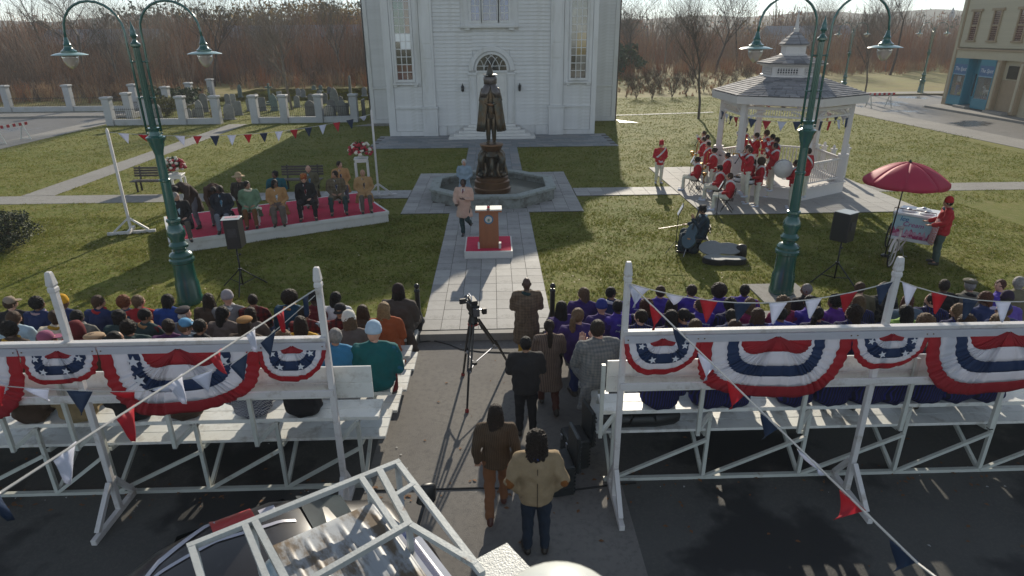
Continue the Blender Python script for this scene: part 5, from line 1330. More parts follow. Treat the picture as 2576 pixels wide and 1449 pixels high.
aud(914, 3, 'person with long wavy brown hair left of the long blonde hair', ('long', 'brown'), brownc, 'pale')
aud(880, 2, 'person in white knit hat and taupe padded jacket', ('bob', 'ltbrown'), taupe, 'pale', 0, bs('white', (.50, .47, .42)), sc=1.1)
aud(968, 3, 'person with long blonde hair in rust orange coat at the aisle', ('xlong', 'blonde'), rust, 'pale', 0, length='dress', sc=1.1)
aud(1002, 4, 'person in big black knit hat and dark brown coat next to the left bollard', ('long', 'black'), cloth('coat_dkbrown', (.055, .045, .038)), 'dark', 0, bs('bigblack', (.018, .010, .010)), length='coat', bulk=1.25, sc=1.16)
aud(846, 1, 'person with cropped grey hair in blue vest with tan sleeves', ('buzz', 'grey'), bluev, 'tan', 0, sleeves=cloth('tansleeve', (.28, .17, .06)), sc=1.12, bulk=1.15, dy=-.05)
aud(944, 1, 'person in teal fleece and pale blue knit hat at the aisle end', None, teal, 'pale', 0, bs('paleblue', (.30, .40, .52)), bottom=maroon, pose='sit', sc=1.16, bulk=1.2, sleeves=cloth('fleece_blue', (.015, .10, .17)), dy=-.05)
for x, lab, t_ in ((55, 'dark brown coat', brownc), (175, 'tan wrap coat', cloth('tanwrap', (.20, .15, .08))), (320, 'dark grey and black coat', black), (448, 'dark brown jacket', brownc), (622, 'navy and white checked shirt', cloth('checknavy', (.02, .025, .06), 'check', (.4, .4, .42), 1.6)), (752, 'black quilted coat', black)):
    aud(x, 0, 'person in '+lab+', top row of the left stands', ('short_back', 'dkbrown'), t_, 'tan', bottom=t_, length='hip', bulk=1.3, sc=1.0, pose='sitc', dy=-.04)
vj = dict(lettering=True)
aud(1414, 3, 'person with very long black hair nearest the right bollard', ('xlong', 'black'), violet2, 'tan')
aud(1455, 2, 'person with long brown ponytail over one shoulder in dark purple jacket', ('pony', 'ltbrown'), violet2, 'pale', -40, bulk=1.1, sc=1.1)
aud(1466, 4, 'person with long light brown hair in lettered purple jacket, front row', ('xlong', 'ltbrown'), violet2, 'pale', 60)
aud(1538, 4, 'person with short black hair looking right in blue and grey jacket', ('short', 'black'), navy, 'olive', -70, scarf=whitec)
aud(1514, 3, 'person in purple beanie left of the lettered purple jacket', None, violet2, 'pale', 0, bs('purple', (.02, .03, .16)))
aud(1555, 3, 'person with short black hair in purple jacket with white script lettering', ('short', 'black'), violet, 'dark', 0, lettering=True)
aud(1503, 1, 'person with short dark hair clapping in a long grey herringbone coat', ('short', 'dkbrown'), herr, 'pale', -40, arms='clap', length='coat', bulk=1.2, sc=1.18, dy=-.1)
aud(1597, 4, 'person with black curly top just right of the right banner post', ('short', 'black'), violet, 'brown', 60, lettering=True)
aud(1610, 2, 'person with short dark hair looking left beside the right banner post', ('short', 'dkbrown'), pin, 'pale', 60)
aud(1625, 3, 'person with curly auburn hair behind the red pennant', ('curlylong', 'auburn'), pin, 'tan')
aud(1660, 4, 'person with short brown hair and white collar, front row', ('short', 'brown'), violet, 'pale', 0)
aud(1690, 3, 'person with straight dark bob in grey and purple jacket', ('long', 'dkbrown'), violet2, 'tan', 0)
aud(1738, 4, 'person with shaved sides in violet vest with magenta sleeves', ('short', 'dkbrown'), violet, 'tan', 0, sleeves=magenta)
aud(1762, 3, 'person with shoulder length brown hair looking left in lettered purple jacket', ('bob', 'brown'), violet, 'pale', 60, lettering=True)
aud(1720, 2, 'person with dark hair in a high ponytail looking left', ('pony', 'black'), pin, 'tan', 60)
aud(1688, 2, 'person with long black hair behind the navy pennant', ('long', 'black'), pin, 'tan')
aud(1748, 1, 'person with short brown hair just above the right rail', ('short', 'brown'), pin, 'tan', sc=1.1)
aud(1808, 4, 'person with wide dark afro in violet with magenta sleeves behind the red pennant', ('afro', 'dkbrown'), violet, 'brown', 0, sleeves=magenta)
aud(1837, 3, 'person with curly black hair in blue striped jacket', ('curly', 'black'), pin, 'tan', 0)
aud(1840, 2, 'person with short black hair in front of the curly black hair', ('short', 'black'), navy, 'olive', 0)
aud(1846, 1, 'person with thin brown hair and grey top low at the rail', ('buzz', 'brown'), cloth('palestripe', (.30, .30, .38)), 'tan', sc=1.08)
aud(1872, 4, 'person with small dark afro in violet top behind the navy pennant', ('short', 'black'), violet, 'dark', 0, sleeves=magenta)
aud(1888, 3, 'person in violet vest with magenta sleeve and pale hair clip', ('bob', 'ltbrown'), magenta, 'tan', -40)
aud(1905, 2, 'person with long brown hair in front of the magenta sleeve', ('long', 'brown'), pin, 'tan')
aud(1968, 3, 'person with big curly light brown hair', ('curlylong', 'ltbrown'), magenta, 'tan', 0)
aud(1963, 2, 'person with very short hair in blue hooded jacket below the curly hair', ('buzz', 'black'), cloth('hood_blue', (.03, .04, .20)), 'brown', 0, scarf=cloth('hood_blue', (.03, .04, .20)))
aud(2029, 4, 'person with bald grey head in the front row right of the lamp base', ('buzz', 'grey'), black, 'brown', 60)
aud(2036, 3, 'person with short dark hair in blue violet vest and magenta sleeves', ('short', 'black'), violet, 'tan', 0, sleeves=magenta)
aud(2057, 2, 'person with dark low ponytail looking right', ('pony', 'black'), pin, 'tan', -40)
aud(2100, 3, 'person with dark curls in purple vest behind the red pennant on the right', ('curly', 'black'), cloth('bright_purple', (.09, .02, .20)), 'brown', 60, sleeves=magenta)
aud(2144, 2, 'person with long wavy dark brown hair low by the right post', ('curlylong', 'dkbrown'), pin, 'pale', 60)
aud(2158, 3, 'person with long light brown hair in striped navy top', ('xlong', 'ltbrown'), pin, 'pale', 0)
aud(2163, 4, 'person with short brown hair and glasses, front row', ('short', 'brown'), olive, 'pale', -40)
aud(2222, 4, 'person with short dark hair in patterned black jacket left of the far right post', ('short', 'black'), leather, 'brown', 60)
aud(2276, 2, 'person with very long black hair over a lime green top', ('xlong', 'black'), lime, 'tan', 0, bulk=1.15)
aud(2284, 3, 'person with auburn bob in slate blue jacket', ('bob', 'auburn'), slate, 'tan', -40)
aud(2324, 1, 'person with curly light brown hair just above the right rail', ('curly', 'ltbrown'), pin, 'tan', sc=1.08)
aud(2342, 3, 'person with dark hair and pale face in purple striped jacket', ('short', 'black'), pin, 'pale', 60)
aud(2374, 4, 'person with short dark hair in black suit, front row right', ('short', 'dkbrown'), black, 'brown', 0)
aud(2409, 2, 'person with long ash brown hair left of the navy pennant', ('long', 'ltbrown'), pin, 'tan', 60)
aud(2439, 4, 'person in olive flat cap and grey coat with black scarf', ('short', 'grey'), cloth('coat_olivegrey', (.13, .12, .095)), 'tan', 0, ('flat', cloth('hat_olive', (.07, .065, .045))), scarf=black)
aud(2430, 1, 'person with curly brown hair behind the navy pennant at right', ('curly', 'brown'), pin, 'tan', sc=1.06)
aud(2477, 3, 'person with red and black braids leaning on a neighbour', ('locs', 'auburn'), navy, 'brown', 60)
aud(2517, 4, 'person with pale face and auburn fringe turned round at the right', ('short', 'auburn'), violet, 'pale', 100)
aud(2532, 3, 'person in dark purple cap and lilac jacket', ('short', 'black'), cloth('lilac', (.08, .05, .25)), 'brown', 0, bs('dkpurple', (.02, .012, .03)))
aud(2562, 4, 'person with grey hair in olive brown jacket at the right edge', ('short_back', 'grey'), olive, 'tan', -40, bulk=1.2, sc=1.12)
aud(2510, 1, 'person with short frizzy hair low at the right rail', ('curly', 'ltbrown'), pin, 'tan')
aud(2524, 2, 'person in blue cap with pale face near the right edge', ('short', 'brown'), navy, 'pale', 60, cp_('navycap', (.02, .03, .10)))
ORD = ['first', 'second', 'third', 'fourth', 'fifth', 'sixth', 'seventh', 'eighth', 'ninth', 'tenth', 'eleventh', 'twelfth', 'thirteenth', 'fourteenth', 'fifteenth']
for i, x in enumerate((1665, 1790, 1850, 2010, 2100, 2190, 2262, 2340, 2420, 2500)):
    aud(x, 0, 'person in blue black striped robe, %s from the aisle on the top right row' % ORD[i], ('short_back', 'dkbrown'), pin, 'tan', bottom=pin, length='hip', bulk=1.4, sc=.97, legk=1.2, dy=-.04, grp='striped robes on the top row of the right stands')

# ---- place a standing figure from the point where the top of the head is seen
def stand_at(x, y, h, z=0.0):
    return (*G(x, y, z+h), z)
def stand(x, y, label, h=1.76, z=0.0, rz=0.0, **k):
    p = stand_at(x, y, h, z); k.setdefault('pose', 'stand'); k.setdefault('arms', 'side')
    return person(label, p, rz, sc=h/1.755, **k)
zs = -.146
stand(1325, 699, 'bald person walking to the walkway in long belted tan check coat', 1.80, zs, .03, pose='walk', arms='fold', top=cloth('tancheck', (.15, .105, .07), 'plaid', (.11, .08, .055), 1.6), length='knee', hair=None, sk='dark', bottom=mustard, belt=cloth('tanbelt', (.14, .10, .07)), scarf=dkg, bulk=1.12)
stand(1382, 806, 'person with long ponytail in brown pinstripe coat in the aisle', 1.70, zs, .05, pose='walk2', arms='fold', top=cloth('brownstripe', (.12, .085, .068), 'stripe', (.085, .06, .05)), length='knee', hair=('pony', 'dkbrown'), sk='pale', bottom=cloth('wine', (.06, .02, .015)))
stand(1323, 848, 'person with thinning black hair in black suit in the aisle', 1.76, zs, .02, pose='stand', arms='fold', top=cloth('blacksuit', (.018, .017, .018)), length='hip', hair=('short', 'black'), sk='olive', bottom=black, bulk=1.12)
stand(1246, 1020, 'person with long dark hair in brown striped jacket walking in the aisle', 1.70, zs, .0, pose='walk', arms='swing+swing', top=cloth('jacketbrown', (.075, .05, .03), 'stripe', (.045, .03, .02), 1.5), hair=('long', 'dkbrown'), sk='pale', bottom=cloth('tanbrown', (.17, .075, .035)), shoes=mat('shoe_maroon', (.07, .02, .015), .35), length='hip')
tj = stand(1350, 1088, 'person with curly dark hair in tan jacket with brown elbow patches nearest the camera', 1.78, zs, .02, pose='stand', arms='pocket+pocket', top=cloth('tanjacket', (.25, .185, .11)), hair=('curlylong', 'dkbrown'), sk='pale', bottom=cloth('darkjeans', (.012, .02, .035)), bulk=1.1, scarf=royal)
MB().box(-.004, .004, -.165, -.15, .82, 1.36).build('back_seam', brownc, tj)
jj = J('stand', 'pocket')
for a in jj['A']: MB().ell(a[1]+V3((0, -.012, -.005)), (.062, .062, .085), 12, 8).build('elbow_patch', cloth('patch', (.16, .06, .015)), tj, smooth=True)
stand(1165, 449, 'person in open beige coat striding round the lectern', 1.82, 0, PI-.15, pose='run', arms='swingf+fold', top=cloth('beigecoat', (.42, .29, .23)), length='coat', hair=('buzz', 'black'), sk='dark', bottom=dkg, tie=cloth('tiewine', (.10, .01, .03)), shirt=whitec)
stand(1167, 400, 'person with short white hair in pale blue coat beside the fountain', 1.68, 0, PI-.05, pose='stand', arms='clasp', top=cloth('paleblucoat', (.20, .26, .31)), length='coat', hair=('short_back', 'white'), sk='pale', bottom=whitec, gloves=dkg)
# ---- on the stage
def onstage(x, y, label, facing=None, **k):
    "x, y: survey point of the head top of a seated figure"
    k.setdefault('pose', 'sit'); k.setdefault('arms', 'lap'); sc = 1.05
    X, Y = G(x, y, .38+.45+.88*sc); rz = (PI+sang*.55) if facing is None else facing
    if not k.pop('nochair', False): white_chair(X, Y, .385, rz, 'white chair of the '+label)
    return person(label, (X, Y, .38+.46), rz, sc=sc, **k)
tieB = cloth('tieblue', (.05, .14, .22)); tieN = cloth('tienavy', (.015, .02, .05)); gr = cloth('trouser_grey', (.10, .10, .12)); gt = cloth('trouser_tau', (.09, .075, .065))
onstage(440, 484, 'person with grey hair and navy overcoat at the left stage end', top=black, length='coat', hair=('short', 'grey'), sk='pale', bottom=gt, shirt=pblue, turn=40, facing=PI+.5)
p_ = (*G(473, 462, .38+1.38), .38)
person('person in dark brown coat and grey trousers bending forward on the stage', p_, PI-.25, pose='bend', arms='reach', top=cloth('dkbrowncoat', (.035, .022, .018)), length='knee', hair=('short', 'black'), sk='dark', bottom=gr, sc=1.08, nod=-40)
p_ = person('person in brown tweed jacket seen from behind beside the bending person', (p_[0]+.62, p_[1]+.25, .38), PI+.4, pose='bend', arms='reach', top=cloth('dktweed', (.05, .026, .018)), length='hip', hair=('short', 'black'), sk='dark', bottom=gr, sc=1.0, nod=-40)
onstage(550, 466, 'person in navy overcoat with blue tie and clasped hands', top=cloth('navyovercoat', (.012, .016, .024)), length='coat', hair=('buzz', 'black'), sk='dark', bottom=cloth('lightgrey', (.13, .14, .17)), tie=tieB, shirt=whitec, turn=-40, arms='clasp')
onstage(620, 456, 'person in green coat with beige shawl holding white flowers', top=cloth('greencoat', (.12, .19, .12)), length='coat', hair=('bun', 'black'), sk='tan', bottom=cloth('boots', (.12, .05, .02)), scarf=cream_, turn=40, sleeves=None)
onstage(690, 452, 'person in camel coat with white patterned blouse', top=camel, length='coat', hair=('bob', 'black'), sk='brown', bottom=taupe, legk=1.25, shirt=cloth('patterned', (.4, .45, .5), 'leafy', (.03, .05, .1), 3), turn=20)
onstage(763, 441, 'person in red and gold embroidered cap and long black coat', top=black, length='coat', hair=None, sk='pale', bottom=black, hat=('fez', cloth('fezcap', (.22, .02, .015), 'leafy', (.4, .2, .03), 3)), tie=maroon, shirt=whitec, arms='side+lap', nod=-15, pose='sitw')
onstage(841, 430, 'person in brown tweed overcoat with dark hair swept back', top=tweed, length='coat', hair=('short_back', 'dkbrown'), sk='tan', bottom=dkg, tie=tieN, shirt=whitec, turn=-40, pose='sitw')
onstage(911, 426, 'bald person in camel coat at the right stage end', top=cloth('camel2', (.30, .185, .085)), length='coat', hair=None, sk='tan', bottom=gt, tie=brownc, shirt=pblue, arms='clasp')
onstage(690, 430, 'person in teal coat in the back row of the stage', top=cloth('tealcoat', (.01, .08, .10)), hair=('bun', 'black'), sk='brown', bottom=navy, turn=-40)
onstage(774, 416, 'bald person in olive overcoat, stage back row', top=olive, hair=('balding', 'grey'), sk='pale', bottom=gt, tie=tieB, shirt=pblue, length='coat')
onstage(853, 406, 'person in camel blazer, stage back row', top=camel, hair=('short', 'dkbrown'), sk='pale', bottom=gr, tie=tieN, shirt=whitec, turn=40, arms='clasp', length='coat')
stand(599, 437, 'person in brown uniform and campaign hat standing behind the stage', 1.86, 0, PI, arms='clasp', top=cloth('uniform', (.03, .028, .024)), length='hip', hair=None, hat=('campaign', cloth('hat_campaign', (.30, .22, .13))), sk='pale', bottom=cloth('uniformtrousers', (.06, .042, .03)), tie=black, shirt=taupe)
xx, yy = G(655, 530, .38+.5)
fl = thing('small_bouquet', 'small bouquet of white flowers on the lap of the person in the green coat', 'bouquet', (xx, yy-.05, .98)); 
for i in range(9): MB().ell((rnd.uniform(-.1, .1), rnd.uniform(-.08, .08), rnd.uniform(-.02, .06)), .035, 7, 5).build('white_flower', flW, fl, smooth=True)

# ---- band
bred = cloth('band_red', (.33, .010, .018)); bwh = cloth('band_white', (.52, .48, .40)); sashM = cloth('sash_white', (.56, .60, .66)); glv = cloth('glove_white', (.56, .60, .70)); shw = mat('shoe_white', (.50, .54, .62), .5)
BK = dict(top=bred, bottom=bwh, sash=sashM, gloves=glv, shoes=shw, length='hip', grp='bandmates in red jackets', flare=False)
BK.pop('grp')
def bandp(x, y, label, rz=1.15, z=0.0, h=1.74, **k):
    kk = dict(BK); kk.update(k); kk.setdefault('hair', ('short', 'dkbrown')); kk.setdefault('sk', 'pale')
    r = stand(x, y, label, h, z, rz, **kk); return r
def horn(kind, person_, label):
    j = J(person_['pose_'] if 'pose_' in person_ else 'stand', 'horn'); 
brass = mat('brass', (.45, .25, .06), .25, .95, var=.1); silver = mat('silver', (.6, .6, .62), .2, .95, var=.05)
def attach(name, label, cat, person_, build, mt):
    "an instrument at the player's own position and facing; stays top-level"
    t = thing(name, label, cat, person_.location, person_.rotation_euler.z); t.scale = person_.scale
    for nm, q in build: q.build(nm, mt.get(nm, mt['*']), t, smooth=True)
    return t
def clarinet(p, label):
    attach('clarinet', label, 'clarinet', p, [('tube', MB().tube([(0, .13, 1.56), (0, .36, 1.12), (0, .38, 1.08)], [.013, .016, .03], 8)), ('keys', MB().tube([(.016, .2, 1.46), (.016, .3, 1.26)], .005, 5))], {'*': BLACK, 'keys': silver})
def sax(p, label):
    attach('saxophone', label, 'saxophone', p, [('tube', MB().tube([(0, .13, 1.55), (0, .22, 1.56), (.02, .26, 1.48), (.06, .28, 1.1), (.08, .30, .92), (.08, .36, .86), (.07, .43, .92), (.05, .46, 1.1)], [.008, .012, .018, .032, .045, .05, .055, .085], 10)), ('keys', MB().tube([(.085, .28, 1.35), (.11, .30, 1.05)], .012, 5))], {'*': brass})
def trumpet(p, label, mt=brass):
    attach('trumpet', label, 'trumpet', p, [('tube', MB().tube([(0, .13, 1.56), (0, .34, 1.53), (0, .50, 1.51), (0, .58, 1.5)], [.008, .010, .02, .06], 10)), ('valves', MB().tube([(0, .3, 1.58), (0, .3, 1.46)], .014, 6).tube([(.0, .33, 1.58), (.0, .33, 1.46)], .014, 6).tube([(0, .2, 1.5), (0, .42, 1.47)], .008, 5))], {'*': mt})
def snare(p, label):
    attach('snare_drum', label, 'drum', p, [('shell', MB().lathe([(.19, .86), (.19, 1.02)], 20, (0, .36, 0))), ('rim', MB().lathe([(.195, 1.0), (.2, 1.03), (.185, 1.035)], 20, (0, .36, 0)).lathe([(.2, .84), (.2, .87)], 20, (0, .36, 0))), ('stick', MB().tube([(.14, .3, 1.1), (.02, .48, 1.05)], .008, 5).tube([(-.14, .3, 1.1), (-.02, .48, 1.05)], .008, 5))], {'*': mat('drum_white', (.6, .6, .62), .3), 'rim': BLKMET, 'stick': camel})
bandp(1664, 357, 'band leader in tall red hat standing alone on the path', PI, hat=('shako', bred), arms='clasp', h=1.72)
a1 = bandp(1773, 329, 'rearmost red jacketed player left of the bandstand with dark wavy hair', 1.4, arms='horn', hair=('short', 'brown')); clarinet(a1, 'clarinet of the rearmost player left of the bandstand')
a1 = bandp(1781, 338, 'red jacketed player half hidden behind the rearmost player at left of the bandstand', 1.5, arms='side', hair=('short', 'black'))
a1 = bandp(1773, 344, 'red jacketed player with short hair holding a saxophone beside the left drum', 1.3, arms='sax'); sax(a1, 'brass saxophone beside the left drum')
a1 = bandp(1784, 356, 'red jacketed player with broad white sash in the middle left group', 1.6, arms='side', hair=('short', 'black'))
a1 = bandp(1799, 371, 'red jacketed player with tied dark hair playing saxophone left of the bandstand', 1.1, arms='sax', hair=('bun', 'dkbrown')); sax(a1, 'brass saxophone of the player with tied dark hair')
a1 = bandp(1833, 383, 'red jacketed player with black hair standing before the bandstand post', 1.3, arms='fold', hair=('short', 'black'), sk='tan')
dz = .49
for (x, y, lab, hair, sk, ins) in ((1877, 320, 'player on the bandstand deck with clarinet, leftmost at the back', ('short', 'black'), 'brown', 'c'), (1906, 333, 'second player from the left at the back of the deck', ('short', 'dkbrown'), 'pale', 't'),
    (1931, 328, 'player with wavy brown hair in the back row of the deck', ('curly', 'brown'), 'pale', 'h'), (1946, 337, 'fourth player in the back cluster on the deck', ('short', 'black'), 'tan', 't'), (1957, 345, 'rightmost dark haired player of the back cluster on the deck', ('short', 'black'), 'tan', 'c'),
    (1953, 359, 'player with black hair in front of the deck back cluster', ('short', 'black'), 'tan', 't'), (1883, 364, 'player with light brown hair behind the drummers', ('short', 'brown'), 'pale', 'c'), (1890, 370, 'player with auburn hair behind the drummers', ('short', 'auburn'), 'pale', 't')):
    a1 = bandp(x, y, 'red jacketed '+lab, 1.35+rnd.uniform(-.15, .15), dz, arms='horn', hair=hair, sk=sk)
    if ins == 'c': clarinet(a1, 'clarinet of the '+lab)
    elif ins == 't': trumpet(a1, 'brass trumpet of the '+lab)
    else: trumpet(a1, 'silver trumpet of the '+lab, silver)
a1 = bandp(1893, 394, 'red jacketed snare drummer with tied dark hair', 1.35, arms='drum', hair=('pony', 'black'), sk='tan'); snare(a1, 'white snare drum of the drummer with tied dark hair')
a1 = bandp(1917, 399, 'red jacketed snare drummer with large brown afro', 1.35, arms='drum', hair=('afro', 'brown'), sk='tan'); snare(a1, 'white snare drum of the drummer with the afro')
a1 = bandp(1946, 381, 'red jacketed player with dark hair standing behind the afro drummer', 1.3, arms='sax', hair=('short', 'black'), sk='tan'); sax(a1, 'brass saxophone behind the drummer with the afro')
a1 = bandp(2006, 402, 'red jacketed bass drummer just left of the right street lamp', 1.2, arms='drum', hair=('short', 'black'), sk='tan')
attach('bass_drum', 'big silvery bass drum carried just left of the right street lamp', 'drum', a1, [('shell', MB().lathe([(.30, -.14), (.30, .14)], 28, (0, 0, 0)).xf(Matrix.Translation((0, .42, 1.42)) @ Matrix.Rotation(PI/2, 4, 'Y'))), ('rim', MB().lathe([(.31, -.16), (.315, -.12), (.30, -.12)], 28).lathe([(.31, .16), (.315, .12), (.30, .12)], 28).xf(Matrix.Translation((0, .42, 1.42)) @ Matrix.Rotation(PI/2, 4, 'Y')))], {'*': mat('drum_silver', (.22, .24, .27), .2, .7), 'rim': WHITE})
bandp(2037, 372, 'red jacketed player standing right of the lamp post by the bandstand railing', .6, arms='side', z=dz)
def fchair(x, y, rz, label, z=0):
    t = thing('folding_chair', label, 'folding chair', (x, y, z), rz, 'black folding chairs of the band')
    MB().box(-.21, .21, -.18, .2, .43, .455).build('seat', mat('slat_brown', (.10, .085, .075), .6), t); MB().box(-.2, .2, -.23, -.21, .72, .8).box(-.2, .2, -.22, -.2, .62, .68).build('backrest', mat('slat_brown', (.10, .085, .075)), t)
    for sx in (-.21, .21): MB().bar((sx, -.22, .82), (sx, .22, 0), .02).build('leg', BLKMET, t); MB().bar((sx, .18, .45), (sx, -.22, 0), .02).build('leg', BLKMET, t)
    MB().box(-.21, .21, -.215, -.2, .1, .12).build('stretcher', BLKMET, t)
def bandsit(x, y, label, rz, **k):
    kk = dict(BK); kk.update(k); X, Y = G(x, y, .46+.90*1.03); fchair(X, Y, rz, 'folding chair under the '+label)
    return person(label, (X, Y, .46), rz, pose='sit', sc=1.03, **kk)
a1 = bandsit(1757, 393, 'red jacketed player seated nearest the band leader', 1.25, arms='sax', hair=('bun', 'dkbrown'), sk='pale')
a1 = bandsit(1814, 414, 'red jacketed player in black cap seated in the middle', 1.2, arms='sax', hair=('short', 'dkbrown'), sk='pale', hat=('cap', black))
a1 = bandsit(1840, 434, 'red jacketed player with curly brown hair seated nearest the camera', 1.15, arms='sax', hair=('short', 'brown'), sk='pale')
t_ = thing('trombone', 'brass horn resting on a black stand between the seated players', 'horn', (*G(1768, 480), 0), .5)
MB().tube([(0, 0, .3), (0, .05, .7)], .02, 6).lathe([(.02, .5), (.05, .6), (.11, .72)], 14).build('bell', brass, t_, smooth=True); MB().bar((0, 0, .4), (.2, .1, 0), .015).bar((0, 0, .4), (-.2, .1, 0), .015).bar((0, 0, .4), (0, -.2, 0), .015).build('stand', BLKMET, t_)
d_ = thing('side_drum', 'white side drum behind the saxophone players', 'drum', (*G(1747, 470), 0)); MB().lathe([(.17, .92), (.17, 1.1)], 18).build('shell', mat('drum_white', None or (.6, .6, .62)), d_, ang=30); MB().lathe([(.18, 1.09), (.18, 1.12)], 18).lathe([(.18, .9), (.18, .93)], 18).build('rim', BLKMET, d_); MB().bar((0, 0, .9), (.25, .15, 0), .02).bar((0, 0, .9), (-.25, .15, 0), .02).bar((0, 0, .9), (0, -.28, 0), .02).build('stand', BLKMET, d_)
d_ = thing('side_drum', 'white drum partly hidden behind the bandstand front post', 'drum', (9.5, 26.0, 0)); MB().lathe([(.19, .98), (.19, 1.15)], 18).build('shell', mat('drum_white', None or (.6, .6, .62)), d_, ang=30); MB().lathe([(.2, 1.14), (.2, 1.17)], 18).build('rim', BLKMET, d_); MB().bar((0, 0, .98), (.25, .15, 0), .02).bar((0, 0, .98), (-.25, .15, 0), .02).build('stand', BLKMET, d_)
def mstand(x, y, rz, label, h=1.25):
    t = thing('music_stand', label, 'music stand', (x, y, 0), rz, 'music stands'); MB().tube([(0, 0, .1), (0, 0, h-.1)], .012, 6).build('pole', BLKMET, t)
    for i in range(3): a = i*2.09; MB().tube([(0, 0, .35), (.3*math.cos(a), .3*math.sin(a), .01)], .009, 5).build('leg', BLKMET, t)
    MB().add([(-.22, 0, h-.12), (.22, 0, h-.12), (.22, -.12, h+.16), (-.22, -.12, h+.16), (-.22, .012, h-.115), (.22, .012, h-.115), (.22, -.108, h+.165), (-.22, -.108, h+.165)], [(0, 1, 2, 3), (7, 6, 5, 4), (0, 4, 5, 1), (1, 5, 6, 2), (2, 6, 7, 3), (3, 7, 4, 0)]).build('desk', BLKMET, t)
    MB().add([(-.2, .02, h-.1), (0, .035, h-.1), (.2, .02, h-.1), (.2, -.1, h+.17), (0, -.085, h+.17), (-.2, -.1, h+.17)], [(0, 1, 4, 5), (1, 2, 3, 4)]).build('sheet_music', mat('sheet_white', (.62, .66, .72), .6), t)
x, y = G(1732, 481); mstand(x, y, 1.3, 'black music stand with white sheets right of the band leader')
x, y = G(1698, 635); mstand(x, y, 1.3, 'black music stand in front of the cello player')
mstand(*G(1800, 560), 1.2, 'black music stand behind the cello player on the lawn edge')
# ---- cellist
X, Y = G(1772, 516, .46+.93)
cel = person('person in black hat and long dark coat playing a cello on the lawn', (X, Y, .46), 1.35, pose='sitw', arms='bow+neckhold', top=cloth('cellcoat', (.012, .022, .035), 'stripe', (.02, .045, .06), .5), length='dress', bottom=black, hair=('short', 'black'), hat=('beret', black), sk='tan', nod=-15, scarf=pblue, bulk=1.1)
fchair(X-.0, Y-.02, 1.35, 'folding chair with pale back slats beside the cello player')
cp0 = V3((5.27, 16.65, 0)); cp1 = V3((5.76, 17.10, 1.30)); zx = (cp1-cp0).normalized(); fy_ = V3((-.55, -.83, .1)); fy_ = (fy_-zx*fy_.dot(zx)).normalized(); xx_ = fy_.cross(zx)
ce = thing('cello', 'dark teal cello leaning against the player', 'cello', cp0)
MC_ = Matrix(((xx_.x, fy_.x, zx.x, 0), (xx_.y, fy_.y, zx.y, 0), (xx_.z, fy_.z, zx.z, 0), (0, 0, 0, 1))) @ Matrix.Translation((0, 0, .26))
out = []
for i in range(28):
    a = 2*PI*i/28; r = 1-.22*math.exp(-((math.sin(a)-.05)/.28)**2)*abs(math.cos(a)); w_ = .22 if math.sin(a) < 0 else .175
    out.append((w_*r*math.cos(a), .37+.37*math.sin(a)))
cm = mat('cello_teal', (.012, .05, .075), .3, coat=.5, var=.2); MB().plate(out, 'y', -.06, .06).xf(MC_).build('body', cm, ce, bevel=.015)
MB().bar((0, .075, .55), (0, .06, 1.15), .04, .03).caps([(0, .05, 1.15), (0, .03, 1.27)], [.025, .03], 6).xf(MC_).build('neck', BLACK, ce); MB().tube([(0, 0, 0), (0, 0, -.24)], .008, 6).xf(MC_).build('endpin', STEEL, ce)
MB().box(-.04, .04, .06, .09, .26, .3).xf(MC_).build('bridge', camel, ce)
bo = thing('cello_bow', 'long pale wooden cello bow', 'bow', (X, Y, 0), 1.35); MB().tube([(-.05, .55, .80), (-.28, 1.22, .72)], .012, 6).build('stick', mat('bow_wood', (.35, .2, .09), .4), bo)
# ---- open cello case and bag
cc = thing('cello_case', 'open black cello case with pale lining on the grass', 'case', (*G(1822, 662), 0), -.15)
o2 = [(y_*1.6-.6, x_*1.35) for x_, y_ in out]
MB().prism(o2, 0, .16).build('shell', BLACK, cc, bevel=.02); MB().prism([(x_*.94, y_*.9) for x_, y_ in o2], .15, .17).build('lining', mat('lining_grey', (.26, .27, .26), .7), cc)
MB().prism(o2, -.03, .03).xf(Matrix.Translation((-.05, .42, .28)) @ Matrix.Rotation(math.radians(35), 4, 'X')).build('lid', mat('lid_grey', (.22, .23, .23), .5), cc, bevel=.01)
bg_ = thing('backpack', 'small black backpack behind the open cello case', 'backpack', (*G(1862, 650), 0)); MB().caps([(0, 0, .08), (0, 0, .34)], [(.17, .12), (.15, .1)], 12, side=SIDE).build('body', BLACK, bg_, smooth=True); MB().tube([(-.08, -.1, .1), (-.08, -.16, .25), (-.06, -.1, .38)], .015, 5).build('strap', BLKMET, bg_)
# ---- ice cream seller
ven = stand(2392, 497, 'person in red cap, red jacket and checked apron standing at the ice cream cart', 1.84, 0, 1.15, arms='push', top=cloth('redjacket', (.30, .012, .018)), hair=('short', 'black'), hat=('beanie', cloth('redcap', (.32, .01, .012))), sk='tan', bottom=cloth('greentrousers', (.05, .075, .065)), bulk=1.12, scarf=slate)
MB().caps([(0, .10, 1.32), (0, .15, 1.0), (0, .2, .55)], [(.12, .05), (.19, .06), (.24, .05)], 12, side=SIDE, e=.2).build('apron', cloth('gingham', (.42, .10, .10), 'check', (.5, .45, .45), 1.1), ven, smooth=True)
MB().tube([(.25, -.06, 1.15), (.31, .0, 1.14), (.26, .06, 1.13)], .012, 5).build('sleeve_stripe', WHITE, ven)
D.scenes.remove(tscene)
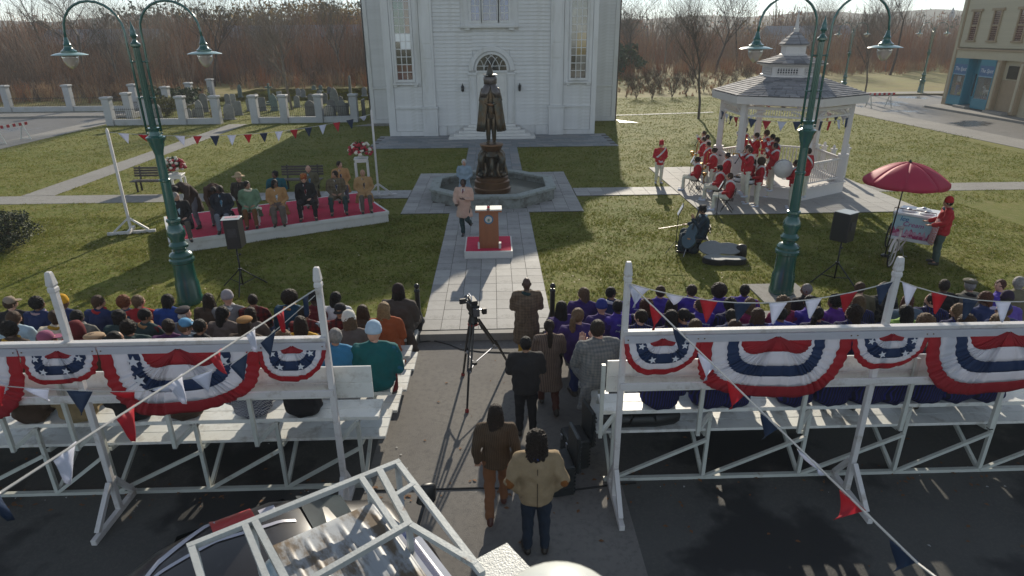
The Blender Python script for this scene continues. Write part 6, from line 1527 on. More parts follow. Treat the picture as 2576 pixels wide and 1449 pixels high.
# ================================================================ ICE CREAM CART
ct = thing('ice_cream_cart', 'pale blue and pink ice cream tricycle cart with white bicycle rear', 'cart', (11.77, 16.72, 0), -.80); ct.scale = (1.1, 1.1, 1.1)
boxb = mat('cart_blue', (.36, .52, .58), .4, var=.05); cpink = mat('cart_pink', (.40, .03, .13), .4, var=.25, vs=12, dirt=(.55, .35, .45), ds=7, dlo=.45, dhi=.55); cwh = mat('cart_white', (.68, .70, .72), .35, var=.04)
MB().box(-.45, .45, -.30, .55, .40, 1.02).build('box', boxb, ct, bevel=.02)
MB().box(-.48, .48, -.33, .58, 1.02, 1.08).build('lid', cwh, ct, bevel=.015)
q = MB(); rr = random.Random(5); pts = [(-.45, .46)]
for i in range(19): pts.append((-.45+.05*i, .62+(.06 if i % 2 else -.05)+rr.uniform(-.04, .06)))
pts += [(.45, .46)]; q.plate(pts, 'y', -.306, -.3)
q.build('drip_print', cpink, ct)
q = MB(); pts = [(-.30, .46)]
for i in range(18): pts.append((-.30+.05*i, .62+(.06 if i % 2 else -.05)+rr.uniform(-.04, .06)))
pts += [(.55, .46)]; q.plate(pts, 'x', .45, .456); q.build('drip_print', cpink, ct); MB().plate(pts, 'x', -.456, -.45).build('drip_print', cpink, ct)
MB().box(-.46, .46, -.31, .56, .38, .45).build('bottom_rail', cwh, ct)
def text_mesh(s_, size, shear=0.0, ext=.004):
    cu = D.curves.new('t', 'FONT'); cu.body = s_; cu.size = size; cu.extrude = ext; cu.align_x = 'CENTER'; cu.shear = shear
    to = D.objects.new('tmp', cu); C.objects.link(to); bpy.context.view_layer.update(); dg = bpy.context.evaluated_depsgraph_get(); tm = D.meshes.new_from_object(to.evaluated_get(dg)); D.objects.remove(to); tm.materials.clear(); return tm
for s_, px, pz, col in (('Ice', -.2, .88, (.02, .15, .35)), ('Cream', .02, .76, (.38, .05, .25))):
    tm = text_mesh(s_, .17, .2); tm.transform(Matrix.Translation((px, -.308, pz)) @ Matrix.Rotation(PI/2, 4, 'X')); obj('lettering', tm, mat('let_'+s_, col, .5, var=0), ct)
for (x, y) in ((-.2, .0), (.2, -.05), (.05, .33)):
    MB().lathe([(.16, 1.08), (.16, 1.11), (.14, 1.12), (.05, 1.125)], 20, (x, y, 0)).build('freezer_lid', cwh, ct, ang=30); MB().lathe([(.05, 1.12), (.06, 1.14), (.02, 1.16)], 12, (x, y, 0)).build('lid_knob', STEEL, ct)
MB().tube([(-.46, -.34, .95), (-.46, -.36, 1.2), (.46, -.36, 1.2), (.46, -.34, .95)], .012, 6).build('handlebar', STEEL, ct)
bkw = mat('bike_white', (.55, .48, .45), .4, var=.08)
def wheel(name, c, r, parent, ax):
    t = MB(); n = 28
    ring = [(c[0]+(r*math.cos(2*PI*i/n) if ax == 'y' else 0), c[1]+(r*math.cos(2*PI*i/n) if ax == 'x' else 0), c[2]+r*math.sin(2*PI*i/n)) for i in range(n+1)]
    w_ = t.tube(ring, .02, 6).build(name, mat('tyre', (.02, .02, .02), .8), parent, smooth=True)
    ring2 = [((p[0]-c[0])*.93+c[0], (p[1]-c[1])*.93+c[1], (p[2]-c[2])*.93+c[2]) for p in ring]
    MB().tube(ring2, .016, 6).build('rim', bkw, w_, smooth=True); sp = MB()
    for i in range(0, n, 2): sp.tube([c, ring2[i]], .003, 3)
    sp.build('spokes', STEEL, w_)
wheel('wheel', (-.55, .2, .33), .33, ct, 'x'); wheel('wheel', (.55, .2, .33), .33, ct, 'x'); wheel('wheel', (-.05, -1.45, .34), .34, ct, 'x')
q = MB()
for a, b_ in (((-.05, -1.45, .34), (-.05, -.95, .3)), ((-.05, -1.45, .34), (-.05, -1.1, .78)), ((-.05, -.95, .3), (-.05, -1.13, .88)), ((-.05, -.95, .3), (-.05, -.3, .42)), ((-.05, -1.03, .5), (-.05, -.3, .5))): q.tube([a, b_], .018, 6)
q.build('frame', bkw, ct); MB().tube([(-.05, -1.45+.37*math.cos(a), .34+.37*math.sin(a)) for a in [.6+.2*i for i in range(12)]], (.03), 5).build('mudguard', bkw, ct)
MB().caps([(-.05, -1.26, .93), (-.05, -1.0, .92)], [(.09, .03), (.035, .03)], 8, side=SIDE).build('saddle', mat('saddle', (.3, .27, .25), .5), ct, smooth=True)
MB().lathe([(.1, -.01), (.1, .01)], 16).xf(Matrix.Translation((0, -.85, .3)) @ Matrix.Rotation(PI/2, 4, 'Y')).tube([(0.02, -.85, .3), (.06, -.8, .13), (.14, -.8, .13)], .012, 5).build('crank', STEEL, ct)
um = thing('parasol', 'large red parasol with scalloped edge standing by the ice cream cart', 'parasol', (10.82, 16.45, 0))
MB().tube([(0.1, 0, 0), (.18, 0, 1.5), (.22, 0, 2.62)], .018, 8).lathe([(.10, 0), (.11, .04), (.05, .07)], 16, (.1, 0, 0)).build('pole', BLKMET, um, smooth=True)
umR = mat('parasol_red', (.50, .032, .08), .65, var=.06, vs=3, tl=.3)
for k in range(8):
    q = MB(); vs = []; nr, na = 8, 6
    for i in range(nr+1):
        t = i/nr
        for j in range(na+1):
            u = j/na; a = 2*PI*(k+u)/8+.2; sc_ = 1-.05*math.sin(PI*u)*t
            r = 1.02*t*sc_; z = 2.62-.46*t**1.9 + (.02*math.sin(PI*u) if i < nr else 0)
            vs.append((.22+r*math.cos(a), r*math.sin(a), z))
    for j in range(na+1):
        u = j/na; a = 2*PI*(k+u)/8+.2; r = 1.03*(1-.04*math.sin(PI*u)); vs.append((.22+r*math.cos(a), r*math.sin(a), 2.62-.46-.10-.03*math.sin(PI*u)))
    q.add(vs, [(i*(na+1)+j, i*(na+1)+j+1, (i+1)*(na+1)+j+1, (i+1)*(na+1)+j) for i in range(nr+1) for j in range(na)])
    o = q.build('canopy_panel', umR, um, smooth=True); s_ = o.modifiers.new('t', 'SOLIDIFY'); s_.thickness = .004
MB().lathe([(.04, 2.6), (.045, 2.64), (.02, 2.7), (.003, 2.72)], 10, (.22, 0, 0)).build('cap', BLKMET, um); q = MB()
for k in range(8): a = 2*PI*k/8+.2; q.tube([(.22, 0, 2.3), (.22+.6*math.cos(a), .6*math.sin(a), 2.42)], .006, 4)
q.build('ribs', STEEL, um)

# ================================================================ STANDS
zb_ = -.15
def stands(name, label, x0, x1, legx, near_end):
    t = thing(name, label, 'bleachers', ((x0+x1)/2, 9.3, zb_))
    L0, L1 = x0, x1
    def plank(nm, y0_, y1_, z, n, th=.04, ov=0.0):
        d = (y1_-y0_)/n
        segs = max(1, int((L1-L0)/4.3)); 
        for i in range(n):
            cuts = [L0+(L1-L0)*k/segs for k in range(segs+1)]
            for k in range(segs):
                a, b_ = cuts[k]+.003, cuts[k+1]-.003
                if k == 0 and near_end > 0: a -= 0
                o = MB().box(a-(ov if k == 0 and near_end < 0 else 0), b_+(ov if k == segs-1 and near_end > 0 else 0), y0_+d*i+.003, y0_+d*(i+1)-.003, z-th+rnd.uniform(-.001, .001), z+rnd.uniform(-.001, .001))
                o.build(nm, BENCH, t, world=True, bevel=.004)
    for (zs_, ys) in ((1.02, 7.44), (.77, 8.49), (.52, 9.54), (.27, 10.6), (.15, 11.55)): plank('seat_plank', ys, ys+.46, zs_, 2, .06)
    for (zf, yf) in ((.60, 7.57), (.35, 8.62), (.10, 9.67), (-.08, 10.72)): plank('foot_plank', yf, yf+.72, zf, 3, .045, .04)
    d = .0
    MB().box(L0, L1, 7.27, 7.30, 1.43, 1.66).build('back_board', BENCH, t, world=True, bevel=.004); MB().box(L0, L1, 7.27, 7.30, 1.665, 1.90).build('back_board', BENCH, t, world=True, bevel=.004)
    for x in legx:
        q = lambda a, b_, nm='brace', w_=.05: MB().bar(a, b_, w_).build(nm, BENCHM, t, world=True)
        q((x, 7.42, zb_), (x, 7.42, .98), 'upright'); q((x-.22, 7.22, .74), (x-.22, 7.22, 1.88), 'back_upright'); q((x-.22, 7.24, .78), (x, 7.42, .96)); q((x, 7.42, .95), (x, 7.95, .95), 'bearer')
        for (zf, yf) in ((.55, 8.6), (.30, 9.65), (.05, 10.7)): q((x, yf, zb_), (x, yf, zf+.2), 'upright')
        q((x, 7.42, zb_+.02), (x, 8.6, .55)); q((x, 7.5, .55), (x, 11.2, -.1), 'bearer'); q((x, 8.6, zb_+.02), (x, 9.65, .3))
        MB().box(x-.245, x-.195, 7.19, 7.25, .73, .745).build('end_cap', BLACK, t, world=True)
    for i in range(len(legx)-1):
        a, b_ = legx[i], legx[i+1]
        MB().bar((a, 7.40, zb_+.04), (b_, 7.40, .54), .045).build('diagonal', BENCHM, t, world=True)
        MB().bar((a, 8.58, zb_+.04), (b_, 8.58, .5), .04).build('diagonal', BENCHM, t, world=True) if i % 2 else MB().bar((b_, 8.58, zb_+.04), (a, 8.58, .5), .04).build('diagonal', BENCHM, t, world=True)
        MB().bar((b_, 8.56, .2), ((a+b_)/2, 8.56, zb_+.04), .035).build('diagonal', BENCHM, t, world=True)
    for y in (7.42, 8.6, 9.65, 10.7): MB().box(legx[0]-.1, legx[-1]+.1, y-.03, y+.03, zb_+.005, zb_+.055).build('ground_rail', BENCHM, t, world=True)
    return t
stands('left_stands', 'white tiered bleachers left of the aisle', -9.6, -1.66, [-8.85, -7.57, -6.3, -5.45, -4.16, -3.06, -1.95], 1)
stands('right_stands', 'white tiered bleachers right of the aisle', 1.44, 10.4, [1.6, 2.95, 4.36, 5.78, 7.06, 8.4, 9.7], -1)

# ---- banner frames behind the stands
YR = 7.03
def frame(name, label, posts, x0, x1):
    t = thing(name, label, 'banner frame', (posts[0], YR, zb_))
    for x in posts:
        MB().box(x-.037, x+.037, YR-.037, YR+.037, zb_, 3.16).build('post', WPOST, t, world=True, bevel=.006)
        MB().lathe([(.05, 3.11), (.064, 3.125), (.064, 3.17), (.05, 3.185), (.066, 3.21), (.046, 3.35), (.036, 3.37)], 4, (x, YR, 0), rot=PI/4).build('post_cap', WPOST, t, world=True, bevel=.004)
        MB().box(x-.036, x+.036, YR-.62, YR+.40, zb_, zb_+.08).build('foot', WPOST, t, world=True, bevel=.005)
        for s_, e in ((-1, .50), (1, .34)): MB().bar((x, YR+s_*e, zb_+.1), (x, YR+s_*.05, .38), .062).build('brace', WPOST, t, world=True)
    MB().box(x0, x1, YR-.065, YR-.040, 2.375, 2.46).build('top_rail', WPOST, t, world=True, bevel=.004); MB().box(x0, x1, YR-.09, YR+.0, 2.461, 2.482).build('rail_cap', WPOST, t, world=True, bevel=.004)
    MB().box(x0, x1, YR-.07, YR-.040, 1.64, 1.73).build('mid_rail', WPOST, t, world=True, bevel=.004)
    return t
frame('banner_frame', 'white timber banner frame behind the left stands', [-8.3, -5.22, -2.12], -9.8, -2.1)
frame('banner_frame', 'white timber banner frame behind the right stands', [1.58, 4.87, 8.1], 1.56, 9.6)
fabR = mat('bunting_red', (.36, .018, .028), .75, var=.06, tl=.3); fabW = mat('bunting_white', (.60, .60, .65), .75, var=.04, tl=.3); fabB = mat('bunting_blue', (.014, .035, .10), .75, var=.06, tl=.2)
fabS = mat('bunting_star', (.62, .62, .66), .7, var=.03)
def bunting(x0, x1, drop, stars, label, grp):
    cx_ = (x0+x1)/2; a = (x1-x0)/2; zt = 2.40; yf = YR-.095
    t = thing('bunting_fan', label, 'bunting', (cx_, yf, zt), 0, grp)
    N = 72; big = drop > .7
    ph = rnd.uniform(0, 6); ku = .5 if big else .42
    npl = 26 if big else 13
    ts_, tb_ = ((0, .47, .50, .64, .84, 1.0), (0, .22, .44, .62, .80, 1.0)) if big else ((0, .36, .44, .70, .88, 1.0), (0, .18, .38, .66, .84, 1.0))
    skew = rnd.uniform(-.3, .3); sg2 = rnd.uniform(.04, .10)
    def P(u, k, f, lift=0.0):
        th = PI*u; cs, sn = math.cos(th), math.sin(th)
        w_ = abs(sn)**1.1; A_, B_ = [x_+(y_-x_)*w_ for x_, y_ in zip(ts_, tb_)][k:k+2]; v = max(A_+(B_-A_)*f, .02)
        ex = .30+.38*v; px = -a*v*math.copysign(abs(cs)**ex, cs); pz = -drop*v*abs(sn)**(ex*.95)
        uu = u+.012*math.sin(17*u+ph); pl = math.sin(uu*npl*2*PI+ph+1.2*math.sin(9*u+ph))*(.6+.4*math.sin(23*u+2*ph))+.5*math.sin(uu*npl*PI*.9+2*ph)
        dep = .026*min(1, v*2.2)*(1 if big else .8)*(.25+.75*abs(sn))
        y = -.03*abs(sn)-dep*pl-.06*math.sin(PI*v)*abs(sn)
        pz += (.020*pl*v+sg2*math.sin(2.5*th+ph)*v*v*(drop/.9))*abs(sn); px += (.007*math.cos(u*npl*2*PI+ph)+skew*v*v*.4*abs(sn))*(1 if big else .6)
        pz -= .012*abs(math.sin(uu*npl*PI*.5+ph))*(1 if k == 4 and f > .9 else 0)
        return (px, y-lift, pz)
    bands = ((0, 'red_band', fabR), (1, 'white_band', fabW), (2, 'blue_band', fabB), (3, 'white_band', fabW), (4, 'red_band', fabR))
    for kb, nm, mt in bands:
        q = MB(); nv = 4; k = N*2+1
        vs = [P(jj/(N*2), kb, i/nv) for i in range(nv+1) for jj in range(k)]
        q.add(vs, [(i*k+jj, i*k+jj+1, (i+1)*k+jj+1, (i+1)*k+jj) for i in range(nv) for jj in range(N*2)])
        o = q.build(nm, mt, t, smooth=True); s_ = o.modifiers.new('t', 'SOLIDIFY'); s_.thickness = .003
    MB().box(-a, a, -.012, -.002, -.07, .03).build('heading', fabW, t)
    if stars:
        for u in (.04, .40, .60, .96) if not big else (.03, .2, .97): 
            R_ = .050 if not big else .085; x, y, z = P(u, 2, .5, .03); q = MB()
            pts = [((R_ if i % 2 == 0 else R_*.42)*math.sin(PI*i/5), (R_ if i % 2 == 0 else R_*.42)*math.cos(PI*i/5)) for i in range(10)]
            q.plate(pts, 'y', -.004, .0); q.xf(Matrix.Translation((x, y-.012, z+(.0 if 0 < u < 1 else 0))) @ Matrix.Rotation(rnd.uniform(-.3, .3), 4, 'Y')); q.build('star', fabS, t)
    for xx_ in (-a+.04, 0, a-.04): MB().lathe([(.008, 0), (.008, .006)], 8).xf(Matrix.Translation((xx_, -.014, -.02)) @ Matrix.Rotation(PI/2, 4, 'X')).build('eyelet', brass, t)
gS, gB = 'small starred bunting fans', 'large bunting fans'
bunting(-5.78, -4.86, .46, True, 'small starred bunting fan beside the post at far left', gS)
bunting(-4.84, -2.92, .90, True, 'large bunting fan with stars on its left side, left frame', gB)
bunting(-2.92, -2.10, .44, True, 'small starred bunting fan at the aisle end of the left frame', gS)
bunting(-7.7, -5.80, .90, False, 'large bunting fan cut by the left edge of the view', gB)
bunting(1.57, 2.52, .46, True, 'small starred bunting fan at the aisle end of the right frame', gS)
bunting(2.52, 4.44, .88, False, 'large plain bunting fan in the middle of the right frame', gB)
bunting(4.44, 5.40, .44, True, 'small starred bunting fan across the second post of the right frame', gS)
bunting(5.40, 7.4, .88, False, 'large bunting fan cut by the right edge of the view', gB)
# ---- pennant strings near the camera
tL, tR = Vector((-2.12, 7.0, 3.12)), Vector((1.6, 7.0, 3.1)); tR2 = Vector((4.87, 7.0, 3.08))
def pt(x, y, Y): X, Z = atY(x, y, Y); return Vector((X, Y, Z))
string('pennant_string', 'pennant string running from the left frame post down past the camera', [tL, pt(0, 1240, 3.2), pt(-500, 1560, 1.9)], list('brwRwrwb')+['.', '.'], .22, .0, .009, .28, .3)
string('pennant_string', 'pennant string running from the right frame post down past the camera', [tR, pt(2310, 1418, 3.3), pt(2600, 1640, 2.4)], list('wrbwrb')+['W', 'R', 'b', 'w', 'r'], .22, .0, .009, .12, .3)
string('pennant_string', 'pennant string sagging between the two right frame posts', [tR, tR2], list('WWrbwwrb'), .24, .28, .007, .15, .2)
string('pennant_string', 'pennant string running right from the second right frame post', [tR2, Vector((8.1, 7.0, 3.1))], list('wrbwrbwr'), .24, .33, .007, .18, .2)
string('pennant_string', 'slack thin pennant string crossing the large left bunting fan', [tL+Vector((-.05, 0, -.1)), pt(600, 905, 6.6), pt(360, 985, 6.2), pt(20, 972, 6.0), pt(-200, 930, 6.0)], list('.bbwWRbWrw'), .24, .02, .005, .3, .2)

# ---- film camera on tripod
tp = thing('camera_tripod', 'tall black camera tripod standing in the aisle', 'tripod', (-.42, 9.9, zb_))
ft = [Vector((*G(1175, 1037, zb_), 0))-Vector((-.42, 9.9, 0)), Vector((*G(1165, 945, zb_), 0))-Vector((-.42, 9.9, 0)), Vector((*G(1278, 915, zb_), 0))-Vector((-.42, 9.9, 0))]
for f_ in ft:
    f_.z = .02; top_ = Vector((f_.x*.12, f_.y*.12, 1.42)); mid = top_.lerp(f_, .55); sdv = (f_-top_).cross(Vector((0, 0, 1))).normalized()*.028
    l_ = MB().bar(top_+sdv, mid+sdv, .03).bar(top_-sdv, mid-sdv, .03).bar(mid+Vector((0, 0, .08)), f_, .032).build('leg', BLKMET, tp)
    MB().lathe([(.035, -.02), (.035, .03), (.02, .05)], 8, f_).build('foot', mat('tripod_red', (.25, .02, .02), .5), l_); MB().ell(tuple(mid), (.04, .04, .04), 8, 6).build('clamp', STEEL, l_)
    MB().bar(mid*1.0+Vector((0, 0, -.02)), (0, 0, .62), .018).build('spreader_arm', STEEL, tp)
MB().lathe([(.05, .60), (.05, .65)], 8).build('spreader_hub', BLKMET, tp)
MB().lathe([(.08, 1.40), (.09, 1.44), (.07, 1.5), (.06, 1.56), (.08, 1.6)], 14).build('head', BLKMET, tp, ang=30); MB().tube([(.05, 0, 1.55), (.16, -.28, 1.42)], .012, 6).build('pan_handle', BLKMET, tp); MB().lathe([(.095, 1.38), (.095, 1.41)], 14).build('collar', mat('tripod_red', (.25, .02, .02)), tp)
cf = thing('film_camera', 'black film camera with lens and monitor on the tripod', 'camera', (-.42, 9.9, 1.46), .3)
MB().box(-.07, .07, -.2, .16, .02, .2).box(-.055, .055, -.16, .1, .2, .27).build('body', BLACK, cf, bevel=.01); MB().lathe([(.045, 0), (.055, .1), (.05, .12), (.065, .2)], 16).xf(Matrix.Translation((0, .16, .12)) @ Matrix.Rotation(-PI/2, 4, 'X')).build('lens', BLKMET, cf, ang=30)
MB().box(-.23, -.12, -.05, 0, .2, .29).build('monitor', BLACK, cf, bevel=.006); MB().bar((-.12, 0, .22), (-.05, .0, .18), .02).build('monitor_arm', STEEL, cf); MB().box(.12, .2, -.2, -.12, .02, .12).build('grip', BLACK, cf, bevel=.01); MB().bar((.07, -.1, .1), (.14, -.15, .08), .02).build('grip_arm', STEEL, cf)
MB().box(-.05, .05, -.28, -.2, .03, .17).build('battery', mat('battery', (.06, .06, .065), .5), cf, bevel=.006); MB().tube([(-.04, -.1, .27), (-.04, -.08, .33), (-.04, .06, .33), (-.04, .08, .27)], .012, 6).build('top_handle', STEEL, cf)
# ---- cables, cases, bag
cb = MB().tube([(*G(x, y, zb_), zb_+.012) for x, y in ((1055, 862), (1090, 858), (1130, 868), (1160, 880), (1210, 886), (1288, 889))], .013, 5).build('cable', BLACK); tag(cb, 'black cable curving across the aisle below the kerb', 'cable')
cb = MB().tube([(*G(x, y, zb_), zb_+.012) for x, y in ((940, 1236), (1100, 1232), (1210, 1229), (1320, 1232), (1430, 1236), (1540, 1221), (1600, 1216))], .014, 5).build('cable', BLACK); tag(cb, 'black cable lying straight across the near aisle', 'cable')
case_m = mat('case_black', (.018, .022, .024), .35, var=.1)
def case(x, y, rz, label, open_=True):
    t = thing('equipment_case', label, 'case', (*G(x, y, zb_), zb_), rz); MB().box(-.22, .22, -.16, .16, 0, .5).build('shell', case_m, t, bevel=.02)
    for i in range(7): MB().box(-.225, .225, -.165, .165, .06+.06*i, .075+.06*i).build('ridge', case_m, t)
    MB().box(-.19, .19, -.13, .13, .5, .505).build('tray', BLACK, t); 
    for s_ in (-1, 1): MB().box(s_*.12-.03, s_*.12+.03, -.185, -.165, .36, .44).build('latch', STEEL, t)
    l_ = MB().box(-.22, .22, .17, .23, .35, .95).build('lid', case_m, t, bevel=.02)
    for i in range(8): MB().box(-.225, .225, .225, .24, .4+.065*i, .42+.065*i).build('ridge', case_m, l_)
case(1408, 1225, -1.4, 'black ribbed equipment case standing open beside the right stands'); case(1445, 1160, -1.35, 'tall black ribbed case close to the end of the right stands')
bag = thing('duffel_bag', 'long black duffel bag lying on the lowest plank end of the right stands', 'bag', (2.05, 7.72, .60), .05)
MB().caps([(-.48, 0, .12), (-.2, 0, .13), (.2, -.02, .13), (.48, 0, .13)], [(.13, .13), (.15, .14), (.15, .14), (.13, .13)], 12).build('body', BLACK, bag, smooth=True); MB().tube([(-.2, -.14, .1), (-.15, -.18, .26), (.15, -.18, .26), (.2, -.14, .1)], .014, 5).build('handle', BLKMET, bag)

# ================================================================ VEHICLES AND NEAR THINGS
ang = math.radians(33)
def veh_loft(mb, secs, n=20):
    "sections: (u, half_width, z_bottom, z_top, roundness) lofted along u"
    vs = []
    for (u, hw, z0_, z1_, p) in secs:
        for j in range(n):
            a = 2*PI*j/n; c_, s_ = math.cos(a), math.sin(a)
            vs.append((u, hw*math.copysign(abs(c_)**p, c_), (z0_+z1_)/2+(z1_-z0_)/2*math.copysign(abs(s_)**p, s_)))
    k = len(secs); fs = [(i*n+j, i*n+(j+1) % n, (i+1)*n+(j+1) % n, (i+1)*n+j) for i in range(k-1) for j in range(n)]
    fs += [tuple(range(n-1, -1, -1)), tuple((k-1)*n+j for j in range(n))]
    return mb.add(vs, fs)
carP = mat('car_dark', (.020, .018, .019), .28, .1, var=.1, coat=.25, dirt=(.05, .05, .048), ds=5, dlo=.6, dhi=.8)
c0 = (-2.46, 4.72, zb_)
car = thing('race_car', 'dark car with red and white racing graphics parked beyond the rack vehicle', 'car', c0, ang)
q = veh_loft(MB(), [(-1.75, .5, .45, .85, .6), (-1.6, .72, .3, 1.0, .5), (-1.2, .80, .25, 1.15, .45), (-.7, .82, .25, 1.40, .5), (-.2, .82, .25, 1.52, .55), (.4, .82, .25, 1.50, .55), (.9, .82, .25, 1.28, .5), (1.3, .80, .28, 1.02, .5), (1.6, .74, .3, .92, .5), (1.8, .6, .4, .8, .6)], 28)
q.build('body', carP, car, smooth=True)
MB().add([(.66, -.60, 1.40), (.66, .60, 1.40), (1.16, .66, 1.13), (1.16, -.66, 1.13)], [(0, 1, 2, 3)]).build('windscreen', GL[0], car)
for s_ in (-1, 1):
    MB().add([(-.7, s_*.825, .95), (.8, s_*.825, .95), (.55, s_*.74, 1.32), (-.5, s_*.74, 1.36)], [(0, 1, 2, 3)]).build('side_window', GL[0], car)
    for u in (-1.15, 1.12):
        w_ = MB().lathe([(.31, -.1), (.31, .1)], 20).xf(Matrix.Translation((u, s_*.74, .31)) @ Matrix.Rotation(PI/2, 4, 'X')).build('tyre', mat('tyre', (.02, .02, .02)), car, ang=30); MB().lathe([(.19, -.11), (.19, .11)], 14).xf(Matrix.Translation((u, s_*.74, .31)) @ Matrix.Rotation(PI/2, 4, 'X')).build('rim', STEEL, w_)
def surf(u, v):  # point on the roof skin
    secs = [(-1.75, .5, .85, .6), (-1.6, .72, 1.0, .5), (-1.2, .80, 1.15, .45), (-.7, .82, 1.40, .5), (-.2, .82, 1.52, .55), (.4, .82, 1.50, .55), (.9, .82, 1.28, .5), (1.3, .8, 1.02, .5), (1.6, .74, .92, .5)]
    z0s = [.45, .3, .25, .25, .25, .25, .25, .28, .3]
    for i in range(len(secs)-1):
        if secs[i][0] <= u <= secs[i+1][0]:
            t = (u-secs[i][0])/(secs[i+1][0]-secs[i][0]); A, B = secs[i], secs[i+1]; hw = A[1]+(B[1]-A[1])*t; zt = A[2]+(B[2]-A[2])*t; p = A[3]; zb2 = z0s[i]+(z0s[i+1]-z0s[i])*t
            c_ = min(.999, abs(v)/hw)**(1/p); s__ = math.sqrt(max(0, 1-c_*c_))**p; return Vector((u, v, (zt+zb2)/2+(zt-zb2)/2*s__+.006))
    return Vector((u, v, 1))
def decal(name, poly_rows, mt):
    q = MB(); nu = len(poly_rows); nv = 5; vs = []
    for (u, v0, v1) in poly_rows:
        for j in range(nv): vs.append(surf(u, v0+(v1-v0)*j/(nv-1)))
    q.add(vs, [(i*nv+j, (i+1)*nv+j, (i+1)*nv+j+1, i*nv+j+1) for i in range(nu-1) for j in range(nv-1)]); q.build(name, mt, car, smooth=True)
dR = mat('decal_red', (.42, .03, .03), .35, var=.04, coat=.3); dW = mat('decal_white', (.42, .42, .48), .35, var=.04, coat=.3)
decal('decal_red', [(u*.05, .26, .66) for u in range(-4, 5)], dR)
decal('decal_white_arc', [(-.95+.05*i, .22+.38*math.sin(PI*(i/28)**.8*.55), .27+.40*math.sin(PI*(i/28)**.8*.55)+.02) for i in range(0, 17)], dW)
decal('decal_white_line', [(-1.2+.06*i, .20+.05*math.sin(i*.16), .245+.05*math.sin(i*.16)) for i in range(30)], dW)
decal('decal_white_block', [(.25+.04*i, .34+.02*i, .50) for i in range(5)], dW); decal('decal_white_tick', [(.42+.04*i, .33+.035*i, .42+.035*i) for i in range(6)], dW); decal('decal_white_tip', [(.62+.04*i, .44-.02*i, .58-.02*i) for i in range(5)], dW)
# utility vehicle with rack
pv = mat('pale_blue_paint', (.24, .33, .40), .45, .1, var=.15, vs=2, dirt=(.42, .44, .45), ds=2, dlo=.45, dhi=.6, coat=.2)
roofW = mat('rusty_white_roof', (.36, .38, .40), .5, var=.1, vs=2, dirt=(.12, .085, .05), ds=3.2, dlo=.44, dhi=.56, bump=.05, stretch=(1.3, .45, 1))
rackM = mat('rack_white', (.42, .44, .43), .5, .1, var=.15, vs=5, dirt=(.17, .10, .06), ds=4, dlo=.62, dhi=.72, bump=.15)
uv = thing('utility_vehicle', 'old pale blue vehicle with ribbed rusty white roof under a white rack', 'vehicle', (-2.49, 3.99, zb_), math.radians(33.5))
q = veh_loft(MB(), [(-.9, .7, .5, 1.2, .5), (-.7, .76, .35, 1.42, .4), (.35, .78, .3, 1.50, .35), (.5, .78, .3, 1.9, .35), (.6, .78, .3, 1.97, .35), (1.45, .78, .3, 1.97, .35), (1.54, .78, .3, 1.90, .35), (1.84, .77, .3, 1.40, .4), (1.92, .75, .35, .8, .4), (1.93, .66, .5, .7, .5)], 28); q.xf(Matrix.Translation((0, -.72, 0))); q.build('body', pv, uv, ang=40)
rp = MB(); nu, nv = 72, 14; vs = []
for i in range(nu+1):
    u = .58+.92*i/nu
    for j in range(nv+1):
        v = -1.34+1.28*j/nv; fade = 1 if -1.24 < v < -.16 else 0; cc_ = math.cos((u-.58)/.92*6*2*PI+2.2); rib = .013*max(0, min(1, (cc_-.62)*4))*fade
        vs.append((u, v, 1.975+.035*(1-((v+.7)/.64)**2)+rib))
rp.add(vs, [(i*(nv+1)+j, (i+1)*(nv+1)+j, (i+1)*(nv+1)+j+1, i*(nv+1)+j+1) for i in range(nu) for j in range(nv)]); o = rp.build('ribbed_roof', roofW, uv, smooth=True); sm = o.modifiers.new('t', 'SOLIDIFY'); sm.thickness = .08; sm.offset = -1
MB().add([(1.57, -1.36, 1.89), (1.57, -.08, 1.89), (1.84, -.06, 1.46), (1.84, -1.38, 1.46)], [(0, 1, 2, 3)]).build('windscreen', GL[3], uv)
MB().box(1.50, 1.56, -1.38, -.06, 1.91, 1.95).build('screen_trim', STEEL, uv); MB().box(1.86, 1.94, -1.36, -.1, 1.31, 1.37).build('bonnet_trim', STEEL, uv)
for v_ in (-.05, -1.39):
    for u in (-.2, 1.4): MB().lathe([(.34, -.12), (.34, .12)], 20).xf(Matrix.Translation((u, v_, .34)) @ Matrix.Rotation(PI/2, 4, 'X')).build('tyre', mat('tyre', (.02, .02, .02)), uv, ang=30)
MB().bar((1.95, .0, 1.35), (2.2, .26, 1.45), .03).caps([(2.22, .30, 1.38), (2.26, .32, 1.54)], [(.12, .05), (.10, .05)], 10).build('mirror', BLACK, uv, smooth=True)
MB().caps([(.12, -.45, 1.5), (.12, -.45, 1.98)], [.10, .09], 14).build('roof_vent', cwh, uv, smooth=True)
RZ = 2.25
def rb(a, b_, nm='rack_rail', w_=.052): MB().bar((*a, RZ+rnd.uniform(0, .004)), (*b_, RZ+rnd.uniform(0, .004)), w_, .05).build(nm, rackM, uv)
rb((-.03, 0), (1.84, 0)); rb((1.81, -.03), (1.75, -1.6)); rb((0, -.03), (.0, -1.6)); rb((-.2, -1.0), (1.56, -.80))
rb((.41, -.03), (.40, -.92), 'rack_crossbar', .05); rb((.49, -.03), (.52, -.92), 'rack_crossbar', .055); rb((1.44, -.03), (1.42, -.80), 'rack_crossbar', .05); rb((1.62, -.03), (1.53, -.80), 'rack_crossbar', .06); rb((1.58, -.42), (1.80, -.38), 'rack_crossbar', .045); rb((1.54, -.83), (1.76, -1.5), 'rack_crossbar', .05)
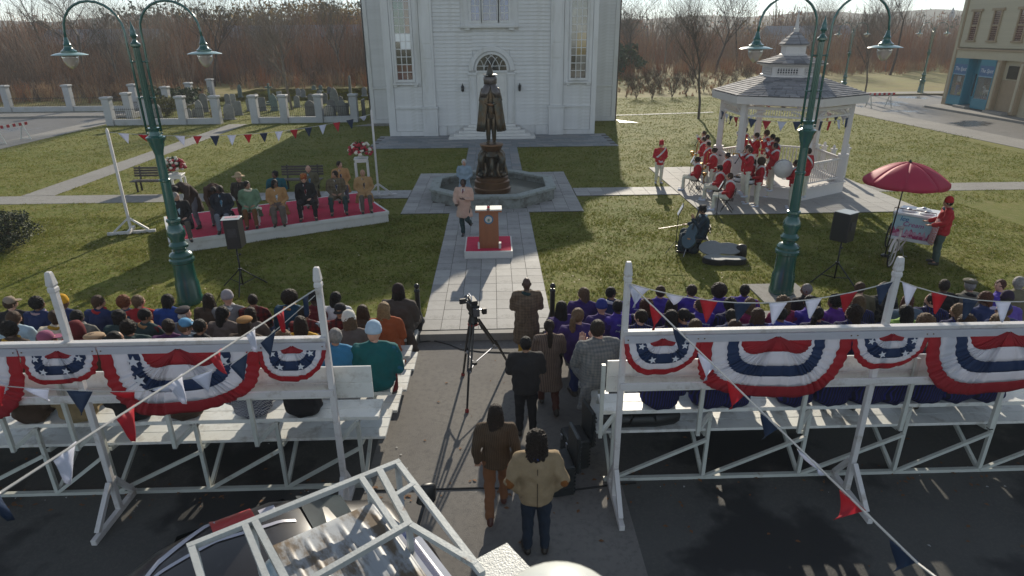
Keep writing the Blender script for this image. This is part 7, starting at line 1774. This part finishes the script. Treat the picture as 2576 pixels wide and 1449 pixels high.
for (u, v) in ((.02, -.03), (1.80, -.03), (1.54, -.78), (.46, -.03), (1.5, -.03)): MB().bar((u, v, 1.45), (u, v, RZ-.028), .045).build('rack_post', rackM, uv)
MB().box(1.74, 2.1, -1.9, -1.42, RZ-.06, RZ-.03).build('tread_plate', mat('tread_plate', (.40, .41, .40), .5, .3, var=.15, bump=.3, bs=60), uv)
gl_ = thing('globe_lamp', 'white round globe on a post just below the view, only its top showing', 'lamp', (.19, 1.5, zb_)); MB().ell((0, 0, 4.15), .26, 28, 20).build('globe', mat('globe_white', (.62, .64, .60), .35, var=.04), gl_, smooth=True); MB().tube([(0, 0, 0), (0, 0, 3.95)], .05, 10).build('post', BLKMET, gl_)
# leaves and scraps on the asphalt
lm = [mat('dead_leaf', (.16, .07, .025), .8, var=.4), mat('pale_scrap', (.4, .4, .4), .8)]
V, F, MI = [], [], []
for i in range(420):
    x = rnd.uniform(-8, 9); y = rnd.choice((rnd.uniform(5, 12), rnd.gauss(7.35, .2))); a = rnd.uniform(0, 6.28); s_ = rnd.uniform(.015, .045); z = -.142
    if rnd.random() < .12: s_ *= .6; mi = 1
    else: mi = 0
    o = len(V); V += [(x+s_*math.cos(a), y+s_*math.sin(a), z), (x+s_*.6*math.cos(a+1.6), y+s_*.6*math.sin(a+1.6), z+.012), (x-s_*math.cos(a), y-s_*math.sin(a), z+.004), (x-s_*.6*math.cos(a+1.6), y-s_*.6*math.sin(a+1.6), z+.01)]; F.append((o, o+1, o+2, o+3)); MI.append(mi)
stuff('fallen_leaves', V, F, lm, 'dead leaves and scraps scattered on the asphalt', 'leaves', MI)
# ================================================================ VEGETATION
bark = mat('bark_grey', (.085, .072, .058), .9, var=.25, vs=4, bump=.5, bs=20); barkB = mat('bark_brown', (.052, .036, .025), .9, var=.25, vs=4)
barkP = mat('bark_pale', (.19, .155, .12), .9, var=.25, vs=4)
def prisms(segs, n=3):
    "segs: array rows x0 y0 z0 r0 x1 y1 z1 r1 -> verts, quads"
    S = np.asarray(segs, float); A, r0, B, r1 = S[:, :3], S[:, 3:4], S[:, 4:7], S[:, 7:8]
    t = B-A; t /= np.linalg.norm(t, axis=1, keepdims=True)+1e-9
    ref = np.where(np.abs(t[:, 2:3]) < .9, np.array([[0, 0, 1.]]), np.array([[1., 0, 0]])); u = np.cross(t, ref); u /= np.linalg.norm(u, axis=1, keepdims=True)+1e-9; v = np.cross(t, u)
    V = []; 
    for k in range(n):
        a = 2*PI*k/n; d = u*math.cos(a)+v*math.sin(a); V.append(A+d*r0); V.append(B+d*r1)
    V = np.stack(V, 1); m_ = len(S); base = np.arange(m_)[:, None]*2*n
    F = []
    for k in range(n):
        k2 = (k+1) % n; F.append(np.concatenate([base+2*k, base+2*k2, base+2*k2+1, base+2*k+1], 1))
    return V.reshape(-1, 3), np.concatenate(F, 0)
def tree_segs(seed, h, spread=.5, levels=5, trunk=.12, low=.25, up=.55, nb=3, clump=1):
    r = random.Random(seed); trunk_s, tw = [], []
    def grow(p, d, L, rad, lev):
        k = 3 if lev < 2 else 2
        for i in range(k):
            d2 = (d+V3((r.uniform(-1, 1), r.uniform(-1, 1), r.uniform(-.3, .7)))*.16).normalized(); q = p+d2*L/k; r1 = rad*(1-.22/k*2)
            (trunk_s if lev < 1 else tw).append((*p, rad, *q, r1)); p, d, rad = q, d2, r1
            if lev < levels and (lev > 0 or q.z > h*low):
                for b_ in range(nb if lev < 3 else 2):
                    ax = V3((r.uniform(-1, 1), r.uniform(-1, 1), r.uniform(-.2, .5)*up)).normalized(); nd = (d*(1-spread)+ax*spread*1.2+V3((0, 0, up*.35))).normalized()
                    grow(p.copy(), nd, L*r.uniform(.55, .8), max(rad*r.uniform(.45, .62), .004), lev+1)
    for c_ in range(clump):
        a = r.uniform(0, 6.28); d0 = V3((math.cos(a)*.35, math.sin(a)*.35, 1)).normalized() if clump > 1 else V3((r.uniform(-.05, .05), r.uniform(-.05, .05), 1)).normalized()
        grow(V3((0, 0, 0)), d0, h*.5, trunk, 0)
    return trunk_s, tw
TM = {}
def tree_mesh(kind):
    if kind in TM: return TM[kind]
    seed, h, kw, bk = kind
    a, b_ = tree_segs(seed, h, **dict(kw)); V, F = prisms(a, 7); V2, F2 = prisms(b_, 3)
    TM[kind] = (npmesh('trunk', V, F, bk), npmesh('crown', V2, F2, bk)); 
    for q in TM[kind]: q.polygons.foreach_set('use_smooth', [True]*len(q.polygons))
    return TM[kind]
def tree(name, label, x, y, kind, sc=1.0, z=0, grp=None, rz=None):
    t = thing(name, label, 'tree', (x, y, z), rnd.uniform(0, 6.28) if rz is None else rz, grp); t.scale = (sc,)*3
    a, b_ = tree_mesh(kind); inst('trunk', a, t); inst('crown', b_, t); return t
K1 = (3, 8, (('spread', .42), ('levels', 4), ('trunk', .11), ('up', .8), ('low', .3)), bark)
K2 = (5, 8, (('spread', .5), ('levels', 4), ('trunk', .12), ('up', .7), ('low', .25)), barkP)
K3 = (8, 10, (('spread', .45), ('levels', 4), ('trunk', .16), ('up', .6), ('low', .3)), barkB)
K4 = (12, 11, (('spread', .4), ('levels', 4), ('trunk', .14), ('up', .9), ('low', .35)), barkB)
K5 = (21, 9, (('spread', .55), ('levels', 4), ('trunk', .15), ('up', .5), ('low', .2)), bark)
SB = (31, 2.6, (('spread', .5), ('levels', 2), ('trunk', .03), ('up', .5), ('low', .0), ('clump', 4)), barkB)
tree('bare_tree', 'bare young tree on the lawn between church and bandstand', *G(1757, 299), K1, .92, rz=1)
tree('bare_tree', 'pale bare tree inside the graveyard', *G(735, 276), K2, .95, rz=2)
tree('bare_tree', 'bare tree behind the left street lamp in the graveyard corner', *G(388, 292), K2, .85, rz=4)
tree('bare_tree', 'thin bare tree on the far grass beside the distant lamps', *G(2176, 233), K1, .8, rz=.4)
SHR = sorted(((1600, 248), (1640, 250), (1592, 232), (1660, 232), (1690, 245), (1725, 238), (1580, 220), (1625, 222), (1700, 218), (1770, 232), (1812, 222), (1845, 215), (1880, 208), (1650, 212), (1745, 214)))
for i, (x, y) in enumerate(SHR):
    X, Y = G(x, y); a, b_ = tree_mesh(SB)
    t = thing('bare_shrub', 'small leafless shrub on the rough ground, %s from the left' % ORD[i], 'shrub', (X, Y, 0), i*1.3, 'leafless shrubs on the rough ground'); inst('stems', a, t); inst('twigs', b_, t); t.scale = (rnd.uniform(.7, 1.1),)*3
# trees one can tell apart in the woods, then the wood that reads as one mass
kinds = [K3, K4, K5, K1, K2]
spots = [(-46, 76), (-40, 72), (-35, 84), (-54, 84), (-26, 84), (-20, 88), (-13, 86), (-64, 80), (-30, 96), (-44, 94), (-9, 92),
         (20, 96), (27, 104), (33, 98), (40, 108), (46, 96), (52, 106), (60, 100), (14, 100), (68, 112), (24, 114), (56, 92)]
spots.sort(key=lambda q: q[0]/q[1])
for i, (x, y) in enumerate(spots):
    side = 'left' if x < 0 else 'right'; nth = ORD[i if x < 0 else i-11]
    tree('bare_tree', 'tall bare tree in the brown %s wood, %s from the left' % (side, nth), x, y, kinds[i % 5], rnd.uniform(.95, 1.35), grp='tall bare trees in the %s wood' % side)
twM = [mat('twig_brown', (.25, .13, .065), .95, var=.25, vs=.2), mat('twig_dark', (.12, .075, .048), .95, var=.25, vs=.2), mat('twig_tan', (.36, .235, .125), .95, var=.25, vs=.2), mat('twig_rust', (.33, .13, .05), .95, var=.3, vs=.2), mat('twig_grey', (.24, .18, .13), .95, var=.25, vs=.2),
       mat('leaf_yellow', (.26, .17, .035), .9, var=.3, vs=.3), mat('leaf_dull_green', (.045, .075, .035), .9, var=.3, vs=.3), mat('ivy_green', (.025, .055, .025), .9, var=.3)]
def thicket(name, label, region, n, h0, h1, mix, twigs=46, leaf=None, seed=1, wd=(.006, .016), wide=1.5, lim=None):
    g = np.random.default_rng(seed); V, F, MI = [], [], []; o = 0
    for i in range(n):
        x, y = region(g); h = g.uniform(h0, h1); mi = g.choice(mix); m_ = twigs
        if lim:
            h = min(h, max(.7, (y-lim)/2.5)*g.uniform(.7, 1.05))
            if h0 > 4 and x > -44: h *= .62
        r = h*.22*wide; k1 = m_//5
        # main stems, then branchlets leaving them at random heights
        bx = x+g.normal(0, r*.35, k1); by = y+g.normal(0, r*.35, k1); L = h*g.uniform(.6, 1.0, k1); lx = g.normal(0, .22, k1)*L; ly = g.normal(0, .22, k1)*L
        base = np.stack([bx, by, 0*bx], 1); top = np.stack([bx+lx, by+ly, L], 1)
        ch = g.integers(0, k1, m_-k1); t0 = g.uniform(.15, .9, m_-k1)[:, None]; b2 = base[ch]+(top[ch]-base[ch])*t0
        d2 = np.stack([g.normal(0, 1, m_-k1), g.normal(0, 1, m_-k1), g.uniform(.2, 1.6, m_-k1)], 1); d2 /= np.linalg.norm(d2, axis=1, keepdims=True); t2 = b2+d2*(h*g.uniform(.08, .30, m_-k1))[:, None]
        base = np.concatenate([base, b2]); top = np.concatenate([top, t2]); w_ = np.concatenate([np.full(k1, wd[1]*1.6), g.uniform(*wd, m_-k1)])*max(1, h/5)
        an = g.uniform(0, PI, m_); dx = np.cos(an)*w_; dy = np.sin(an)*w_; z0 = 0*dx
        q = np.stack([base+np.stack([-dx, -dy, z0], 1), base+np.stack([dx, dy, z0], 1), top+np.stack([dx*.4, dy*.4, z0], 1), top+np.stack([-dx*.4, -dy*.4, z0], 1)], 1)
        V.append(q.reshape(-1, 3)); F.append(np.arange(m_*4).reshape(-1, 4)+o); o += m_*4; MI += [mi]*m_
        if leaf and g.random() < leaf[1]:
            k = leaf[2]; c_ = np.stack([x+g.normal(0, h*.2*wide, k), y+g.normal(0, h*.2*wide, k), g.uniform(.1*h, .95*h, k)], 1); s_ = g.uniform(.5, 1.3, k)*leaf[3]
            q = np.stack([c_+g.normal(0, 1, (k, 3))*s_[:, None] for _ in range(4)], 1); V.append(q.reshape(-1, 3)); F.append(np.arange(k*4).reshape(-1, 4)+o); o += k*4; MI += [g.choice(leaf[0])]*k
    return stuff(name, np.concatenate(V), np.concatenate(F), twM, label, 'wood', MI)
R_ = lambda a, b_, c_, d_: (lambda g: (g.uniform(a, b_), g.uniform(c_, d_)))
thicket('brush', 'dense leafless brown wood behind the graveyard', R_(-120, -5, 84, 116), 1050, 4, 11.5, [0, 0, 1, 4, 3], 110, ([3, 5, 0], .25, 26, .05), 2, lim=78)
thicket('brush', 'dark leafless wood beyond the left street wall', R_(-110, -36, 66, 90), 380, 4, 11, [1, 1, 0, 4], 120, ([6, 3], .15, 20, .05), 3, lim=62)
thicket('brush', 'tan dry scrub along the foot of the left wood', (lambda g: ((lambda x: (x, g.uniform(63.5, 74) if x < -31 else g.uniform(79, 88)))(g.uniform(-80, -8)))), 420, .6, 2.2, [2, 2, 0, 4, 3], 60, ([6, 5, 2, 3], .3, 26, .04), 4, lim=60)
thicket('brush', 'brown leafless wood across the far right', R_(8, 170, 104, 155), 1150, 3.5, 8, [0, 0, 4, 3, 2], 90, ([6, 5, 3], .2, 24, .07), 5, lim=92)
thicket('brush', 'brown scrub belt before the far right wood', R_(8, 100, 92, 108), 420, 1.0, 2.8, [0, 2, 3, 2, 3], 70, ([3, 5], .2, 20, .05), 6)
thicket('brush', 'low tan weeds on the rough ground right of the church', R_(9, 31, 64, 92), 420, .2, .7, [2, 2, 0, 3], 34, ([6, 2], .3, 14, .04), 7)
thicket('brush', 'far tree line on the skyline', R_(-260, 260, 165, 255), 800, 7, 13, [4, 1, 0], 60, ([6, 7, 3, 5], .4, 60, .28), 8, (.02, .04))
thicket('brush', 'yellow leaved trees far behind the graveyard', R_(-52, -24, 122, 134), 40, 9, 13, [5, 2], 60, ([5], 1, 190, .2), 9)
thicket('brush', 'dark evergreen trees far behind the church', (lambda g: (g.uniform(-75, -24), g.uniform(138, 150)) if g.random() < .55 else (g.uniform(-125, -92), g.uniform(112, 122))), 70, 10, 13.5, [7, 1], 50, ([7], 1, 260, .25), 10)
hl = D.meshes.new('hill'); g = np.random.default_rng(4)
vs, fs = [], []; n = 90
for i in range(n+1):
    x = -900+1800*i/n
    for (yy, zz) in ((280, -1), (380, 9+5*noise.noise(V3((x*.008, 0, 0)))), (520, 17+9*noise.noise(V3((x*.006, 3, 0)))), (690, 18)): vs.append((x*.45, yy, zz))
for i in range(n):
    for j in range(3): fs.append((i*4+j, i*4+4+j, i*4+5+j, i*4+1+j))
hl.from_pydata(vs, [], fs); ho = obj('hills', hl, mat('hill_far', (.06, .075, .06), .95, var=.3, vs=.02)); ho['kind'] = 'structure'
# far buildings glimpsed through the wood
def far_house(x, y, w_, d_, h, col, label):
    t = thing('far_house', label, 'house', (x, y, 0)); MB().box(-w_/2, w_/2, 0, d_, 0, h).build('wall', mat('fh_'+label[:10], col, .8), t)
    MB().add([(-w_/2-.4, -.4, h), (w_/2+.4, -.4, h), (w_/2+.4, d_/2, h+2), (-w_/2-.4, d_/2, h+2), (w_/2+.4, d_+.4, h), (-w_/2-.4, d_+.4, h)], [(0, 1, 2, 3), (3, 2, 4, 5), (0, 3, 5), (1, 4, 2)]).build('roof', mat('fh_roof', (.2, .2, .21), .7), t)
    for i in range(int(w_/3)): f = MB().box(-w_/2+1+3*i, -w_/2+2.2+3*i, -.03, .0, 1.2, 2.6).build('window', GL[0], t)
far_house(-58, 100, 16, 8, 5, (.25, .24, .25), 'grey house glimpsed through the wood behind the left lamp head')
far_house(-33, 112, 22, 8, 5.5, (.35, .33, .31), 'long pale building behind the wood left of the church')
far_house(72, 150, 18, 8, 5, (.4, .4, .42), 'distant pale house behind the right wood')
tw = thing('water_tower', 'faint distant tower on the right skyline', 'tower', (205, 300, 0)); MB().lathe([(.8, 0), (.6, 10), (1.1, 10.6), (1.1, 12.2), (.1, 15)], 10).build('shaft', mat('tower_far', (.25, .27, .3), .9), tw)
# ---- garden bush and small evergreens
def leafbush(name, label, x, y, h, r, n, col, seed=1, s0=.035):
    t = thing(name, label, 'bush', (x, y, 0)); g = np.random.default_rng(seed)
    u = g.normal(0, 1, (n, 3)); u /= np.linalg.norm(u, axis=1, keepdims=True); rad = g.uniform(.55, 1.0, n)[:, None]*(1+.25*np.sin(u[:, :1]*5+1)*np.sin(u[:, 2:]*6)); c_ = u*rad*np.array([r, r, h*.5])+np.array([0, 0, h*.52])
    k = np.stack([c_+g.normal(0, 1, (n, 3))*s0 for _ in range(4)], 1); o = D.objects.new('foliage', npmesh('foliage', k.reshape(-1, 3), np.arange(n*4).reshape(-1, 4), col, None)); C.objects.link(o); o.parent = t
    segs = [(0, 0, 0, .02, *(V3((g.normal(0, r*.5), g.normal(0, r*.5), h*g.uniform(.5, 1.05)))), .005) for _ in range(26)]; V, F = prisms(segs, 3); o = D.objects.new('stem', npmesh('stem', V, F, barkB)); C.objects.link(o); o.parent = t
    return t
leafbush('rose_bush', 'rounded green bush with reddish tips at the left edge of the lawn', -14.75, 18.6, 1.15, .85, 5200, mat('bush_green', (.035, .05, .022), .7, var=.4, vs=6), 3, .022)
leafbush('ivy_clump', 'low green ivy clump behind the side wall', -29.5, 60, 1.6, 3.4, 2600, twM[6], 5, .10)
leafbush('ivy_clump', 'yellow green shrub beside the left lamp in the graveyard corner', -26.2, 53, 1.5, .9, 1500, mat('yellowgreen', (.12, .12, .025), .9, var=.3), 6, .05)
leafbush('scrub_clump', 'yellow leaved twiggy shrub among the pointed gravestones', -20.9, 49.6, .9, .5, 420, twM[5], 7, .04)
leafbush('scrub_clump', 'dark green mass of brambles at the far side of the field', 16, 98, 4.5, 6, 3000, twM[6], 8, .22)
# ---- grass tufts
PV = [(-1.75, 1.32, 12, 21.9), (-3.5, 3.3, 21.6, 28.7), (-1.55, 1.4, 28.5, 35.6), (-7.2, 7.1, 35.4, 46.6), (3, 7.3, 23.9, 25.4), (-28, -3.3, 23.95, 25.45), (7.1, 15.2, 20.9, 29.4), (-19.1, -17.6, 25, 47), (-8.8, 8.8, 46, 70), (6.2, 7.6, 13.3, 14.6), (15, 30, 23.9, 25.4), (-28.3, -9.9, 47.0, 47.7)]
gM = [mat('blade_green', (.115, .140, .016), .7, var=.2, vs=.7, tl=.5, spec=.1), mat('blade_light', (.175, .180, .03), .7, var=.2, vs=.7, tl=.5, spec=.1), mat('blade_straw', (.23, .20, .07), .8, var=.2, vs=.7, tl=.4, spec=.1), mat('blade_dark', (.07, .11, .018), .7, var=.2, vs=.7, tl=.5, spec=.1)]
def tufts(name, label, x0, x1, y0_, y1_, n, h, w_, seed, bl=4):
    g = np.random.default_rng(seed); X = g.uniform(x0, x1, n); Y = g.uniform(y0_, y1_, n); keep = np.ones(n, bool)
    for a, b_, c_, d_ in PV: e_ = g.uniform(.06, .15, n); keep &= ~((X > a+e_) & (X < b_-e_) & (Y > c_+e_) & (Y < d_-e_))
    for wx_, wy_, wr_ in ((-2.6, 14, 1.0), (1.9, 15, .7), (-9, 15.5, 1.3), (4.5, 17.5, .8), (9, 18, 1.0), (-5.5, 16.2, 1.1), (2.2, 19.5, .6)): keep &= ~(((X-wx_)**2+(Y-wy_)**2 < wr_**2*(.6+.8*np.sin(X*3+Y*2)**2)) & (g.random(n) < .55))
    keep &= (X < 29.4-(Y-12.9)*.05) & ((Y < 63) | (X < -9.3))
    cl = np.sin(X*2.1+1.3*np.sin(Y*1.7))*np.sin(Y*2.6+1.1*np.sin(X*1.3)); keep &= g.random(n) < (.75+.25*cl)
    X, Y, cl = X[keep], Y[keep], cl[keep]; m_ = len(X)
    V = []; 
    for b_ in range(bl):
        a = g.uniform(0, 2*PI, m_); hh = h*g.uniform(.5, 1.15, m_)*(1+.35*cl); ln = hh*g.uniform(.3, 1.1, m_); ox = g.normal(0, h*.4, m_); oy = g.normal(0, h*.4, m_)
        wx, wy = -np.sin(a)*w_, np.cos(a)*w_; z = np.zeros(m_)
        V.append(np.stack([np.stack([X+ox-wx, Y+oy-wy, z], 1), np.stack([X+ox+wx, Y+oy+wy, z], 1), np.stack([X+ox+ln*np.cos(a), Y+oy+ln*np.sin(a), hh], 1)], 1))
    V = np.stack(V, 1).reshape(-1, 3); F = np.arange(len(V)).reshape(-1, 3)
    pat = np.sin(X*.9+2*np.sin(Y*.6))*np.sin(Y*1.1+X*.4); mi = np.where(g.random(m_) < .16+.12*pat, 2, np.where(g.random(m_) < .35+.2*cl, 1, np.where(g.random(m_) < .3, 3, 0)))
    return stuff(name, V, F, gM, label, 'grass', np.repeat(mi, bl))
tufts('lawn_grass', 'clumpy autumn grass on the near lawn', -17, 17, 12.92, 22, 105000, .045, .006, 1)
tufts('lawn_grass', 'shorter looking grass on the middle lawn', -27, 27, 22, 36, 80000, .05, .009, 2, 3)
tufts('lawn_grass', 'grass on the far lawn and in the graveyard', -28, 29, 36, 78, 100000, .055, .013, 3, 3)
V, F = [], []
for i in range(900):
    x = rnd.uniform(-16, 16); y = rnd.uniform(12.95, 34)
    if any(a < x < b_ and c_ < y < d_ for a, b_, c_, d_ in PV): continue
    a = rnd.uniform(0, 6.28); s_ = rnd.uniform(.012, .032); z = .045; o = len(V); V += [(x+s_*math.cos(a), y+s_*math.sin(a), z), (x+s_*math.cos(a+1.9), y+s_*math.sin(a+1.9), z+.015), (x+s_*math.cos(a+3.5), y+s_*math.sin(a+3.5), z), (x+s_*math.cos(a+5), y+s_*math.sin(a+5), z+.01)]; F.append((o, o+1, o+2, o+3))
stuff('lawn_leaves', V, F, [mat('lawn_leaf', (.38, .30, .20), .8, var=.4, vs=1)], 'pale fallen leaves dotted over the lawn', 'leaves')
# ---- the air
hz = MB().box(-420, 420, -12, 700, -1.3, 31).build('haze', None); hz['kind'] = 'stuff'; hz['label'] = 'thin autumn haze filling the air'
hm = D.materials.new('haze'); hm.use_nodes = True; t = hm.node_tree; t.nodes.remove(t.nodes['Principled BSDF'])
pvn = t.nodes.new('ShaderNodeVolumePrincipled'); pvn.inputs['Color'].default_value = (.95, .97, 1, 1); pvn.inputs['Density'].default_value = .0007
t.links.new(pvn.outputs[0], t.nodes['Material Output'].inputs['Volume']); hz.data.materials.append(hm)
